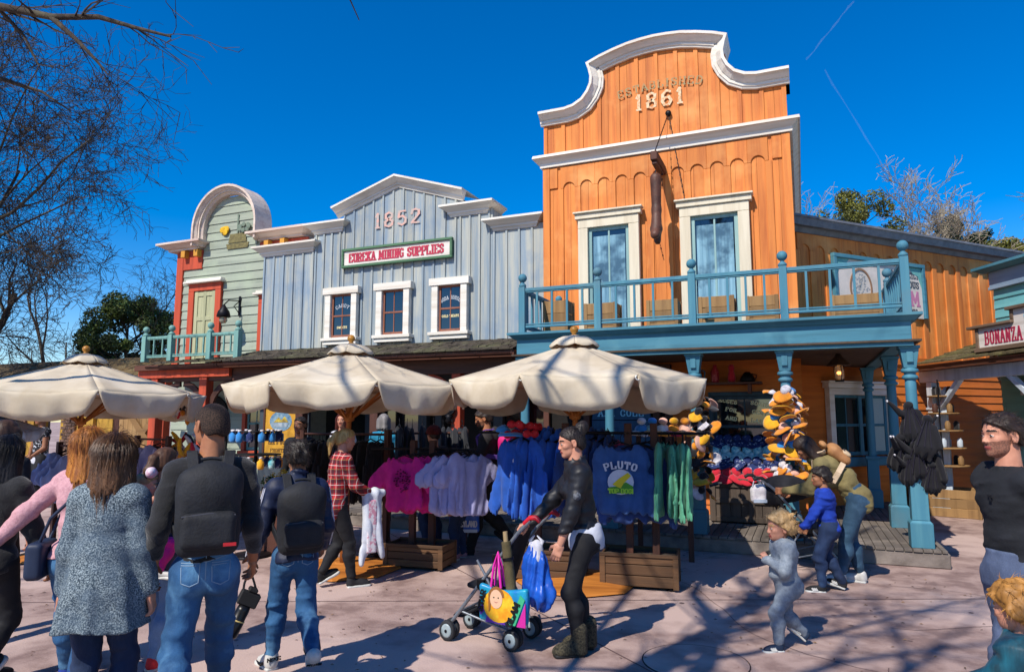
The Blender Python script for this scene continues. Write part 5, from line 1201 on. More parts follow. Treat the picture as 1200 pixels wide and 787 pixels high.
# long rail of black clothes behind them
bk = onD(420, 600, 8.6); a, b = onD(352, 600, 8.9)[:2], onD(452, 600, 8.4)[:2]
root = thing('clothes_rail', 'long dark rail of black clothes behind the plaid shirted woman', 'clothes rack', ((a[0]+b[0])/2, (a[1]+b[1])/2, 0), math.atan2(b[1]-a[1], b[0]-a[0]))
m = MB(); L = np.linalg.norm(b-a)
m.tube([(-L/2, 0, 1.45), (L/2, 0, 1.45)], .016, 8); m.build('bar', brownW, root)
for s in (-1, 1): q = MB(); q.box(s*L/2-.03, s*L/2+.03, -.03, .03, .05, 1.5); q.box(s*L/2-.04, s*L/2+.04, -.3, .3, 0, .05); q.build('stand', brownW, root)
row('sweat', blackc, a, b, 14, 'black sweatshirt on the long dark rail', 'black sweatshirts on the long rail', 1.36, None, (4, 5), 1.05)
a, b = onD(455, 600, 9.1)[:2], onD(545, 600, 9.3)[:2]; root = thing('clothes_rail', 'dark rail of charcoal clothes in the shade behind the pink shirts', 'clothes rack', ((a[0]+b[0])/2, (a[1]+b[1])/2, .2 if a[1] > 9 else 0), math.atan2(b[1]-a[1], b[0]-a[0]))
m = MB(); L = np.linalg.norm(b-a); m.tube([(-L/2, 0, 1.45), (L/2, 0, 1.45)], .016, 8); m.build('bar', brownW, root)
for s in (-1, 1): q = MB(); q.box(s*L/2-.03, s*L/2+.03, -.03, .03, .05, 1.5); q.box(s*L/2-.04, s*L/2+.04, -.3, .3, 0, .05); q.build('stand', brownW, root)
row('sweat', greyc, a, b, 8, 'charcoal sweatshirt on the rail in the shade', 'charcoal sweatshirts on the rail', 1.55, None, (4, 5), 1.0)
# rails at the left near the gate
for (pa, pb, D, n, mat, lab, grp, z) in (((158, 600), (190, 600), 9.6, 5, lav, 'pale lavender t shirt hanging before the plank gate', 'lavender t shirts before the gate', 1.27), ((66, 600), (92, 600), 9.0, 4, bluew, 'pale blue shirt hanging near the mud walled passage', 'pale blue shirts near the passage', 1.2)):
    a, b = onD(*pa, D)[:2], onD(*pb, D-.3)[:2]
    root = thing('clothes_rail', 'small rail of '+lab.split(' hanging')[0]+'s at the left', 'clothes rack', ((a[0]+b[0])/2, (a[1]+b[1])/2, 0), math.atan2(b[1]-a[1], b[0]-a[0]))
    L = np.linalg.norm(b-a)+.1; m = MB(); m.tube([(-L/2, 0, z+.09), (L/2, 0, z+.09)], .014, 8); m.build('bar', brownW, root)
    for s in (-1, 1): q = MB(); q.box(s*L/2-.03, s*L/2+.03, -.03, .03, .05, z+.14); q.box(s*L/2-.04, s*L/2+.04, -.3, .3, 0, .05); q.build('stand', brownW, root)
    row('tee', mat, a, b, n, lab, grp, z, None, (4, 5))

# ================================================================== caps
def cap_mesh():
    c = MB(); c.grid(lambda u, v: (.078*math.cos(2*PI*u)*math.cos(PI/2*v)*(1+.08*math.sin(u*19)), .088*math.sin(2*PI*u)*math.cos(PI/2*v), .075*math.sin(PI/2*v)*(1+.1*math.sin(u*13))), 18, 6)
    b = MB()
    def bill(u, v):
        a = (u-.5)*2.3; r = .075+.155*v*(1-.45*abs(u-.5)**1.5*2); return (r*math.sin(a)*.95, -r*math.cos(a)*1.1, .012-.05*v*v+.055*math.cos(a*1.5)*v+.03*abs(math.sin(a))*v)
    b.grid(bill, 12, 6)
    return c, b
def build_cap(name, label, cat, group, mats, tuft=True, cheeks=False):
    root = thing(name, label, cat, (0, 0, 0), 0, group); c, b = cap_mesh()
    o = c.build('crown', mats[0], root, fixn=False); o.modifiers.new('t', 'SOLIDIFY').thickness = .006
    o = b.build('bill', mats[1], root, fixn=False); o.modifiers.new('t', 'SOLIDIFY').thickness = -.014
    if tuft:
        t = MB()
        for k in range(6): a = k*1.05; t.lathe([(.012, 0), (.009, .03), (.001, .06)], (.025*math.cos(a), .025*math.sin(a), .06), 6, R=None)
        t.build('tuft', mats[2], root)
    if cheeks:
        t = MB(); t.ball((0, 0, .115), .055, 10, sc=(1, 1, .75)); t.build('bobble', mats[2], root)
    return root
plush = lambda k, c, c2=None: M('plush_'+k, c, c2 or c, rough=.95, sc=14, bump=.004, bsc=60, sheen=.3)
p_or, p_wh, p_bl, p_bk, p_sil, p_pk, p_ye, p_re, p_tq, p_nv = plush('orange', 'd88a1c', 'c87818'), plush('white', 'd8d4d4', 'b8b0b8'), plush('blue', '2a7cc0'), plush('black', '141218', '0c0b10'), M('silver_cloth', '9aa0a8', '5c6470', rough=.35, metal=.6, sc=24), plush('peach', 'd0a08c'), plush('yellow', 'e0a420', 'cc9010'), plush('red', 'b81c30'), plush('turquoise', '3ca0b0', 'c0e0e0'), M('spotted_navy', '1c2c5c', 'a8b0c8', rough=.9, sc=22, ramp=(.58, .64))
def bunch(proto, xc, yc, z0, z1, n, r, label, group, mats_list, seed, tilt=.5, sc=1., spin=None):
    rs = np.random.RandomState(seed); base = list(mats_list[0])
    for i in range(n):
        z = z1-(z1-z0)*(i+.5)/n; a = (i*2.4+rs.normal()*.3) if spin is None else rs.uniform(*spin)
        rr = r*rs.uniform(.8, 1.15); x, y = xc+rr*math.sin(a), yc-rr*math.cos(a)
        o = proto if i == 0 else dup(proto, mats={k.name: v for k, v in zip(base, mats_list[rs.randint(len(mats_list))])}, label=label, group=group)
        o.location = (x, y, z); o.rotation_euler = (rs.uniform(-.5, 1.2)*tilt+.2, rs.normal()*.4, a+rs.normal()*.5); k = sc*rs.uniform(.85, 1.15); o.scale = (k, k, k)
duckmats = [(p_wh, p_or, p_wh), (p_wh, p_ye, p_bl), (p_sil, p_or, p_wh), (p_bl, p_or, p_wh), (p_wh, p_or, p_pk)]
lab = 'white and blue cap with a big orange bill tied to the porch column'
cp = build_cap('billed_cap', lab, 'cap', 'orange billed caps on the column', duckmats[0], tuft=False)
bunch(cp, -.19, 9.1, .9, 2.0, 64, .14, lab, 'orange billed caps on the column', duckmats, 4, 1.0, .70)
lab = 'black cap with an orange bill in the bunch on the column beside the jade sweatshirts'
bm_ = [(p_bk, p_or, p_wh), (p_bk, p_pk, p_bk), (p_or, p_bk, p_bk), (p_bk, p_ye, p_or), (p_bk, p_wh, p_bk)]
cp2 = build_cap('black_cap', lab, 'cap', 'black caps on the second column', bm_[0], tuft=False)
p = onY(822, 525, 8.9); bunch(cp2, p[0], p[1], .72, 1.92, 36, .09, lab, 'black caps on the second column', bm_, 6, 1.0, .66)
# counter of caps on the boardwalk
root = thing('display_counter', 'weathered plank counter with framed panels heaped with patterned caps', 'counter', (-.72, 10.2, .2))
cw, ch = 1.12, .58; ctw = wood('counter_timber', '4e4238', '3a3029', True, .14)
m = MB(); x = -cw/2
while x < cw/2-.01: m.box(x, min(x+.14, cw/2)-.005, 0, .03, .02, ch); x += .14
m.build('front_boards', ctw, root, True, .004)
m = MB(); m.box(-cw/2, cw/2, .031, .5, .02, ch-.01); m.build('carcass', brownW, root)
m = MB(); m.box(-cw/2-.03, cw/2+.03, -.03, .53, ch, ch+.035); m.build('counter_top', ctw, root, True, .006)
m = MB()
for x in (-cw/2, -.04, cw/2-.08): m.box(x, x+.08, -.03, -.002, .02, ch-.004)
for z in (.02, .27, ch-.09):
    m.box(-cw/2+.081, -.041, -.027, -.002, z, z+.07); m.box(.041, cw/2-.081, -.027, -.002, z, z+.07)
m.build('panel_frame', ctw, root, True, .005)
m = MB()
for i in range(4): m.box(-cw/2, cw/2, .06+.13*i, .19+.13*i, ch+.036, ch+.10+.15*i)
m.build('stepped_shelf', ctw, root)
for k, (t, mat3, n, grp) in enumerate((('red cap with a white front in the lowest row on the counter', (p_re, p_re, p_wh), 8, 'red caps on the counter'), ('navy spotted cap in the second row on the counter', (p_nv, p_nv, p_wh), 8, 'navy spotted caps on the counter'), ('turquoise cap in the third row on the counter', (p_tq, p_tq, p_wh), 8, 'turquoise caps on the counter'), ('dark blue patterned cap in the top row on the counter', (p_nv, p_nv, p_nv), 8, 'dark caps on the counter'))):
    cc = build_cap('patterned_cap', t, 'cap', grp, mat3, tuft=False); rs = np.random.RandomState(k)
    for i in range(n):
        o = cc if i == 0 else dup(cc, label=t, group=grp)
        o.location = (-.72-cw/2+.08+i*(cw-.14)/(n-1)+rs.normal()*.012, 10.2+.09+.13*k, .2+ch+.11+.15*k); o.rotation_euler = (rs.uniform(.5, .9), rs.normal()*.15, rs.normal()*.25); o.scale = (.92, .92, .92)
# shelf of caps behind the right parasol
pa, pb = onD(748, 505, 8.2), onD(806, 505, 8.1)
root = thing('cap_stand', 'dark stand with a shelf of bobble caps behind the jade sweatshirts', 'stand', ((pa[0]+pb[0])/2, (pa[1]+pb[1])/2, 0), math.atan2(pb[1]-pa[1], pb[0]-pa[0]))
L = np.linalg.norm(pb-pa); m = MB(); m.box(-L/2-.03, L/2+.03, -.12, .12, pa[2]-.02, pa[2]); m.build('shelf', brownW, root)
for s in (-1, 1): q = MB(); q.box(s*L/2-.03, s*L/2+.03, -.03, .03, 0, pa[2]-.021); q.build('post', brownW, root)
cols = [('white and blue bobble cap at the left end of the stand shelf', (p_bl, p_wh, p_wh)), ('sky blue bobble cap, second on the stand shelf', (p_tq, p_or, p_bl)), ('orange and white bobble cap, third on the stand shelf', (p_wh, p_or, p_pk)), ('orange red bobble cap, fourth on the stand shelf', (p_or, p_re, p_ye)), ('pink and orange bobble cap at the right end of the stand shelf', (p_pk, p_or, p_or))]
for i, (t, mm) in enumerate(cols):
    o = build_cap('bobble_cap', t, 'cap', 'bobble caps on the stand shelf', mm, tuft=False, cheeks=True); q = pa+(pb-pa)*(i+.3)/4.6; o.location = (q[0], q[1], q[2]+.01); o.rotation_euler = (.3, 0, .35)
# red spotted bows and a blue cap on top of the blue rack
spot = M('red_spotted', 'b01424', 'e0d8d8', rough=.7, sc=30, ramp=(.66, .70))
for i, (px, py) in enumerate(((604, 497), (616, 499), (609, 507), (622, 508), (598, 509), (630, 500))):
    q = onD(px, py, 7.0+.06*(i % 3)); root = thing('spotted_bow', 'shiny red bow with white spots in the cluster above the blue sweatshirts', 'bow', tuple(q), .3*i, 'red spotted bows above the blue rack')
    f = s_union([s_ell((-.045, 0, 0), (.05, .03, .042)), s_ell((.045, 0, 0), (.05, .03, .042))], .012); sdf_obj('loops', f, .011, spot, root)
    m = MB(); m.ball((0, -.012, 0), .022, 10); m.build('knot', spot, root)
o = build_cap('blue_cap', 'plain sky blue cap left of the red spotted bows', 'cap', None, (p_bl, p_bl, p_bl), tuft=False); q = onD(590, 506, 7.15); o.location = tuple(q); o.rotation_euler = (.2, 0, 1.2)
# black hooded cloaks on the right column
def cloak_proto():
    root = thing('hooded_cloak', 'black hooded cloak with purple piping in the bunch on the right column', 'cloak', (0, 0, 0), 0, 'black cloaks on the right column')
    base = s_union([s_cone((0, 0, 0), (.02, -.02, -.34), .05, .15), s_ell((0, -.03, .03), (.055, .06, .05)), s_cone((-.1, -.02, -.08), (-.26, -.03, .1), .045, .02), s_cone((.1, -.02, -.08), (.22, -.05, -.3), .045, .03), s_cone((.05, 0, -.3), (.12, -.03, -.5), .06, .01), s_cone((-.07, 0, -.3), (-.1, -.05, -.46), .05, .012)], .04)
    def f(P): return base(P)+(np.sin(np.arctan2(P[:, 0], -P[:, 1])*9)*.014+nz(P, 22, 3)*.01)*np.clip(-P[:, 2]*3+.3, 0, 1)
    f.bb = base.bb; sdf_obj('cloth', f, .014, fab('cloak_black', '121118', '0b0a10'), root)
    m = MB()
    for k in range(5): a = -1.0+k*.5; m.tube([(.05*math.sin(a), -.06*math.cos(a)-.03, 0), (.12*math.sin(a), -.13*math.cos(a)-.02, -.2), (.165*math.sin(a), -.17*math.cos(a)-.02, -.33)], .004, 5)
    m.build('piping', M('purple_piping', '1e182c', rough=.8), root)
    m = MB(); m.tube([(-.27, -.03, .1), (-.28, -.03, .12)], .014, 6); m.build('tag', p_wh, root); return root
ck0 = cloak_proto()
for i, (dx, dz, a, rx, s) in enumerate(((-.06, 1.78, .3, .1, 1.0), (.13, 1.62, -.5, -.1, 1.05), (-.16, 1.42, .9, .3, 1.0), (.16, 1.3, -.9, .2, 1.1), (0, 1.36, .1, .35, 1.05), (.05, 1.58, 2.4, .2, 1.0), (-.1, 1.2, .6, .25, .8), (.14, 1.12, -.3, .3, .8))):
    o = ck0 if i == 0 else dup(ck0, label='black hooded cloak with purple piping in the bunch on the right column', group='black cloaks on the right column')
    o.location = (1.17+dx, 9.2-.13*math.cos(a)*1.0, dz); o.rotation_euler = (rx, dx*1.5, a); o.scale = (s*.84,)*3
# bunches of plush tails and small goods at the green shop
tailm = [p_or, p_wh, p_re, p_bk, p_ye]
def tail_proto():
    root = thing('plush_tail', 'long coloured plush tail in the upper bunch beside the arched opening', 'soft toy', (0, 0, 0), 0, 'plush tails by the green shop')
    m = MB(); m.tube([(0, 0, 0), (.01, -.04, -.06), (.02, -.05, -.15), (.05, -.04, -.22)], [.015, .03, .032, .012], 8); m.build('tail', p_or, root); q = MB(); q.tube([(.03, -.05, -.17), (.05, -.04, -.22), (.06, -.04, -.25)], [.033, .03, .004], 8); q.build('tip', p_wh, root); return root
t0 = tail_proto(); rs = np.random.RandomState(9); first = True
for (px, py, n, sp, lab) in ((222, 482, 16, .16, 'long coloured plush tail in the upper bunch beside the arched opening'), (219, 522, 20, .25, 'long coloured plush tail in the lower bunch beside the man with a backpack')):
    c = onD(px, py, 9.6)
    for i in range(n):
        o = t0 if first else dup(t0, mats={'plush_orange': tailm[rs.randint(5)], 'plush_white': tailm[rs.randint(5)]}, label=lab, group='plush tails by the green shop'); first = False
        a = rs.rand()*6.3; o.location = (c[0]+sp*rs.normal()*.5, c[1]+sp*rs.normal()*.4, c[2]+.1+rs.normal()*.06); o.rotation_euler = (rs.normal()*.5, rs.normal()*.6, a)
# small spinner of blue bottles and mitts, flower trough
c = onD(300, 525, 8.4); root = thing('goods_spinner', 'dark wire stand of small blue and turquoise goods beside the ochre poster', 'stand', (c[0], c[1], 0))
m = MB(); m.tube([(0, 0, 0), (0, 0, c[2]+.3)], .02, 8); m.lathe([(.25, 0), (.22, .03), (.03, .05)], (0, 0, 0), 14); m.build('pole', iron, root)
m = MB()
for z in (c[2]+.2, c[2]-.08): m.lathe([(.3, z), (.3, z+.012), (.28, z+.012)], (0, 0, 0), 18)
m.build('ring', iron, root)
gi = 0
for z, mats, lab in ((c[2]+.08, (p_bl, p_nv, p_bl), 'small blue flask hanging on the upper ring of the wire stand'), (c[2]-.24, (p_tq, p_nv, p_ye), 'small turquoise or yellow pouch on the lower ring of the wire stand')):
    pr = thing('hanging_flask', lab, 'flask', (0, 0, 0), 0, 'small goods on the wire stand')
    m = MB(); m.lathe([(.03, 0), (.042, .02), (.042, .09), (.02, .11), (.02, .13)], (0, 0, 0), 10); m.build('flask', mats[0], pr); q = MB(); q.lathe([(.022, .125), (.022, .145), (.012, .15)], (0, 0, 0), 8); q.build('cap', p_wh, pr)
    for i in range(13):
        o = pr if i == 0 else dup(pr, mats={mats[0].name: mats[i % 3]}, label=lab, group='small goods on the wire stand')
        a = 2*PI*i/13; o.location = (c[0]+.28*math.sin(a), c[1]-.28*math.cos(a), z)
c = onD(337, 560, 8.6); root = thing('flower_trough', 'dark trough of small yellow and white flowers below the ochre poster', 'planter', (c[0], c[1], 0), .2)
m = MB(); m.box(-.28, .28, -.13, .13, 0, c[2]-.1); m.build('trough', brownW, root, True, .01)
rs = np.random.RandomState(5); V, F = leaf_cloud(rs, [(rs.uniform(-.25, .25), rs.uniform(-.1, .1), c[2]-.08+rs.uniform(0, .06)) for _ in range(14)], [.07]*14, 900, .02); add_mesh('foliage', V, F, M('leaf_fresh', '3c5a20', '24400f', rough=.6, isl=.4), root)
for nm, mm, nn in (('yellow_flowers', M('petal_yellow', 'e0b820', rough=.7, isl=.2), 500), ('white_flowers', M('petal_white', 'dcd4bc', rough=.7), 160)):
    V, F = leaf_cloud(rs, [(rs.uniform(-.27, .27), rs.uniform(-.12, .1), c[2]+.0+rs.uniform(-.02, .06)) for _ in range(12)], [.05]*12, nn, .013, .9); add_mesh(nm, V, F, mm, root)
# tiered display at the right
c = onZ(1118, 606); root = thing('tiered_display', 'pale tiered display tower of thin trays on a plank crate beside the white posts', 'display stand', (c[0], c[1]+.35, 0), -.35)
m = MB(); m.box(-.06, .06, .05, .16, .4, 2.15); m.build('backboard', whiteP, root, True, .006)
for i in range(5):
    z = .82+i*.3; m = MB(); m.lathe([(.34-.03*i, z), (.35-.03*i, z+.025), (.32-.03*i, z+.03)], (0, .05, 0), 20); m.build('tray', tanW, root)
    q = MB(); q.tube([(.0, -.22, z), (.0, -.22, z+.3)], .012, 6); q.build('spindle', iron, root)
tw = c[0], c[1]+.35
make_crate('plank_crate', 'long low plank crate under the tiered display tower', 1.05, .75, .46, (tw[0], tw[1], 0), -.35, tanW)
rs = np.random.RandomState(7)
for i in range(5):
    for k in range(4):
        lab = 'small dark jar on the trays of the tiered display'; a = k*1.5+i*.4-1.8; r = .25-.03*i; x, y = r*math.sin(a), .05-r*math.cos(a); ca, sa = math.cos(-.35), math.sin(-.35)
        jt = thing('display_jar', lab, 'jar', (tw[0]+x*ca-y*sa, tw[1]+x*sa+y*ca, .82+i*.3+.03), 0, 'jars on the tiered display')
        m = MB(); m.lathe([(.04, 0), (.045, .02), (.045, .12), (.025, .15), (.025, .16)], (0, 0, 0), 10); m.build('jar', [brownW, tanW, p_bk, whiteP][rs.randint(4)], jt)
# enamel jugs and things on the shelf under the balcony
for (x, nm, lab, prof, mt, hand) in ((-1.5, 'enamel_jug', 'speckled blue enamel jug on the shelf above the lettered window', [(.075, 0), (.09, .02), (.07, .2), (.075, .22)], M('enamel_blue', '2c6a88', '9ab8c8', rough=.3, sc=40, ramp=(.6, .64)), True), (-1.22, 'red_bottle', 'red speckled bottle on the shelf above the lettered window', [(.05, 0), (.06, .02), (.06, .17), (.03, .23), (.03, .27)], M('enamel_red', '9c2430', 'd08a8a', rough=.4, sc=40, ramp=(.6, .64)), False), (-.98, 'shelf_doll', 'small plush figure with a red cap on the shelf', [(.05, 0), (.06, .05), (.05, .14), (.035, .16), (.05, .22), (.03, .27)], p_re, False), (-.75, 'tin_kettle', 'dark tin kettle on the shelf above the lettered window', [(.1, 0), (.11, .04), (.06, .13), (.03, .15)], iron, True)):
    root = thing(nm, lab, nm.split('_')[-1], (x, YO-.17, 2.192)); m = MB(); m.lathe(prof, (0, 0, 0), 14); m.build('body', mt, root)
    if hand: q = MB(); q.tube([(prof[-1][0], 0, prof[-1][1]-.02), (.13, 0, prof[-1][1]-.05), (.12, 0, .06), (prof[0][0], 0, .04)], .009, 6); q.build('handle', mt, root)
# ================================================================== people
SKIN = {}
def skin_mats(tone, hairc):
    k = (tone, hairc)
    if k not in SKIN:
        base = {'fair': ('c48a70', 'b0765e'), 'tan': ('a8704e', '925c40'), 'olive': ('9a6848', '84543a')}[tone]
        SKIN[k] = [M('skin_'+tone, *base, rough=.6, sc=9, bump=.001, bsc=60, spec=.4), M('lips_'+tone, '964a44', rough=.4), M('brow_'+hairc, hairc, rough=.8), M('eye_white', 'b8b0a8', rough=.25), M('eye_iris', '20140e', rough=.15), M('stubble_'+tone, '6e4c3e' if tone == 'fair' else '5a3c2c', base[1], rough=.7, sc=120, ramp=(.4, .75))]
    return SKIN[k]
def hair_mat(c, c2): return M('hair_'+c+c2, c, c2, rough=.55, sc=26, stretch=(1, 1, .06), bump=.004, bsc=40, bstretch=(1, 1, .05), spec=.35, ramp=(.35, .65))
def strand_mat(m):
    k = 'strand_'+m.name
    if k not in MATS:
        c = m.name.split('hair_')[-1]; M(k, c[:6], c[6:12], rough=.5, sc=9, isl=.3, spec=.4) if len(c) >= 12 else M(k, '2a211b', rough=.6, isl=.3)
    return MATS[k]
from mathutils.bvhtree import BVHTree
def stitch(o, lines, direction, r, mat, name, parent=None):
    """sew lines onto a garment: points are dropped onto its surface along a direction"""
    t = BVHTree.FromPolygons([v.co for v in o.data.vertices], [tuple(p.vertices) for p in o.data.polygons]); d = Vector(direction).normalized(); mb = MB()
    for pts in lines:
        out = []
        for a, b in zip(pts[:-1], pts[1:]):
            for k in range(5):
                p = Vector(tuple(np.asarray(a)+(np.asarray(b)-np.asarray(a))*k/5)); h = t.ray_cast(p-d*.5, d)
                if h[0] is not None: out.append(np.array(h[0])-np.array(d)*r*.3)
        if len(out) > 2: mb.tube(out, r, 4)
    if mb.v: return mb.build(name, mat, parent or o)
def jean_seams(J, mat, back=True):
    o = [c for c in J['root'].children if c.name.startswith('trousers')][0]; S = J['S']; R2 = np.stack([J['xr'], J['fwd'], J['sp']], 1); hc = J['hc']; s_ = -1 if back else 1
    L = [[hc+V3(0, 0, .06*S), hc+V3(0, 0, -.05*S)], [hc+V3(-.09*S, 0, .045*S), hc+V3(0, 0, .025*S), hc+V3(.09*S, 0, .045*S)], [hc+V3(-.1*S, 0, .066*S), hc+V3(.1*S, 0, .066*S)]]
    for s in (-1, 1):
        c = hc+V3(s*.042*S, 0, -.01*S); w, h = .026*S, .032*S; L.append([c+V3(-w, 0, h), c+V3(w, 0, h), c+V3(w*.9, 0, -h*.7), c+V3(0, 0, -h), c+V3(-w*.9, 0, -h*.7), c+V3(-w, 0, h)]); L.append([c+V3(-w, 0, h*.8), c+V3(w, 0, h*.8)])
    stitch(o, L, (0, -s_, 0), .0028, mat, 'pocket_stitching')
def ik(a, t, l1, l2, pole):
    a, t, pole = (np.asarray(q, float) for q in (a, t, pole)); d = t-a; L = np.linalg.norm(d); L2 = min(L, (l1+l2)*.998); d = d/max(L, 1e-6); t = a+d*L2
    c = np.clip((l1*l1+L2*L2-l2*l2)/(2*l1*L2), -1, 1); p = pole-d*(pole @ d); p /= max(np.linalg.norm(p), 1e-6)
    return a+d*l1*c+p*l1*math.sqrt(max(0, 1-c*c)), t
def xf(f, R, o, bb=None):
    """place a local signed distance function: world = R @ local + o"""
    R = np.asarray(R, float); o = np.asarray(o, float); g = lambda P: f((P-o) @ R)
    lo, hi = f.bb; cs = np.array([[x, y, z] for x in (lo[0], hi[0]) for y in (lo[1], hi[1]) for z in (lo[2], hi[2])]) @ R.T+o
    g.bb = (cs.min(0), cs.max(0)); return g
def head_sdf(h, fem=False, child=False):
    e = lambda c, r: s_ell(V3(*c)*h, V3(*r)*h)
    jw = .22 if fem else .255
    if child: jw = .25
    ps = [e((0, -.06, .13), (.335, .42, .37)), e((0, .12, -.16), (jw, .27, .33)), e((0, .10, -.30 if not child else -.26), (jw*.86, .25, .17)), e((0, .285, -.40 if not child else -.34), (.10, .09, .075)),
          e((-.16, .22, -.08), (.10, .12, .10)), e((.16, .22, -.08), (.10, .12, .10)), e((0, .30 if fem or child else .31, .10), (.21, .08, .05))]
    base = s_union(ps, .07*h)
    nose = s_union([s_cone(V3(0, .37, .03)*h, V3(0, .425 if fem or child else .44, -.12)*h, .028*h, .040*h), e((-.05, .40, -.14), (.04, .05, .035)), e((.05, .40, -.14), (.04, .05, .035))], .02*h)
    lips = s_union([e((0, .372, -.235), (.105, .04, .022)), e((0, .368, -.275), (.09, .04, .026))], .01*h)
    sock = [e((s*.145, .43, .01), (.085, .09, .055)) for s in (-1, 1)]; eye = [e((s*.142, .318, .005), (.065, .062, .045)) for s in (-1, 1)]
    ears = [s_ell(V3(s*.345, -.05, -.03)*h, V3(.03, .085, .145)*h, rotm('Z', s*.35)) for s in (-1, 1)]; earh = [e((s*.37, -.04, -.01), (.02, .045, .08)) for s in (-1, 1)]
    mouth = e((0, .40, -.255), (.09, .05, .007))
    def f(P):
        d = base(P); d = smin(d, nose(P), .035*h)
        for s in sock: d = -smin(-d, s(P), .03*h)
        for s in eye: d = np.minimum(d, s(P))
        d = smin(d, lips(P), .02*h); d = np.maximum(d, -mouth(P))
        for s, t in zip(ears, earh): d = smin(d, np.maximum(s(P), -t(P)), .015*h)
        return d
    f.bb = (V3(-.42, -.52, -.52)*h, V3(.42, .54, .52)*h); return f
def head_mat(C, h):
    q = C/h; x, y, z = np.abs(q[:, 0]), q[:, 1], q[:, 2]; m = np.zeros(len(q), int)
    m[(y > .33) & (x < .10) & (z < -.215) & (z > -.30)] = 1
    bz = .118-.9*(x-.13)**2; m[(y > .26) & (x > .05) & (x < .235) & (np.abs(z-bz) < .024)] = 2
    ev = ((x-.142)/.058)**2+((z-.003)/.024)**2; m[(y > .27) & (ev < 1)] = 3; m[(y > .30) & ((x-.142)**2+(z-.003)**2 < .027**2)] = 4
    m[(y > .26) & (ev < 1.3) & (ev >= 1) & (z > .010)] = 2
    return m
def hand_sdf(s, L, curl=.5, grip=False, point=False):
    """hand along +z (fingers), palm faces +y, thumb toward s*x ; origin at the wrist"""
    pl, pw = L*.5, L*.21
    ps = [s_box((0, 0, pl*.55), (pw, L*.075, pl*.5), L*.06), s_cone((0, 0, -.02), (0, 0, pl*.25), L*.12, L*.13)]
    fs = []
    for i, (x, ln) in enumerate(((.78, .40), (.27, .46), (-.25, .43), (-.74, .33))):
        p = V3(s*x*pw, 0, pl*.96); d0 = V3(s*x*.10, .06, 1); d0 /= np.linalg.norm(d0); c = curl*(1+.08*i) if not (point and i == 0) else .15; a = c*.75
        for j, (fr, r) in enumerate(((.45, .058), (.31, .050), (.24, .043))):
            d = V3(d0[0], math.sin(a), math.cos(a)*d0[2]); d /= np.linalg.norm(d); q = p+d*ln*fr*L; fs.append((i, s_cone(p, q, r*L, (r-.006)*L))); p = q; a += c*(1.05 if j == 0 else .8)
    t = V3(s*pw*.75, L*.01, pl*.22); t2 = t+V3(s*.72, .35+.35*curl, .62)*L*.2; t3 = t2+V3(s*(.35-.5*curl), .3+.5*curl, .8)*L*.15; t4 = t3+V3(s*(.2-.5*curl), .3+.5*curl, .8)*L*.11
    th = s_union([s_cone(t, t2, .085*L, .062*L), s_cone(t2, t3, .06*L, .052*L), s_cone(t3, t4, .052*L, .042*L)], .01)
    palm = s_union(ps, .02)
    def f(P):
        d = palm(P); d = smin(d, th(P), .012)
        for i in range(4):
            g = None
            for k, c in fs:
                if k == i: g = c(P) if g is None else smin(g, c(P), .004)
            d = smin(d, g, .005)
        return d
    f.bb = (V3(-.12, -.1, -.05)*1.0, V3(.12, .14, L*1.15)); return f
def foot_frame(A, yaw, pitch): return rotm('Z', yaw) @ rotm('X', -pitch)
def shoe_parts(L, style):
    """shoe in its own frame: y toward the toe, ankle at the origin, ground at z=-.3L"""
    g = -.30*L; w = .185*L
    sole = s_union([s_box((0, .30*L, g+.035*L), (w*1.02, .48*L, .055*L), .05*L), s_ell((0, .60*L, g+.04*L), (w*1.08, .22*L, .06*L))], .03)
    up = [s_ell((0, .58*L, g+.12*L), (w*.92, .24*L, .13*L)), s_ell((0, .30*L, g+.17*L), (w*.85, .30*L, .17*L)), s_cone((0, -.04*L, g+.16*L), (0, -.03*L, .02*L), .175*L, .165*L)]
    if style == 'boot': up += [s_cone((0, -.04*L, g+.16*L), (0, -.02*L, .48*L), .24*L, .27*L), s_ell((0, .34*L, g+.22*L), (w*1.1, .36*L, .22*L)), s_ell((0, .58*L, g+.15*L), (w*1.1, .26*L, .17*L))]
    if style == 'high': up += [s_cone((0, -.03*L, 0), (0, -.03*L, .16*L), .17*L, .175*L)]
    upper = s_union(up, .04*L/.25); cut = (sole.bb[0][2])
    def f(P): return np.maximum(upper(P), -(P[:, 2]-(g+.06*L)))
    f.bb = upper.bb
    def s2(P): return np.maximum(sole(P), (P[:, 2]-(g+.10*L)))
    s2.bb = sole.bb; return f, s2

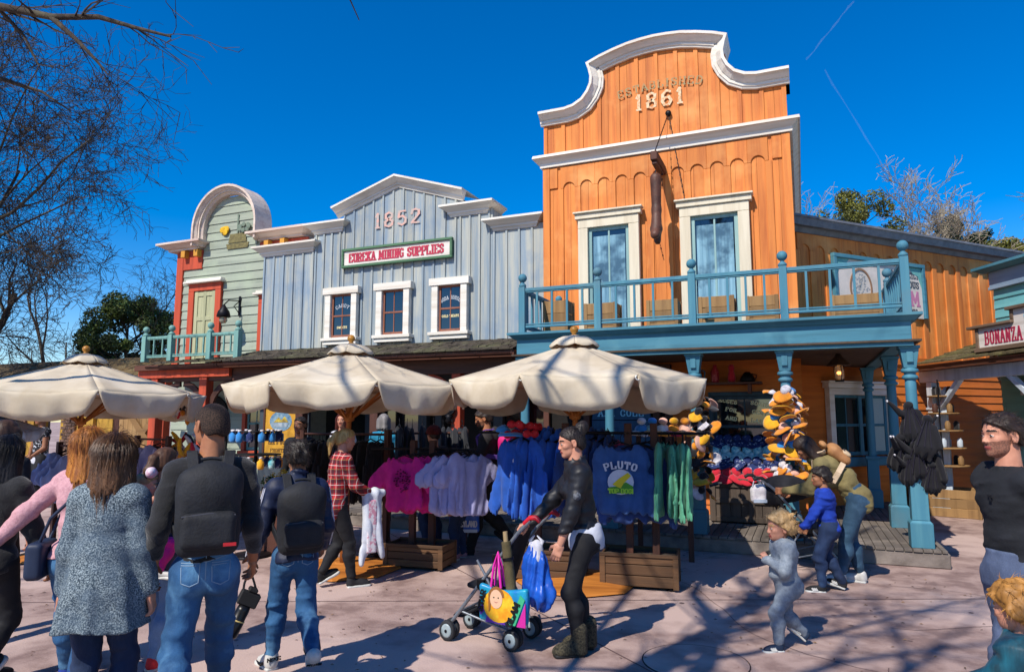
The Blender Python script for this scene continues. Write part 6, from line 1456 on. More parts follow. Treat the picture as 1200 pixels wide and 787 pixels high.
def person(label, px=None, D=None, xy=None, z=0., a=0., H=1.7, fem=False, fat=1., tone='fair', hairc='2a1a12', head_k=.138, child=False, lean=0., side=0., twist=0., drop=0., hipfwd=0.,
           feet=((-.06, 0, 0, 0, .1), (.06, 0, 0, 0, -.1)), hands=((-.15, .02, .46), (.15, .02, .46)), poles=((.0, -1, 0), (.0, -1, 0)), curl=(.5, .5), hand_rot=(None, None), head=(0, 0, 0), stubble=False,
           top=None, bottom=None, shoes=None, hair=None, res=1., group=None, legpole=(0, 1, 0), no_hand=(), palm=(None, None)):
    """feet: (x, y, lift, toe pitch, toe-out yaw) in units of H, hands likewise; left first"""
    if xy is None: q = onD(px, 490, D); xy = (q[0], q[1])
    yaw = CYAW+math.radians(a); root = thing('person', label, 'person', (xy[0], xy[1], z), yaw, group)
    S = H; r = math.radians
    hc = V3(0, hipfwd*S, (.52-drop)*S); sp = V3(math.sin(r(side)), math.sin(r(lean))*math.cos(r(side)), math.cos(r(lean))*math.cos(r(side)))
    spm = V3(math.sin(r(side*.5)), math.sin(r(lean*.6)), math.cos(r(lean*.6))); waist = hc+spm*.11*S; chest = waist+sp*.115*S; nb = waist+sp*.205*S
    ct, st = math.cos(r(twist)), math.sin(r(twist)); xr = V3(ct, st, 0); xr -= sp*(xr @ sp); xr /= np.linalg.norm(xr); fwdc = np.cross(sp, xr)
    shw = (.088 if fem else .102)*S*(.92 if child else 1)*fat**.4; sh = [nb-sp*.03*S-xr*shw, nb-sp*.03*S+xr*shw]
    hipj = [hc+V3(-.046*S, 0, -.01*S), hc+V3(.046*S, 0, -.01*S)]
    kn, an = [], []
    for i in (0, 1):
        x, y, lf, pt, yw = feet[i]; A = V3(x*S, y*S, (.045+lf)*S); lp = legpole[i] if hasattr(legpole[0], '__len__') else legpole
        k, A2 = ik(hipj[i], A, .245*S, .235*S, lp); kn.append(k); an.append(A2)
    el, wr = [], []
    for i in (0, 1): e_, w_ = ik(sh[i], V3(*hands[i])*S, .172*S, .150*S, poles[i]); el.append(e_); wr.append(w_)
    hh = head_k*S; hy, hp, ht = (r(v) for v in head); Rh = rotm('Z', hy) @ rotm('X', -hp) @ rotm('Y', ht)
    ncd = sp*.6+V3(0, 0, .5)+fwdc*.12; ncd /= np.linalg.norm(ncd); hcen = nb+ncd*(.055*S if not child else .035*S)+Rh @ V3(0, .06, .43)*hh
    f_ = fat
    # --- body: torso, neck and limbs, head and hands, one mesh
    sk = skin_mats(tone, hairc)
    tw, td = (.083, .060) if fem else (.096, .066)
    def torso(o=0.):
        fs = [s_ell(hc+V3(0, -.008*S, .0), (V3(.088 if fem else .083, .068, .075)*f_)*S+o), s_ell(waist, V3((.068 if fem else .079)*f_, .055*f_, .085)*S+o, None), s_ell(chest, V3(tw*f_, td*f_, .10)*S+o), s_cone(sh[0]+xr*.02*S, sh[1]-xr*.02*S, .040*S+o, .040*S+o),
              s_ell(hc+V3(-.038*S, -.032*S, -.03*S), V3(.046, .046, .052)*S*f_+o), s_ell(hc+V3(.038*S, -.032*S, -.03*S), V3(.046, .046, .052)*S*f_+o), s_cone(nb-sp*.02*S, nb+ncd*.03*S, .046*S+o*.6, .034*S+o*.5)]
        if fem: fs += [s_ell(chest+fwdc*.05*S+xr*k*.038*S-sp*.01*S, V3(.038, .035, .038)*S+o) for k in (-1, 1)]
        if fat > 1.12: fs += [s_ell(waist+fwdc*.03*S, V3(.075, .07, .08)*S*f_+o)]
        return fs
    def arm(i, o=0., fr=1.):
        w_ = el[i]+(wr[i]-el[i])*max(0, (fr-.5)*2) if fr > .5 else None; e2 = sh[i]+(el[i]-sh[i])*min(1, fr*2)
        fs = [s_cone(sh[i], e2, .031*S*f_**.5+o, (.026+.006*(1-min(1, fr*2)))*S+o)]
        if w_ is not None: fs.append(s_cone(el[i], w_, .026*S+o, (.026-.009*max(0, (fr-.5)*2))*S+o*.9))
        return fs
    def leg(i, o=0., fr=1., ob=None):
        ob = o if ob is None else ob; fs = [s_cone(hipj[i]+V3(0, 0, -.005*S), kn[i], .055*S*f_**.7+o, .037*S+o)]
        m = kn[i]+(an[i]-kn[i])*.33; m = m-(np.cross(np.cross(an[i]-kn[i], legpole[i] if hasattr(legpole[0], '__len__') else legpole), an[i]-kn[i])*-1/max(np.linalg.norm(an[i]-kn[i])**2, 1e-6))*-.010*S
        e_ = kn[i]+(an[i]-kn[i])*fr
        fs += [s_cone(kn[i], m, .037*S+o, .037*S+ob), s_cone(m, e_, .037*S+ob, (.037-.014*fr)*S+ob)]; return fs
    core = s_union(torso(-.012)+arm(0)+arm(1)+leg(0, -.012)+leg(1, -.012)+[s_cone(nb, hcen+Rh @ V3(0, -.1, -.25)*hh, .036*S, .034*S)], .02)
    V, F = polygonise(core, .016*res, .01); vs_, fs_, ms_ = [V], [F], [np.zeros(len(F), int)]
    v, F = polygonise(head_sdf(hh, fem, child), .0062*res*(hh/.23), .004); C_ = v[F].mean(1)/hh; m = head_mat(v[F].mean(1), hh)
    if stubble: m[(m == 0) & (C_[:, 2] < -.13+.1*np.abs(C_[:, 0])) & (C_[:, 1] > .0) & (C_[:, 2] > -.5)] = 5
    vs_.append(v @ Rh.T+hcen); fs_.append(F); ms_.append(m)
    HL = .105*S
    for i in (0, 1):
        if i in no_hand: continue
        d = wr[i]-el[i]; d /= np.linalg.norm(d)
        if hand_rot[i] is not None: d = V3(*hand_rot[i])/np.linalg.norm(hand_rot[i])
        pn = V3(*palm[i]) if palm[i] is not None else V3(1 if i == 0 else -1, -.1, 0); pn = pn-d*(pn @ d); pn /= np.linalg.norm(pn); xx = np.cross(pn, d)
        s_ = 1 if (xx @ fwdc) > 0 else -1
        if palm[i] is not None and abs(pn[2]) > .6: s_ = 1 if (xx[0]*(1 if i == 0 else -1)) > 0 else -1
        v, F = polygonise(hand_sdf(s_, HL, curl[i]), .0052*res, .004); vs_.append(v @ np.stack([xx, pn, d], 1).T+wr[i]); fs_.append(F); ms_.append(np.zeros(len(F), int))
    off = np.cumsum([0]+[len(v) for v in vs_[:-1]])
    add_mesh('body', np.concatenate(vs_), np.concatenate([F+o for F, o in zip(fs_, off)]), sk, root, True, matidx=np.concatenate(ms_))
    # --- clothes
    def fold(P, amp, seed, axes=None):
        Q = P*np.array([1., 1., 1.9]); return (nz(Q, 17, seed, 3)*.75+np.maximum(nz(P*np.array([.8, .8, 2.6]), 27, seed+3, 2), 0)*1.3-.25+(.45-np.abs(nz(P*np.array([.7, .7, 1.5])+P[:, [2, 0, 1]]*.5, 21, seed+7, 2)))*1.1)*amp
    sd = int(abs(xy[0]*131+xy[1]*77)) % 900
    if bottom:
        o = bottom.get('off', .008); ob = bottom.get('off2', o); fr = bottom.get('len', .97)
        fs = torso(o)[:1]+torso(o)[4:6]+leg(0, o, fr, ob)+leg(1, o, fr, ob)+[s_cone(hc+V3(0, 0, .0), waist-spm*.03*S, .07*S*f_, .068*S*f_)]
        u = s_union(fs, .03); wl = bottom.get('waist', .075); amp = bottom.get('fold', .006)
        def f(P):
            k = np.clip(1-np.minimum(np.linalg.norm(P-kn[0], axis=1), np.linalg.norm(P-kn[1], axis=1))/(.16*S), 0, 1)+np.clip(1-np.minimum(np.linalg.norm(P-an[0], axis=1), np.linalg.norm(P-an[1], axis=1))/(.12*S), 0, 1)+.35
            return np.maximum(u(P)-fold(P, amp, sd)*k, (P-(hc+spm*wl*S)) @ spm)
        f.bb = u.bb; po = sdf_obj(bottom.get('name', 'trousers'), f, .0115*res, bottom['mat'], root)
        if bottom.get('cuff'):
            for i in (0, 1):
                e_ = kn[i]+(an[i]-kn[i])*fr; d = (an[i]-kn[i])/np.linalg.norm(an[i]-kn[i]); m = MB(); rr = (.037-.014*fr)*S+ob+.006; R = frame(d)
                m.lathe([(rr, -.05), (rr+.006, -.045), (rr+.006, .0), (rr-.004, .004), (rr-.008, -.02)], e_+d*.012, 16, R=R); m.build('cuff', bottom['cuff'], po)
    if top:
        o = top.get('off', .012); fr = top.get('sleeve', 1.); oa = top.get('offarm', o); hem = top.get('hem', -.02)
        fs = torso(o)+arm(0, oa, fr)+arm(1, oa, fr)
        if top.get('skirt'):
            L = top['skirt']; hz = hc-V3(0, 0, L*S); fs.append(squash(xf(s_cone((0, 0, 0), (0, 0, -(L+.09)*S), .09*S+o, top.get('flare', .115)*S), np.eye(3), (0, 0, 0)), .72)); g0 = fs.pop(); fs.append(xf(g0, np.eye(3), hc+V3(0, 0, .09*S)))
            hem = -L
        if top.get('puffy'): fs.append(s_ell(waist, V3(.09, .075, .12)*S*f_+o))
        if top.get('hood'): fs.append(s_ell(nb-fwdc*.055*S-sp*.01*S, V3(.075, .05, .065)*S))
        if top.get('collar'): fs.append(s_cone(nb-sp*.01*S, nb+ncd*.025*S, .055*S, .05*S))
        u = s_union(fs, .03); amp = top.get('fold', .006); hp_ = hc+spm*hem*S if not top.get('skirt') else hc+V3(0, 0, hem*S); hd = spm if not top.get('skirt') else V3(0, 0, 1.)
        neck = s_cone(nb+ncd*.015*S, nb+ncd*.09*S, top.get('neck', .040)*S, .055*S)
        def f(P):
            dn = (P-hp_) @ hd; w_ = fold(P, amp, sd+9)
            if top.get('skirt'): th = np.arctan2(P[:, 0]-hc[0], P[:, 1]-hc[1]); w_ = w_+np.sin(th*7+sd)*.013*np.clip((hc[2]+.12*S-P[:, 2])/(.35*S), 0, 1)+np.sin(th*13+sd)*.006*np.clip((hc[2]+.1*S-P[:, 2])/(.3*S), 0, 1)
            if top.get('quilt'): w_ = w_+np.abs(np.sin((P @ sp)*(PI/.05)))*.004
            d = u(P)-w_; d = np.maximum(d, -(dn+.008*np.sin(P[:, 0]*19+sd)))
            return np.maximum(d, -neck(P))
        f.bb = u.bb; to = sdf_obj(top.get('name', 'top'), f, .0115*res, top['mat'], root)
        if top.get('inner'):
            u2 = s_union(torso(o-.004)[:2]+[s_ell(hc+V3(0, -.010*S, -.03*S), V3(.094, .088, .13)*S*f_)], .03); ih = top['inner'][1]
            def f2(P): dq = (P-hc) @ spm; return np.maximum(np.maximum(u2(P)-fold(P, .004, sd+4), -(dq-ih*S-.008*np.sin(P[:, 0]*31))), dq-(hem+.02)*S if not top.get('vest') else -9.)
            f2.bb = u2.bb; sdf_obj('undershirt', f2, .013*res, top['inner'][0], root)
        if top.get('stripes'):
            for i in (0, 1):
                for k in (-1, 0, 1):
                    m = MB(); out = (-xr if i == 0 else xr); pts = []
                    for t in np.linspace(0.02, 1, 12):
                        c = sh[i]+(el[i]-sh[i])*min(1, t*2) if t < .5 else el[i]+(wr[i]-el[i])*(t-.5)*2*.93
                        d = (el[i]-sh[i]) if t < .5 else (wr[i]-el[i]); d = d/np.linalg.norm(d); n_ = out-d*(out @ d); n_ /= np.linalg.norm(n_); sd_ = np.cross(d, n_); rr = (.033-.014*t)*S+oa+.004; an_ = k*.42; pts.append(c+(n_*math.cos(an_)+sd_*math.sin(an_))*rr)
                    m.tube(pts, .0045, 5); m.build('sleeve_stripe', top['stripes'], to)
    if shoes:
        for i in (0, 1):
            R = foot_frame(an[i], feet[i][4], feet[i][3]); L = shoes.get('L', .155)*S; up, so_ = shoe_parts(L, shoes.get('style'))
            v, F = polygonise(up, .009*res, .005); o = add_mesh('shoe', v @ R.T+an[i], F, shoes['mat'], root, True)
            v, F = polygonise(so_, .009*res, .005); add_mesh('sole', v @ R.T+an[i], F, shoes['sole'], o, True)
            if shoes.get('bars'):
                for s_ in (-1, 1):
                    for k in range(3): m = MB(); b0 = V3(s_*.19*L, (.25+.09*k)*L, -.20*L); b1 = V3(s_*.15*L, (.33+.09*k)*L, -.07*L); m.bar(R @ b0+an[i], R @ b1+an[i], .012, .012); m.build('side_stripe', shoes['bars'], o)
            if shoes.get('swoosh'):
                for s_ in (-1, 1):
                    pts = [R @ (V3(s_*.186*L, y_*L, z_*L))+an[i] for y_, z_ in ((.62, -.17), (.42, -.20), (.26, -.19), (.16, -.14), (.06, -.06))]; m = MB(); m.tube(pts, [.003, .010, .012, .007, .003], 6); m.build('side_mark', shoes['swoosh'], o)
                m = MB(); text_mb('NIKE', .026, .8, .26, .2, R @ V3(0, -.225*L, -.02*L)+an[i], ux=R @ V3(1, 0, 0), uy=R @ V3(0, 0, 1), depth=.004, mb=m, slab=False); m.build('heel_lettering', shoes['swoosh'], o)
    J = dict(hc=hc, waist=waist, chest=chest, nb=nb, sh=sh, el=el, wr=wr, kn=kn, an=an, hcen=hcen, Rh=Rh, hh=hh, S=S, sp=sp, fwd=fwdc, xr=xr, root=root, ncd=ncd)
    if hair: make_hair(J, hair, res)
    return J

def make_hair(J, hd, res):
    hh, Rh, hc, root = J['hh'], J['Rh'], J['hcen'], J['root']; st = hd['style']; mat = hd['mat']; sd = hd.get('seed', 3)
    th = {'buzz': .012, 'short': .05, 'tousled': .075, 'curly': .11, 'long': .07, 'bob': .075, 'pony': .035, 'bun': .03}[st]
    cr = s_union([s_ell(V3(0, -.06, .13)*hh, V3(.335+th*.75, .42+th, .37+th)*hh), s_ell(V3(0, -.20, -.12)*hh, V3(.285+th*.6, .27+th, .26)*hh)], .04*hh/.23)
    pn = V3(0, -.60, .66) if st not in ('long', 'bob') else V3(0, -.80, .5); pn /= np.linalg.norm(pn); p0 = V3(0, .33, .30)*hh if not hd.get('fringe') else V3(0, .36, .17)*hh
    extra = []; S = J['S']
    if st in ('long', 'bob'):
        L = hd.get('len', .9); wd = hd.get('w', 1.)
        for x, y, k in ((-.30, -.14, .92), (.30, -.14, .92), (-.15, -.34, 1.), (.15, -.34, 1.), (0, -.40, 1.02), (-.34, .02, .75), (.34, .02, .75)):
            extra.append(s_cone(V3(x*.9, y*.8, .1)*hh, V3(x*1.12*wd, y*1.02-.05, -L*k)*hh, .17*hh, .135*hh))
    if st == 'pony': extra += [s_ell(V3(0, -.52, .16)*hh, V3(.12, .12, .12)*hh), s_cone(V3(0, -.56, .14)*hh, V3(.02, -.74, -.25)*hh, .13*hh, .14*hh), s_cone(V3(.02, -.74, -.25)*hh, V3(.0, -.66, -.85)*hh, .14*hh, .03*hh)]
    if st == 'bun': extra += [s_ell(V3(0, -.48, .42)*hh, V3(.20, .19, .18)*hh), s_ell(V3(.05, -.58, .50)*hh, V3(.10, .10, .12)*hh), s_cone(V3(0, -.45, .4)*hh, V3(0, -.36, .28)*hh, .16*hh, .2*hh)]
    ex = s_union(extra, .035) if extra else None
    am = {'buzz': .004, 'short': .045, 'tousled': .085, 'curly': .085, 'long': .011, 'bob': .011, 'pony': .02, 'bun': .022}[st]*hh
    ear = [s_ell(V3(s*.36, .0, -.05)*hh, V3(.1, .13, .17)*hh) for s in (-1, 1)]
    def f(P):
        d = cr(P); q = P/hh
        if st in ('tousled', 'short'): w = nz(P*np.array([1, .7, .7]), 75, sd, 2)*am+nz(P, 30, sd+2, 1)*am*.6
        elif st == 'curly': w = nz(P, 60, sd, 3)*am
        else: ph = np.arctan2(P[:, 0], -P[:, 1]+.02*hh); w = (np.sin(ph*41+4*np.sin(ph*3+sd)+nz(P, 9, sd, 1)*2.5)*.55+np.sin(ph*83+sd+nz(P, 14, sd+1, 1)*2)*.35+nz(P, 14, sd+4, 2)*.6)*am
        d = d-w
        fr = -((P-p0) @ pn)-(.02*hh*np.sin(q[:, 0]*9+sd) if st != 'buzz' else 0)
        if st in ('short', 'tousled', 'buzz', 'curly'): fr = np.maximum(fr, -(q[:, 2]+.24+.03*np.sin(q[:, 0]*14))*hh)
        d = -smin(-d, -fr, .02*hh)
        if st in ('short', 'tousled', 'buzz', 'pony', 'bun'):
            for e in ear: d = np.maximum(d, -e(P))
        if ex is not None:
            g = ex(P)-w*1.1
            if st in ('long', 'bob'):
                ph = np.arctan2(P[:, 0], -P[:, 1]); g = np.maximum(g, -(q[:, 2]+hd.get('len', .9)*.98+.07*np.sin(ph*17+sd)+.05*np.sin(ph*37+sd*2))*hh); g = np.maximum(g, (q[:, 1]-.16-.1*np.clip(q[:, 2], -1, .3))*hh)
            d = smin(d, g, .05*hh)
        return d*.9
    b0, b1 = cr.bb
    if ex is not None: b0 = np.minimum(b0, ex.bb[0]); b1 = np.maximum(b1, ex.bb[1])
    v, F = polygonise(f, .0075*res*max(hh/.23, .75), .02, (b0-.02, b1+.02)); ho = add_mesh('hair', v @ Rh.T+hc, F, mat, root, True)
    if hd.get('tie'):
        m = MB(); c = V3(0, -.55, .15)*hh; m.lathe([(.10*hh, -.03*hh), (.13*hh, 0), (.10*hh, .03*hh)], c, 12, R=frame((0, -.6, -.5))); o = m.build('hair_tie', hd['tie'], ho); o.data.transform(Matrix.Translation(Vector(hc)) @ Matrix(Rh.tolist()).to_4x4())
    if st in ('long', 'bob', 'pony', 'bun', 'tousled', 'curly', 'short') and hd.get('strands', 0):
        # loose strands lying on the hair
        n = hd['strands']; rs = np.random.RandomState(sd); k = rs.choice(len(v), n); segs = []
        for i in k:
            p = v[i].copy()
            if p[1] > .1*hh and st in ('long', 'bob'): continue
            out = p-V3(0, -.06, .05)*hh; out /= np.linalg.norm(out); d = (V3(0, -.12, -1)-out*(out @ V3(0, -.12, -1))*(1.02 if p[2] > -.1*hh else .5)+rs.normal(size=3)*.07) if st in ('long', 'bob', 'pony') else (V3(0, -.5, .42)*hh-p)/hh*1.6+out*.05+rs.normal(size=3)*.06 if st == 'bun' else out*.35+V3(0, -.45, -.4)+rs.normal(size=3)*(.3 if st != 'curly' else .5); ln = hh*rs.uniform(.25, .8)*(1 if st in ('long', 'bob') else .32); p = p+out*.002
            for s_ in range(4):
                d = d/np.linalg.norm(d); e = p+d*ln/4; segs.append((*p, *e, .0014*(1-s_/4), .0014*(1-(s_+1)/4))); p = e; d = d+rs.normal(size=3)*.06
                if st in ('long', 'bob', 'pony') and e[2] > -.05*hh: o2 = e-V3(0, -.06, .05)*hh; o2 /= np.linalg.norm(o2); d = d+V3(0, -.05, -.5); d = d-o2*(d @ o2)
        V, F = prisms(segs, 3); add_mesh('loose_strands', V @ Rh.T+hc, F, strand_mat(mat), ho)

def backpack(label, J, mat, w=.30, h=.44, d=.16, up=-.02, mat2=None, straps=True, cat='backpack', tilt=0., name='backpack'):
    root = thing(name, label, cat, tuple(J['root'].location), J['root'].rotation_euler.z); S = J['S']; sp, fw, xr = J['sp'], J['fwd'], J['xr']; R = np.stack([xr, fw, sp], 1)
    c = J['nb']-fw*(.075*S+d*.55)+sp*(up-h*.5); mat2 = mat2 or mat
    b = s_union([s_box((0, 0, -.02), (w/2, d/2, h/2), .06), s_ell((0, -.02, h*.22), (w*.47, d*.55, h*.33))], .04)
    def f(P): return b(P)-nz(P, 15, 5, 2)*.006
    f.bb = b.bb; v, F = polygonise(f, .012, .012); add_mesh('bag', v @ R.T+c, F, mat, root, True)
    p = s_union([s_box((0, -d*.55, -h*.24), (w*.42, d*.22, h*.2), .035)], .02)
    def f2(P): return p(P)-nz(P, 22, 8, 2)*.004
    f2.bb = p.bb; v, F = polygonise(f2, .011, .012); po = add_mesh('front_pocket', v @ R.T+c, F, mat2, root, True)
    m = MB(); m.tube([c+R @ V3(x, -d*.55-.022, -h*.05-abs(x)*.1) for x in np.linspace(-w*.4, w*.4, 9)], .006, 5); m.build('pocket_zip', M('zip_grey', '3a3a40', rough=.4), po)
    m = MB(); m.tube([c+R @ V3(w*.49*math.sin(t), -d*.18-.0*t, h*.1+h*.38*math.cos(t)) for t in np.linspace(-1.6, 1.6, 15)], .007, 5); m.build('main_zip', M('zip_grey', ''), root)
    m = MB(); m.tube([c+R @ V3(x, -.01, h*.5+.03*math.cos(x*14)) for x in np.linspace(-.05, .05, 7)], .01, 6); m.build('grab_loop', mat2, root)
    if straps:
        for i, s in ((0, -1), (1, 1)):
            a0 = c+R @ V3(s*w*.26, d*.4, h*.42); top_ = J['sh'][i]-xr*s*.045*S+sp*.062*S; fr = top_+fw*.075*S-sp*.05*S; lo = J['chest']+xr*s*.085*S+fw*.045*S-sp*.05*S; bk = c+R @ V3(s*w*.45, d*.3, -h*.35)
            P = [a0, top_-fw*.04*S, top_+fw*.01*S, fr, lo, (lo+bk)/2+xr*s*.02*S, bk]; m = MB()
            for k in range(len(P)-1): m.bar(P[k], P[k+1], .055, .014, up=tuple(xr) if k in (4, 5) else tuple(fw+sp))
            m.build('strap', mat2, root, True, .004)
    return root, c, R
denim = lambda k, c, c2, c3: M('denim_'+k, c, c2, rough=.85, sc=5, stretch=(1, 1, .35), bump=.004, bsc=60, fine=.12, c3=c3, sc3=3, ramp3=(.5, .72))
jeanB, jeanD, jeanL, jeanG = denim('blue', '2a5884', '1e4268', '5a88ac'), denim('dark', '1c2f50', '14223c', '2c4468'), denim('light', '6c88ac', '587498', '88a2c0'), denim('grey', '4c5872', '3c465c', '68748e')
blackK = M('knit_black', '16161a', '0c0c0f', rough=.9, sc=8, bump=.004, bsc=70, sheen=.25); blackS = M('shell_black', '121216', '1c1c22', rough=.5, sc=6, bump=.003, bsc=18); blackJ = M('stretch_black', '101014', '18181c', rough=.8, sc=9, bump=.003, bsc=20)
knit = M('speckled_knit', '2c3c48', '9aa8ae', rough=.95, sc=150, ramp=(.42, .66), bump=.004, bsc=170, detail=2, c3='46586a', sc3=4, ramp3=(.45, .7))
pinkk = M('pink_knit', 'c89aa0', 'b4848c', rough=.95, sc=60, bump=.004, bsc=110, fine=.1); navyJ = M('track_navy', '182444', '101a34', rough=.6, sc=6, bump=.003, bsc=20); greyK = M('grey_jersey', '8c949c', '727c86', rough=.95, sc=40, bump=.003, bsc=80, fine=.14); greyP = M('grey_joggers', '78828e', '626c7a', rough=.95, sc=30, bump=.003, bsc=60, fine=.12)
cobalt = M('cobalt_jersey', '1a3fa8', '14308a', rough=.9, sc=7, bump=.003, bsc=30); olive = M('olive_cotton', '7c7048', '655a38', rough=.9, sc=6, bump=.004, bsc=30); darkT = M('dark_jersey', '1c1e24', '14161a', rough=.9, sc=6, bump=.004, bsc=24)
whiteT = M('white_jersey', 'c4c6ce', 'b0b2bc', rough=.9, sc=6, bump=.003, bsc=30); quiltN = M('quilted_navy', '1c2a44', '14203a', rough=.55, sc=6); tealV = M('teal_velvet', '0f5a6c', '08323e', rough=.6, sc=14, stretch=(1, 1, .25), bump=.006, bsc=16, sheen=.1); turq = M('turquoise_cotton', '2c90b0', '2478a0', rough=.9, sc=6)
rub_w = M('rubber_white', 'c8c8c4', 'acaca8', rough=.6, sc=12); rub_b = M('rubber_black', '18181a', rough=.7); leaW = M('leather_white', 'c8c6c2', 'b0aeaa', rough=.45, sc=9); leaB = M('canvas_black', '141416', '202024', rough=.8, sc=10); sueB = M('speckled_boot', '4a4434', '1c1a14', rough=.9, sc=70, ramp=(.4, .6), bump=.006, bsc=60); blueS = M('blue_trainer', '1c3c9a', '142c78', rough=.7, sc=9); redS = M('red_trainer', 'b01c24', rough=.7); pinkS = M('pink_trainer', 'b08088', rough=.7)
ballistic = M('pack_black', '15161a', '1e2026', rough=.75, sc=9, bump=.003, bsc=60)
def plaid():
    m = M('red_plaid', 'a01820', rough=.9, bump=.003, sc=10, bsc=40); nt = m.node_tree; N, L = nt.nodes, nt.links; b = N['Principled BSDF']
    tc = N.new('ShaderNodeTexCoord'); sx = N.new('ShaderNodeSeparateXYZ'); L.new(tc.outputs['Object'], sx.inputs[0])
    def band(src, per, ph, wd):
        a = N.new('ShaderNodeMath'); a.operation = 'MULTIPLY_ADD'; L.new(src, a.inputs[0]); a.inputs[1].default_value = 1/per; a.inputs[2].default_value = ph
        f = N.new('ShaderNodeMath'); f.operation = 'FRACT'; L.new(a.outputs[0], f.inputs[0]); c = N.new('ShaderNodeMath'); c.operation = 'LESS_THAN'; L.new(f.outputs[0], c.inputs[0]); c.inputs[1].default_value = wd; return c.outputs[0]
    ad = N.new('ShaderNodeMath'); L.new(sx.outputs[0], ad.inputs[0]); L.new(sx.outputs[1], ad.inputs[1]); col = srgb('a81c24')
    for src, per, ph, wd, c, k in ((ad.outputs[0], .095, .1, .45, '141824', .62), (sx.outputs[2], .095, .3, .45, '141824', .62), (ad.outputs[0], .095, .32, .06, 'c8c0b8', .75), (sx.outputs[2], .095, .52, .06, 'c8c0b8', .75), (sx.outputs[2], .095, .9, .04, 'c0a040', .5)):
        f = N.new('ShaderNodeMath'); f.operation = 'MULTIPLY'; L.new(band(src, per, ph, wd), f.inputs[0]); f.inputs[1].default_value = k
        x = N.new('ShaderNodeMix'); x.data_type = 'RGBA'; L.new(f.outputs[0], x.inputs[0])
        if hasattr(col, 'links'): L.new(col, x.inputs[6])
        else: x.inputs[6].default_value = col
        x.inputs[7].default_value = srgb(c); col = x.outputs[2]
    L.new(col, b.inputs['Base Color']); return m
plaidM = plaid()
STEP = lambda f, b, w=.05: ((-w, f, 0, 0, .1), (w, b, .05, -.6, -.1))
# -- woman pushing the stroller, side on, looking left
ns = onZ(684, 764)
Jn = person('woman in black jacket and leggings behind a bright pushchair, dark hair in a bun', xy=(ns[0], ns[1]), a=93, H=1.56, fem=True, fat=.93, hairc='140e0c', tone='fair', lean=7, hipfwd=-.01,
    feet=((-.045, .03, 0, 0, .1), (.05, -.03, 0, 0, -.15)), hands=((-.11, .13, .455), (.06, .25, .55)), poles=((-.5, -.8, -.5), (.5, -.9, -.2)), curl=(.5, .95), head=(6, 10, 0), palm=(None, (0, 0, -1)), hand_rot=(None, (0.1, 1, -.25)),
    top=dict(mat=blackS, off=.014, offarm=.013, hem=.035, name='jacket', fold=.005, quilt=True, collar=True, inner=(whiteT, -.058)), bottom=dict(mat=blackJ, off=.0, len=.9, fold=.004, name='leggings'), shoes=dict(mat=sueB, sole=rub_b, style='boot', L=.14),
    hair=dict(style='bun', mat=hair_mat('14100f', '2e2420'), strands=900))
m = MB(); m.lathe([(.028, -.004), (.028, .004)], (0, 0, 0), 16); o = m.build('sleeve_badge', M('badge_grey', '6c7078', '26282c', rough=.6, sc=60), Jn['root']); bp = (Jn['sh'][0]*.45+Jn['el'][0]*.55)-Jn['xr']*.068; o.data.transform(Matrix.Translation(Vector(bp)) @ Matrix.Rotation(PI/2, 4, 'Y'))
# -- toddler
ts = onZ(926, 759)
person('blond toddler in a grey hooded top walking with a hand at the mouth', xy=(ts[0], ts[1]), a=92, H=.90, head_k=.228, child=True, fat=1.2, hairc='a08050', tone='fair', lean=4, drop=.02,
    feet=((-.06, .11, 0, 0, .1), (.06, -.16, .045, -.75, -.1)), hands=((-.05, .17, .70), (.15, -.04, .50)), poles=((-.5, -.2, -.9), (.4, -1, -.2)), curl=(.9, .6), head=(0, 4, 0), hand_rot=((.35, .5, .8), None),
    top=dict(mat=greyK, off=.018, hem=-.06, name='hooded_top', fold=.008, hood=True, collar=True), bottom=dict(mat=greyP, off=.014, len=.9, fold=.010, name='joggers'), shoes=dict(mat=M('trainer_navy', '142038', '1c3048', rough=.7, sc=9), sole=rub_w, L=.17, bars=M('rubber_white', '')),
    hair=dict(style='curly', mat=hair_mat('c4a070', '9c7848'), strands=300))
# -- boy in cobalt
bs = onZ(974, 692)
person('dark haired boy in a cobalt blue jumper and dark jeans by the black pushchair', xy=(bs[0], bs[1]), a=68, H=1.14, head_k=.172, child=True, fat=1.08, hairc='14100e', tone='olive', lean=3,
    feet=((-.06, .07, 0, 0, .15), (.06, -.10, .02, -.3, -.1)), hands=((-.10, .20, .52), (.10, .16, .50)), poles=((-.5, -.9, -.2), (.5, -.9, -.3)), curl=(.5, .5), head=(8, 6, 0),
    top=dict(mat=cobalt, off=.016, hem=-.03, name='jumper', fold=.008), bottom=dict(mat=jeanD, off=.012, len=.93, fold=.010), shoes=dict(mat=leaB, sole=rub_w, L=.165, bars=leaW), hair=dict(style='tousled', mat=hair_mat('17120f', '2c221c'), strands=150))
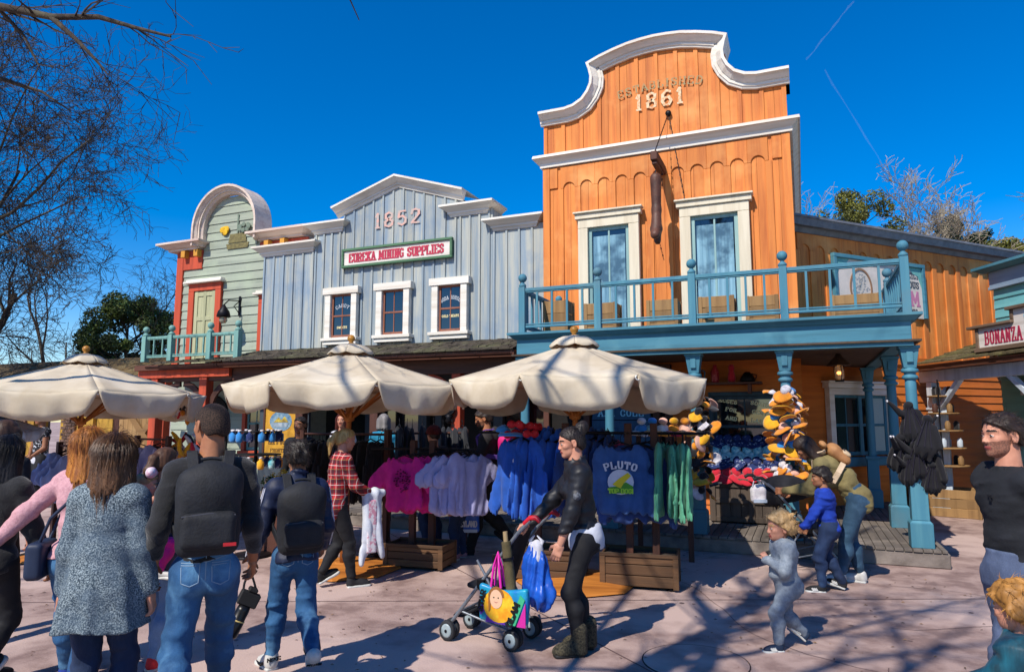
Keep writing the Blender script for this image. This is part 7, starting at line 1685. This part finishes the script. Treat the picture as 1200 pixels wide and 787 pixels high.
# -- woman in olive leaning over the pushchair
qs = onZ(1000, 683)
Jq = person('woman in an olive jacket and jeans leaning forward over a black pushchair', xy=(qs[0], qs[1]), a=66, H=1.62, fem=True, hairc='241812', tone='tan', lean=52, hipfwd=-.05, feet=((-.05, .07, 0, 0, .1), (.05, -.05, 0, 0, -.2)), hands=((-.10, .36, .56), (.12, .34, .54)), poles=((-.6, -.3, -.8), (.6, -.3, -.8)), head=(10, 38, 0),
    top=dict(mat=olive, off=.018, hem=-.13, name='jacket', fold=.010, collar=True), bottom=dict(mat=denim('teal', '2c4a62', '203a50', '44627a'), off=.008, len=.86, fold=.007), shoes=dict(mat=leaW, sole=rub_w), hair=dict(style='long', mat=hair_mat('241812', '3a2a20'), len=.9, strands=120))
tanp = M('pack_tan', 'a8784a', '8c5e38', rough=.7, sc=9, bump=.003); r_, c_, R_ = backpack('tan rounded backpack with a pale panel on the back of the olive jacket', Jq, tanp, .22, .25, .11, .02, M('pack_cream', 'c8b094', 'b09878', rough=.8))
for s in (-1, 1): v, F = polygonise(s_ell((s*.1, 0, .17), (.045, .03, .045)), .01, .005); add_mesh('round_ear', v @ R_.T+c_, F, tanp, r_, True)
# -- man at the right in a black t shirt
Js = person('stout dark haired man in a black t shirt and grey jeans at the right edge', px=1174, D=3.6, a=88, H=1.645, fat=1.07, hairc='1c1410', tone='fair', lean=-2, feet=((-.07, .13, 0, .2, .1), (.07, -.20, .06, -.6, -.1)), hands=((-.19, -.19, .56), (.17, -.1, .5)), poles=((-.3, -1, .2), (.4, -1, 0)), head=(4, 2, 0), stubble=True,
    top=dict(mat=darkT, off=.016, sleeve=.36, offarm=.024, hem=-.045, name='t_shirt', fold=.008), bottom=dict(mat=jeanG, off=.016, len=.96, fold=.010), shoes=dict(mat=leaB, sole=rub_b), hair=dict(style='short', mat=hair_mat('1e1611', '32241c'), strands=700))
m = MB(); text_mb('T', .03, .8, .3, .1, (0, 0, 0), depth=.003, mb=m); o = m.build('chest_mark', blackS, Js['root']); p = Js['chest']-Js['xr']*.05+Js['fwd']*.135; o.data.transform(Matrix.Translation(Vector(p)) @ Matrix.Rotation(PI, 4, 'Z'))
# -- child in a teal cape, lower right
tc_ = onD(1172, 490, 2.8)
Jt = person('fair haired child in a teal velvet cape with one leg stretched out, lower right corner', xy=(tc_[0], tc_[1]), z=.12, a=45, H=1.0, head_k=.185, child=True, fat=1.05, hairc='a07840', tone='fair', lean=-4, drop=.17, feet=((-.07, .36, .10, .35, .1), (.07, .30, .0, 0, -.1)), hands=((-.12, .22, .36), (.14, .2, .36)), head=(-20, 8, 0), legpole=(0, .4, 1),
    top=dict(mat=tealV, off=.03, skirt=.16, flare=.19, name='cape', fold=.012, offarm=.03), bottom=dict(mat=tealV, off=.012, len=.82, name='leggings'), shoes=dict(mat=leaB, sole=rub_b, L=.165), hair=dict(style='curly', mat=hair_mat('b07c3c', '7c5424'), strands=300))
for i in (0, 1): m = MB(); d = Jt['an'][i]-Jt['kn'][i]; m.tube([Jt['kn'][i]+d*.80, Jt['kn'][i]+d*.93], .047, 12); m.build('yellow_cuff', M('cuff_yellow', 'c8b048', rough=.8), Jt['root'])
# -- man in black with the big backpack
Jf = person('tall man with cropped hair, black jumper and blue jeans walking away', px=250, D=3.75, a=24, H=1.735, fat=.94, hairc='1a1412', tone='tan', lean=3, feet=((-.07, -.23, .11, -.9, .1), (.06, .2, 0, .1, -.1)), drop=.02, hands=((-.15, .03, .50), (.14, .06, .5)), poles=((-.1, -1, 0), (.1, -1, 0)), head=(32, 2, 0), legpole=((-.05, 1, 0), (.05, 1, 0)),
    top=dict(mat=blackK, off=.010, hem=.025, name='jumper', fold=.006), bottom=dict(mat=jeanB, off=.006, len=.86, fold=.010, cuff=denim('pale', '6c94b8', '5a80a4', '86a8c8'), waist=.06), shoes=dict(mat=leaW, sole=rub_w), hair=dict(style='buzz', mat=M('cropped_hair', '1c1512', '4c382c', rough=.9, sc=160, ramp=(.42, .62), bump=.002, bsc=300), strands=0))
r_, c_, R_ = backpack('large black backpack worn by the man with cropped hair', Jf, ballistic, .31, .44, .17, -.01)
m = MB(); m.box(-.03, .03, -.003, .003, -.008, .008); o = m.build('red_tag', redS, r_); o.data.transform(Matrix.Translation(Vector(c_+R_ @ V3(.1, -.165, -.17))) @ Matrix(R_.tolist()).to_4x4())
seamM = M('stitch_pale', '7c94ac', rough=.8); jean_seams(Jf, seamM)
# -- young man in a striped track jacket
Jg = person('young man in a navy track jacket with white sleeve stripes, jeans, white trainers', px=352, D=4.65, a=26, H=1.47, fat=.95, hairc='120e0c', tone='olive', lean=3, feet=((-.075, .10, 0, 0, .25), (.06, -.19, .075, -.95, -.05)), hands=((-.18, .03, .50), (.14, .1, .53)), poles=((-.2, -1, 0), (.1, -1, 0)), head=(10, 0, 0), curl=(.95, .5),
    top=dict(mat=navyJ, off=.014, hem=-.03, name='track_jacket', fold=.007, collar=True, stripes=whitec), bottom=dict(mat=jeanB, off=.007, len=.9, fold=.010), shoes=dict(mat=leaW, sole=rub_w, style='high', swoosh=M('mark_black', '101014', rough=.5)), hair=dict(style='tousled', mat=hair_mat('15100d', '32261e'), strands=800))
jean_seams(Jg, seamM)
backpack('black backpack with a small orange tag on the striped track jacket', Jg, ballistic, .29, .42, .17, -.01)
# camera hanging from his hand
w_ = Jg['wr'][0]+V3(-.01, .02, -.09); root = thing('camera', 'black camera with a long lens hanging by its strap from the young man\'s hand', 'camera', tuple(Jg['root'].location), Jg['root'].rotation_euler.z)
q = w_+V3(.0, .0, -.16)
m = MB(); m.tube([w_+V3(0, 0, .03), w_+V3(-.03, 0, -.06), q+V3(-.035, 0, .05)], .008, 6); m.tube([w_+V3(0, 0, .03), w_+V3(.03, 0, -.06), q+V3(.045, 0, .05)], .008, 6); m.build('strap', ballistic, root)
Rc = rotm('Y', .45); m = MB(); m.box(-.065, .065, -.03, .03, -.045, .045, R=Rc, o=q); m.box(-.03, .03, -.035, .03, .045, .075, R=Rc, o=q); m.build('camera_body', rub_b, root, True, .008)
m = MB(); m.lathe([(.038, 0), (.042, -.03), (.042, -.10), (.046, -.105), (.046, -.19), (.04, -.2)], q+Rc @ V3(0, 0, -.045), 18, R=Rc); m.build('lens', M('lens_black', '121214', rough=.35), root); m = MB(); m.lathe([(.0455, -.09), (.0465, -.094), (.0455, -.098)], q+Rc @ V3(0, 0, -.045), 18, R=Rc); m.build('lens_ring', gold, root)
# -- grey cardigan woman, nearest
Jc = person('brown haired woman in a long speckled grey knitted coat, seen from behind', px=134, D=3.6, a=4, H=1.535, fem=True, fat=.98, hairc='3a2416', tone='fair', lean=2, feet=((-.06, -.04, 0, 0, .1), (.06, .06, 0, 0, -.1)), hands=((-.15, .03, .43), (.15, .03, .45)), poles=((-.2, -1, 0), (.2, -1, 0)), head=(4, 4, 0), curl=(.6, .6),
    top=dict(mat=knit, off=.018, offarm=.017, skirt=.13, flare=.15, name='knitted_coat', fold=.004, sleeve=.92), bottom=dict(mat=jeanD, off=.004, len=.95, fold=.006), shoes=dict(mat=leaB, sole=rub_w), hair=dict(style='bob', mat=hair_mat('3c2616', '6e4a2c'), len=.95, w=1.1, seed=5, strands=3200))
# -- pink jumper woman
Jb = person('woman with long ginger hair in a pale pink jumper walking away, one arm held back', px=103, D=4.35, a=14, H=1.56, fem=True, hairc='6a3a18', tone='fair', lean=4, twist=-20, feet=((-.05, .12, 0, 0, .1), (.06, -.14, .06, -.8, -.1)), hands=((-.36, -.02, .50), (.14, .14, .55)), poles=((-.6, -.6, .4), (.5, -1, 0)), head=(8, 6, 0), hand_rot=((-.7, .0, -.6), None),
    top=dict(mat=pinkk, off=.014, hem=-.01, name='jumper', fold=.005), bottom=dict(mat=jeanB, off=.004, len=.9, fold=.008), shoes=dict(mat=blueS, sole=rub_w), hair=dict(style='long', mat=hair_mat('7a4218', 'b87830'), len=1.15, seed=8, strands=2000))
root = thing('shoulder_bag', 'dark navy shoulder bag at the hip of the woman in the pink jumper', 'bag', tuple(Jb['root'].location), Jb['root'].rotation_euler.z); f = s_box((-.19, -.03, .80), (.05, .13, .11), .03); sdf_obj('bag', f, .012, quiltN, root)
m = MB(); m.tube([(-.18, .05, .9), (-.13, .12, 1.1), (.05, .14, 1.25), (.13, .03, 1.36), (.06, -.1, 1.25), (-.12, -.13, 1.05), (-.18, -.1, .9)], .01, 6); m.build('strap', quiltN, root)
# -- black haired woman at the left edge
person('woman with long straight black hair and black clothes at the left edge', px=6, D=4.3, a=-4, H=1.51, fem=True, hairc='0c0a0a', tone='olive', lean=3, feet=((-.05, .1, 0, 0, .1), (.05, -.1, .05, -.7, -.1)), hands=((-.16, .05, .5), (.17, .08, .50)), head=(-8, 6, 0), top=dict(mat=blackK, off=.016, hem=-.04, name='jacket', fold=.007), bottom=dict(mat=blackJ, off=.004, len=.95), shoes=dict(mat=leaB, sole=rub_w), hair=dict(style='long', mat=hair_mat('0d0b0c', '1f1a1c'), len=1.75, w=1.15, seed=2, strands=2200))
person('brown haired woman in dark clothes half hidden behind the black haired woman', px=6, D=5.3, a=0, H=1.6, fem=True, hairc='2c1c14', lean=2, feet=((-.05, .08, 0, 0, .1), (.05, -.1, .05, -.7, -.1)), top=dict(mat=darkT, off=.014, hem=-.03, name='jacket'), bottom=dict(mat=blackJ, off=.004), shoes=dict(mat=leaB, sole=rub_w), hair=dict(style='long', mat=hair_mat('2c1c14', '4a3222'), len=1.0), res=1.5)
# -- crouching person whose knee enters at the lower left
person('person in dark trousers crouching at the lower left corner, mostly out of view', px=-72, D=2.75, a=-60, H=1.6, hairc='1a1412', lean=20, drop=.27, hipfwd=-.12, feet=((-.08, .12, 0, 0, .2), (.08, .08, 0, 0, -.2)), hands=((-.12, .08, .30), (.12, .08, .30)), legpole=(0, 1, .3), head=(0, 20, 0), top=dict(mat=darkT, off=.014, hem=0, name='jacket'), bottom=dict(mat=M('dark_twill', '1c1c30', '141424', rough=.9, sc=60, fine=.2, bump=.003), off=.014, fold=.010), shoes=dict(mat=leaB, sole=rub_b), hair=dict(style='short', mat=hair_mat('1a1412', '2a201a')), res=1.3)
# -- older girl carrying a little girl in pink
e_ = onD(197, 490, 4.8)
Je = person('girl in a quilted navy coat and light jeans carrying a small child, mostly hidden', xy=(e_[0], e_[1]), a=-20, H=1.42, fem=True, hairc='3a2418', lean=-2, feet=((-.05, .05, 0, 0, .1), (.05, -.05, 0, 0, -.1)), hands=((-.10, .20, .62), (.12, .2, .60)), top=dict(mat=quiltN, off=.025, hem=-.12, name='quilted_coat', quilt=True), bottom=dict(mat=jeanL, off=.006), shoes=dict(mat=redS, sole=rub_w), hair=dict(style='pony', mat=hair_mat('3a2418', '5a3c28')), res=1.4)
k_ = onD(175, 490, 4.7)
Jk = person('little girl in bright pink with a pale bow, held up on an arm', xy=(k_[0], k_[1]), z=.50, a=-75, H=.82, head_k=.21, child=True, fat=1.15, hairc='8a6a48', feet=((-.08, .16, .12, 0, .1), (.08, .16, .12, 0, -.1)), drop=.12, hands=((-.08, .20, .80), (.12, .22, .80)), poles=((-.8, .2, .2), (.8, .2, .2)), head=(0, 0, 0), top=dict(mat=pinkc, off=.014, hem=-.05, name='dress', sleeve=.3), bottom=dict(mat=pinkc, off=.008, name='leggings'), shoes=dict(mat=leaW, sole=rub_w, L=.17), hair=dict(style='short', mat=hair_mat('8a6a48', 'a88a60')), res=1.2)
f = s_union([s_ell((-.05, 0, 0), (.055, .035, .04)), s_ell((.05, 0, 0), (.055, .035, .04)), s_ell((0, 0, 0), (.022, .03, .025))], .01); v, F = polygonise(f, .01, .01); add_mesh('hair_bow', v @ Jk['Rh'].T+Jk['hcen']+V3(0, .03, .098), F, M('bow_cream', 'd8d0d8', 'd08aa8', rough=.7, sc=30), Jk['root'], True)
# -- blonde woman in red plaid
hs = onZ(391, 688)
Jh = person('blonde woman with a ponytail in red plaid shirt and black leggings, jacket over her arm', xy=(hs[0], hs[1]), a=-58, H=1.52, fem=True, fat=1.08, hairc='a08048', lean=6, feet=((-.05, -.08, .03, -.4, .1), (.05, .1, 0, 0, -.1)), hands=((-.17, .02, .47), (.08, .22, .58)), poles=((-.5, -1, 0), (.5, -1, -.3)), head=(0, 12, 0), top=dict(mat=plaidM, off=.018, hem=-.09, name='plaid_shirt', fold=.006, collar=True), bottom=dict(mat=blackJ, off=.004, len=.86, name='leggings'), shoes=dict(mat=leaB, sole=rub_w), hair=dict(style='pony', mat=hair_mat('c0a068', '94743c'), strands=200, tie=blackJ))
root = thing('draped_jacket', 'white jacket with a pink printed lining draped over the plaid woman\'s arm', 'jacket', tuple(Jh['root'].location), Jh['root'].rotation_euler.z); w_ = Jh['wr'][1]
f0_ = s_union([s_box((0, 0, -.22), (.05, .10, .26), .03), s_cone((0, .02, -.35), (.02, .12, -.62), .06, .03), s_cone((0, -.04, -.3), (0, -.09, -.68), .05, .03), s_ell((0, 0, .0), (.06, .12, .05))], .04); f = lambda P: f0_(P)-np.sin(P[:, 1]*60+P[:, 2]*6)*.010-nz(P, 18, 4)*.007
f.bb = f0_.bb; v, F = polygonise(f, .011, .02); add_mesh('jacket', v+w_+V3(0, 0, .02), F, M('white_jacket', 'c8ccd4', 'b0b6c4', rough=.85, sc=8, bump=.003), root, True)
f1_ = s_box((.052, -.02, -.3), (.008, .05, .26), .006); v, F = polygonise(f1_, .01, .02); add_mesh('printed_lining', v+w_, F, M('lining_pink', 'c88a9c', 'd8d4d8', rough=.9, sc=26, ramp=(.45, .55)), root, True)
m = MB(); R2 = Jh
# -- man with a pink backpack and a blue carrier bag
ms = onZ(572, 648)
Jm = person('bearded man in a dark hooded top and black trousers carrying a blue carrier bag', xy=(ms[0], ms[1]), a=86, H=1.74, hairc='1e1612', tone='tan', lean=2, feet=((-.05, .12, 0, 0, .1), (.05, -.16, .05, -.7, -.1)), hands=((-.13, .14, .50), (.14, .02, .48)), poles=((-.5, -1, 0), (.4, -1, 0)), curl=(1., .5), head=(8, 16, 0), stubble=True, top=dict(mat=M('hoodie_dark', '2a2628', '1e1b1e', rough=.9, sc=6, bump=.003), off=.018, sleeve=.68, hem=-.03, name='hooded_top', hood=True), bottom=dict(mat=blackJ, off=.014), shoes=dict(mat=leaB, sole=rub_b), hair=dict(style='short', mat=hair_mat('1e1612', '34271f')), res=1.2)
f = s_ell(V3(0, .16, -.34)*Jm['hh'], V3(.24, .22, .17)*Jm['hh']); 
def fb(P): return np.maximum(f(P), np.maximum((P[:, 2]+.26*Jm['hh'])*1., -(P[:, 1]-.02*Jm['hh'])))-.001
fb.bb = f.bb; v, F = polygonise(fb, .008, .01); add_mesh('beard', v @ Jm['Rh'].T+Jm['hcen'], F, hair_mat('1e1612', '34271f'), Jm['root'], True)
backpack('bright pink backpack on the bearded man', Jm, M('pack_pink', 'd01878', 'b01060', rough=.7, sc=8), .26, .34, .14, .0, M('pack_violet', '5a3a8a', rough=.7))
def carrier(label, o, w=.34, h=.42, txt=None, mat=None, rz=0.):
    root = thing('carrier_bag', label, 'bag', tuple(o), rz)
    b = s_union([s_box((0, 0, -h/2-.1), (w/2, .05, h/2), .03), s_box((0, 0, -.1), (w*.3, .03, .04), .02)], .05); ff = lambda P: b(P)-np.sin(P[:, 0]*45+P[:, 2]*9)*.006*np.clip(-(P[:, 2]+.05)*-1+.35, 0, 1)-nz(P, 19, 3)*.006
    ff.bb = b.bb; sdf_obj('bag', ff, .011, mat, root)
    m = MB()
    for s in (-1, 1): m.tube([(s*.07, -.02, -.09), (s*.05, -.01, -.03), (0, 0, .01)], .006, 5)
    m.build('handle', whitec, root)
    m = MB(); m.box(-w*.46, w*.46, -.062, -.05, -h-.095, -h-.06); m.build('pale_band', M('band_pale', 'a8b4c4', rough=.6), root)
    if txt: m = MB(); text_mb(txt, .075, .5, .18, .08, (0, -.068, -h-.03), depth=.008, mb=m, slab=False, fit=w*.9); m.build('lettering', whitec, root)
    return root
polyB = M('poly_blue', '1c56b8', '1644a0', rough=.35, sc=9, bump=.004, bsc=16)
wm = wmat(Jm['root']) @ Vector(tuple(Jm['wr'][0]+V3(0, 0.03, -.06))); carrier('blue carrier bag with white lettering in the bearded man\'s hand', wm, .36, .44, 'Disneyland'.upper(), polyB, CYAW-.1)
# -- people in the shade behind the racks
person('man with dark hair, sunglasses and a moustache behind the long black rail', px=353, D=9.3, z=.0, a=165, H=1.64, hairc='14100e', tone='tan', top=dict(mat=darkT, off=.014, hem=0, name='jacket'), bottom=dict(mat=jeanD, off=.01), shoes=dict(mat=leaB, sole=rub_b), hair=dict(style='short', mat=hair_mat('15110f', '2a221d')), res=1.5)
pj_ = bpy.context.scene.objects.get('person.014')
Jx = person('woman with dark red hair in a pale top beside the parasol pole, in the shade', px=402, D=9.6, z=.2, a=170, H=1.5, fem=True, hairc='4a1c14', tone='fair', top=dict(mat=whiteT, off=.012, hem=-.02), bottom=dict(mat=jeanD, off=.008), shoes=dict(mat=leaB, sole=rub_b), hair=dict(style='bob', mat=hair_mat('5a2014', '38120c'), len=.7), res=1.5)
person('grey haired woman in a turquoise top seen from behind in the shop doorway', px=450, D=9.9, z=.2, a=20, H=1.48, fem=True, fat=1.15, hairc='6a6664', top=dict(mat=turq, off=.014, hem=-.02), bottom=dict(mat=jeanD, off=.008), shoes=dict(mat=leaB, sole=rub_b), hair=dict(style='bob', mat=hair_mat('8a8684', '605c5a'), len=.55), res=1.5)
Jl = person('person in a dark red woolly hat and jeans behind the pink shirts', px=509, D=8.7, a=40, H=1.52, hairc='2a1a14', top=dict(mat=darkT, off=.014, hem=-.02, name='jacket'), bottom=dict(mat=jeanD, off=.008), shoes=dict(mat=leaB, sole=rub_b), hair=dict(style='buzz', mat=hair_mat('2a1a14', '3a2a20')), res=1.5)
f = s_ell(V3(0, -.06, .17)*Jl['hh'], V3(.44, .52, .44)*Jl['hh']); fh = lambda P: np.maximum(f(P)-np.sin(np.arctan2(P[:, 0], P[:, 1])*26)*.004, -(P[:, 2]-.0*Jl['hh'])); fh.bb = f.bb; v, F = polygonise(fh, .011, .01); add_mesh('woolly_hat', v @ Jl['Rh'].T+Jl['hcen'], F, M('wool_maroon', '5a1c1c', '401010', rough=.95, sc=20, bump=.005), Jl['root'], True)
person('child in dark jeans and pink trainers standing behind the lavender shirts', px=541, D=8.3, a=60, H=1.25, child=True, head_k=.16, hairc='3a2a1c', top=dict(mat=lav, off=.014, hem=-.02), bottom=dict(mat=jeanD, off=.008), shoes=dict(mat=pinkS, sole=rub_w), hair=dict(style='short', mat=hair_mat('3a2a1c', '5a4630')), res=1.5)
vest = M('vest_patterned', '16161c', 'c8ccd0', rough=.85, sc=24, ramp=(.56, .6))
person('shop worker in a black and white patterned waistcoat at the yellow arched opening', px=50, D=12.9, a=150, H=1.74, hairc='14100e', tone='olive', hands=((-.13, .14, .55), (.15, .05, .46)), top=dict(mat=vest, off=.014, sleeve=.1, hem=-.03, name='waistcoat', inner=(whiteT, -.05), vest=True), bottom=dict(mat=blackJ, off=.012), shoes=dict(mat=leaB, sole=rub_b), hair=dict(style='short', mat=hair_mat('15110f', '2a221d')), res=1.6)

# ================================================================== pushchairs
alu = M('tube_grey', '868c94', '70767e', rough=.4, metal=.5, sc=20); redG = M('grip_red', 'b81828', rough=.45); tyre = M('tyre_grey', '26282c', rough=.8); hub = M('hub_pale', '9aa8ac', '7c8a90', rough=.4, sc=9); blackF = M('seat_fabric', '17171c', '222228', rough=.9, sc=9, bump=.003)
def wheelpair(parent, x, y, r=.075, yaw=0.):
    """double castor wheel turning about local x"""
    R = rotm('Z', yaw)
    for s in (-1, 1):
        c = V3(x, y, r)+R @ V3(s*.032, 0, 0); Rx = R @ rotm('Y', PI/2)
        m = MB(); m.lathe([(r*.66, -.017), (r*.95, -.017), (r, -.01), (r, .01), (r*.95, .017), (r*.66, .017)], c, 20, R=Rx); o = m.build('wheel', tyre, parent); m = MB(); m.lathe([(.012, -.022), (r*.5, -.02), (r*.68, -.0185), (r*.68, .0185), (r*.5, .02), (.012, .022)], c, 16, R=Rx); m.build('hub', hub, o)
        m = MB(); m.lathe([(.012, -.027), (.012, .027)], c, 10, R=Rx); m.build('axle_cap', iron, o)
def stroller(name, label, o, rz, W=.42, ky=1., hz=.98, grip=redG, hood=False, group=None):
    """umbrella-fold pushchair, local +y is forward (front wheels)"""
    root = thing(name, label, 'pushchair', (o[0], o[1], 0), rz, group); w = W/2
    m = MB()
    for s in (-1, 1):
        m.tube([(s*w, -.42, hz), (s*w, -.30, hz-.10), (s*w, .36, .12)], .015, 8); m.tube([(s*w*.96, -.24, .12), (s*w*.96, .02, .50), (s*w*.96, .10, .60)], .011, 8)
        m.tube([(s*w*.96, -.24, .12), (s*w*.96, .28, .22)], .009, 6)
    m.tube([(-w, .30, .2), (w, .30, .2)], .010, 6); m.tube([(-w, -.22, .14), (w, -.22, .14)], .010, 6); m.bar((-w, -.20, .16), (w, .02, .5), .016, .012); m.bar((w, -.20, .16), (-w, .02, .5), .016, .012)
    m.build('frame', alu, root)
    for s in (-1, 1):
        m = MB(); m.tube([(s*w, -.36, hz-.03), (s*w, -.42, hz+.015), (s*w, -.47, hz+.02), (s*w, -.51, hz-.005)], [.017, .02, .02, .017], 10); m.build('handle', grip, root)
        m = MB(); m.box(s*w-.02, s*w+.02, .02, .09, .40, .47); m.box(s*w-.018, s*w+.018, -.12, -.06, .60, .66); m.build('joint', iron, root, True, .006)
        wheelpair(root, s*w, .37, .075); wheelpair(root, s*w*.96, -.25, .075)
        q = MB(); q.tube([(s*w, .36, .12), (s*w, .365, .075)], .014, 8); q.build('fork', alu, root)
    seat = s_union([s_box((0, .06, .38), (w-.03, .17, .02), .018, rotm('X', .15)), s_box((0, -.17, .62), (w-.03, .018, .27), .016, rotm('X', .42))], .05); ff = lambda P: seat(P)-nz(P, 16, 3)*.006
    ff.bb = seat.bb; sdf_obj('seat', ff, .014, blackF, root); m = MB(); m.box(-w+.03, w-.03, .26, .36, .16, .18); m.build('footrest', blackF, root, True, .008)
    if hood: f = s_ell((0, -.12, .82), (w+.01, .30, .20)); g = lambda P: np.maximum(np.abs(f(P)+.012)-.012, -(P[:, 2]-.76-.25*P[:, 1])); g.bb = f.bb; sdf_obj('hood', g, .014, blackF, root)
    return root
so_ = (onZ(600, 752)+onZ(533, 752))/2; sd_ = onZ(533, 757)-onZ(600, 769); st_yaw = math.atan2(-sd_[0], sd_[1])
fw_l = onZ(533, 752); rw_n = onZ(600, 766); rw_f = onZ(625, 750)
sc_ = onZ(580, 747); strl = stroller('pushchair', 'folding pushchair with red grips and pale wheels hung with bright bags', (sc_[0]+.03, sc_[1]-.02), st_yaw, W=.34, hz=.92); strl.scale = (1, .86, 1); WM[strl.name] = WM[strl.name] @ Matrix.Diagonal((1, .86, 1, 1))
def st(x, y, z): return wmat(strl) @ Vector((x, y, z))
# colourful tote over the near side
tz = thing('tote_bag', 'brightly coloured shiny tote with a round portrait patch hung on the pushchair side', 'bag', tuple(st(-.25, -.22, .33)), st_yaw-PI/2)
f = s_union([s_box((0, 0, 0), (.195, .026, .12), .018)], .02); g = lambda P: f(P+np.stack([P[:, 0]*0, np.sin(P[:, 0]*14)*.008+.02*P[:, 2], .018*np.cos(P[:, 0]*13)*(P[:, 2] > 0)], 1))-nz(P, 17, 6)*.006; g.bb = f.bb; tm = M('tote_turquoise', '1c9cb4', '1c6cb0', rough=.35, sc=8)
tb_ = sdf_obj('bag', g, .010, tm, tz)
def patch(nm, poly, mt, y=-.044): m = MB(); m.prism(poly, y, y+.008); m.build(nm, mt, tb_)
patch('orange_patch', [(-.02+.125*math.cos(2*PI*k/20), .0+.115*math.sin(2*PI*k/20)) for k in range(20)], M('print_orange', 'e08a1c', 'd8c030', rough=.4, sc=14))
patch('portrait', [(-.04+.05*math.cos(2*PI*k/16), .045+.065*math.sin(2*PI*k/16)) for k in range(16)], M('print_face', 'd8b090', rough=.5), -.0475); patch('portrait_hair', [(-.04+.065*math.cos(PI*k/10), .06+.07*math.sin(PI*k/10)) for k in range(11)], M('print_hair', '8a5a2c', rough=.5), -.046)
for dx in (-.018, .018): patch('portrait_eye', [(-.04+dx+.006*math.cos(2*PI*k/8), .055+.005*math.sin(2*PI*k/8)) for k in range(8)], M('mark_black', ''), -.0485)
patch('portrait_smile', [(-.058, .028), (-.04, .018), (-.022, .028), (-.04, .023)], M('print_mouth', 'a04048', rough=.5), -.0485)
patch('portrait_locks', [(-.105, .05), (-.09, .1), (-.08, .05), (-.085, -.03), (-.1, -.05)], M('print_hair', ''), -.0462)
patch('green_band', [(.06, -.12), (.11, -.12), (.185, .06), (.15, .09)], M('print_teal', '3ca878', rough=.4)); patch('magenta_patch', [(.12, -.125), (.19, -.125), (.19, .04)], M('print_magenta', 'c02890', rough=.4), -.0425); patch('violet_patch', [(-.185, -.03), (-.15, .0), (-.14, -.05), (-.17, -.08)], M('print_violet', '5a2c98', rough=.4), -.0422); patch('purple_strip', [(-.13, -.12), (.03, -.125), (.02, -.09), (-.12, -.08)], M('print_violet', ''), -.0423)
m = MB(); text_mb('GLAM', .05, .7, .26, .15, (.118, -.046, -.055), ux=(.39, 0, .92), uy=(-.92, 0, .39), depth=.006, mb=m, slab=False); m.build('lettering', M('mark_black', ''), tb_); m = MB(); text_mb('STAR', .045, .7, .26, .15, (-.135, -.046, .02), ux=(.2, 0, .98), uy=(-.98, 0, .2), depth=.006, mb=m, slab=False); m.build('lettering', M('mark_black', ''), tb_)
m = MB()
for y_ in (-.03, .03): m.tube([(-.09, y_, .12), (-.075, y_*.7, .26), (-.05, 0, .36), (-.03, y_*.7, .26), (-.01, y_, .12)], .010, 6)
m.build('handle', M('strap_magenta', 'd0209a', rough=.5), tz)
# blue plastic bag behind, khaki umbrella tube, dangling cup
root = thing('plastic_bag', 'crumpled blue plastic bag with a white top hung behind the pushchair handles', 'bag', tuple(st(-.08, -.42, .75)), st_yaw-PI/2)
b_ = squash(s_union([s_cone((0, 0, -.06), (0, 0, -.14), .045, .085), s_cone((0, 0, -.14), (.01, 0, -.34), .085, .115), s_ell((.06, 0, -.36), (.09, .14, .09))], .04), .62)
f = lambda P: (b_(P)-np.sin(np.arctan2(P[:, 0], P[:, 1])*8+P[:, 2]*14)*.009-nz(P, 24, 7, 3)*.011)*.8
f.bb = (b_.bb[0]-.03, b_.bb[1]+.03); sdf_obj('bag', f, .009, polyB, root)
b2 = squash(s_cone((0, 0, -.035), (0, 0, -.10), .055, .07), .7); f2 = lambda P: (b2(P)-nz(P, 40, 3, 2)*.009)*.8
f2.bb = b2.bb; sdf_obj('crumpled_top', f2, .009, whitec, root); m = MB()
for s in (-1, 1): m.tube([(s*.03, 0, -.04), (s*.05, .01, .01), (s*.01, 0, .05)], [.012, .016, .004], 6)
m.build('knotted_handle', whitec, root)
root = thing('umbrella_roll', 'rolled khaki umbrella in a sleeve leaning against the pushchair handle', 'umbrella', tuple(st(-.2, -.27, .33)), st_yaw-PI/2); m = MB(); m.tube([(0, -.0, 0), (-.02, 0, .16), (-.055, 0, .43)], [.036, .04, .034], 12); m.build('sleeve', M('khaki_cloth', '5c5236', '463e28', rough=.9, sc=12, bump=.003), root); m = MB(); m.tube([(-.055, 0, .43), (-.062, 0, .50)], .018, 8); m.build('grip', M('grip_tan', '9a8460', rough=.6), root)
m = MB(); m.tube([(-.036, 0, .30), (-.040, 0, .32)], .043, 12); m.build('band', iron, root)
bsx = onZ(943, 668); bst = stroller('pushchair', 'black pushchair with a dark hood beside the boy in cobalt', (bsx[0]-.05, bsx[1]+.1), CYAW+math.radians(-95), W=.4, grip=rub_b, hood=True)
def bt(x, y, z): return wmat(bst) @ Vector((x, y, z))
o = carrier('small white and blue bag hanging from the black pushchair handle', tuple(bt(0.1, -.44, .98)), .16, .16, None, p_wh, CYAW)
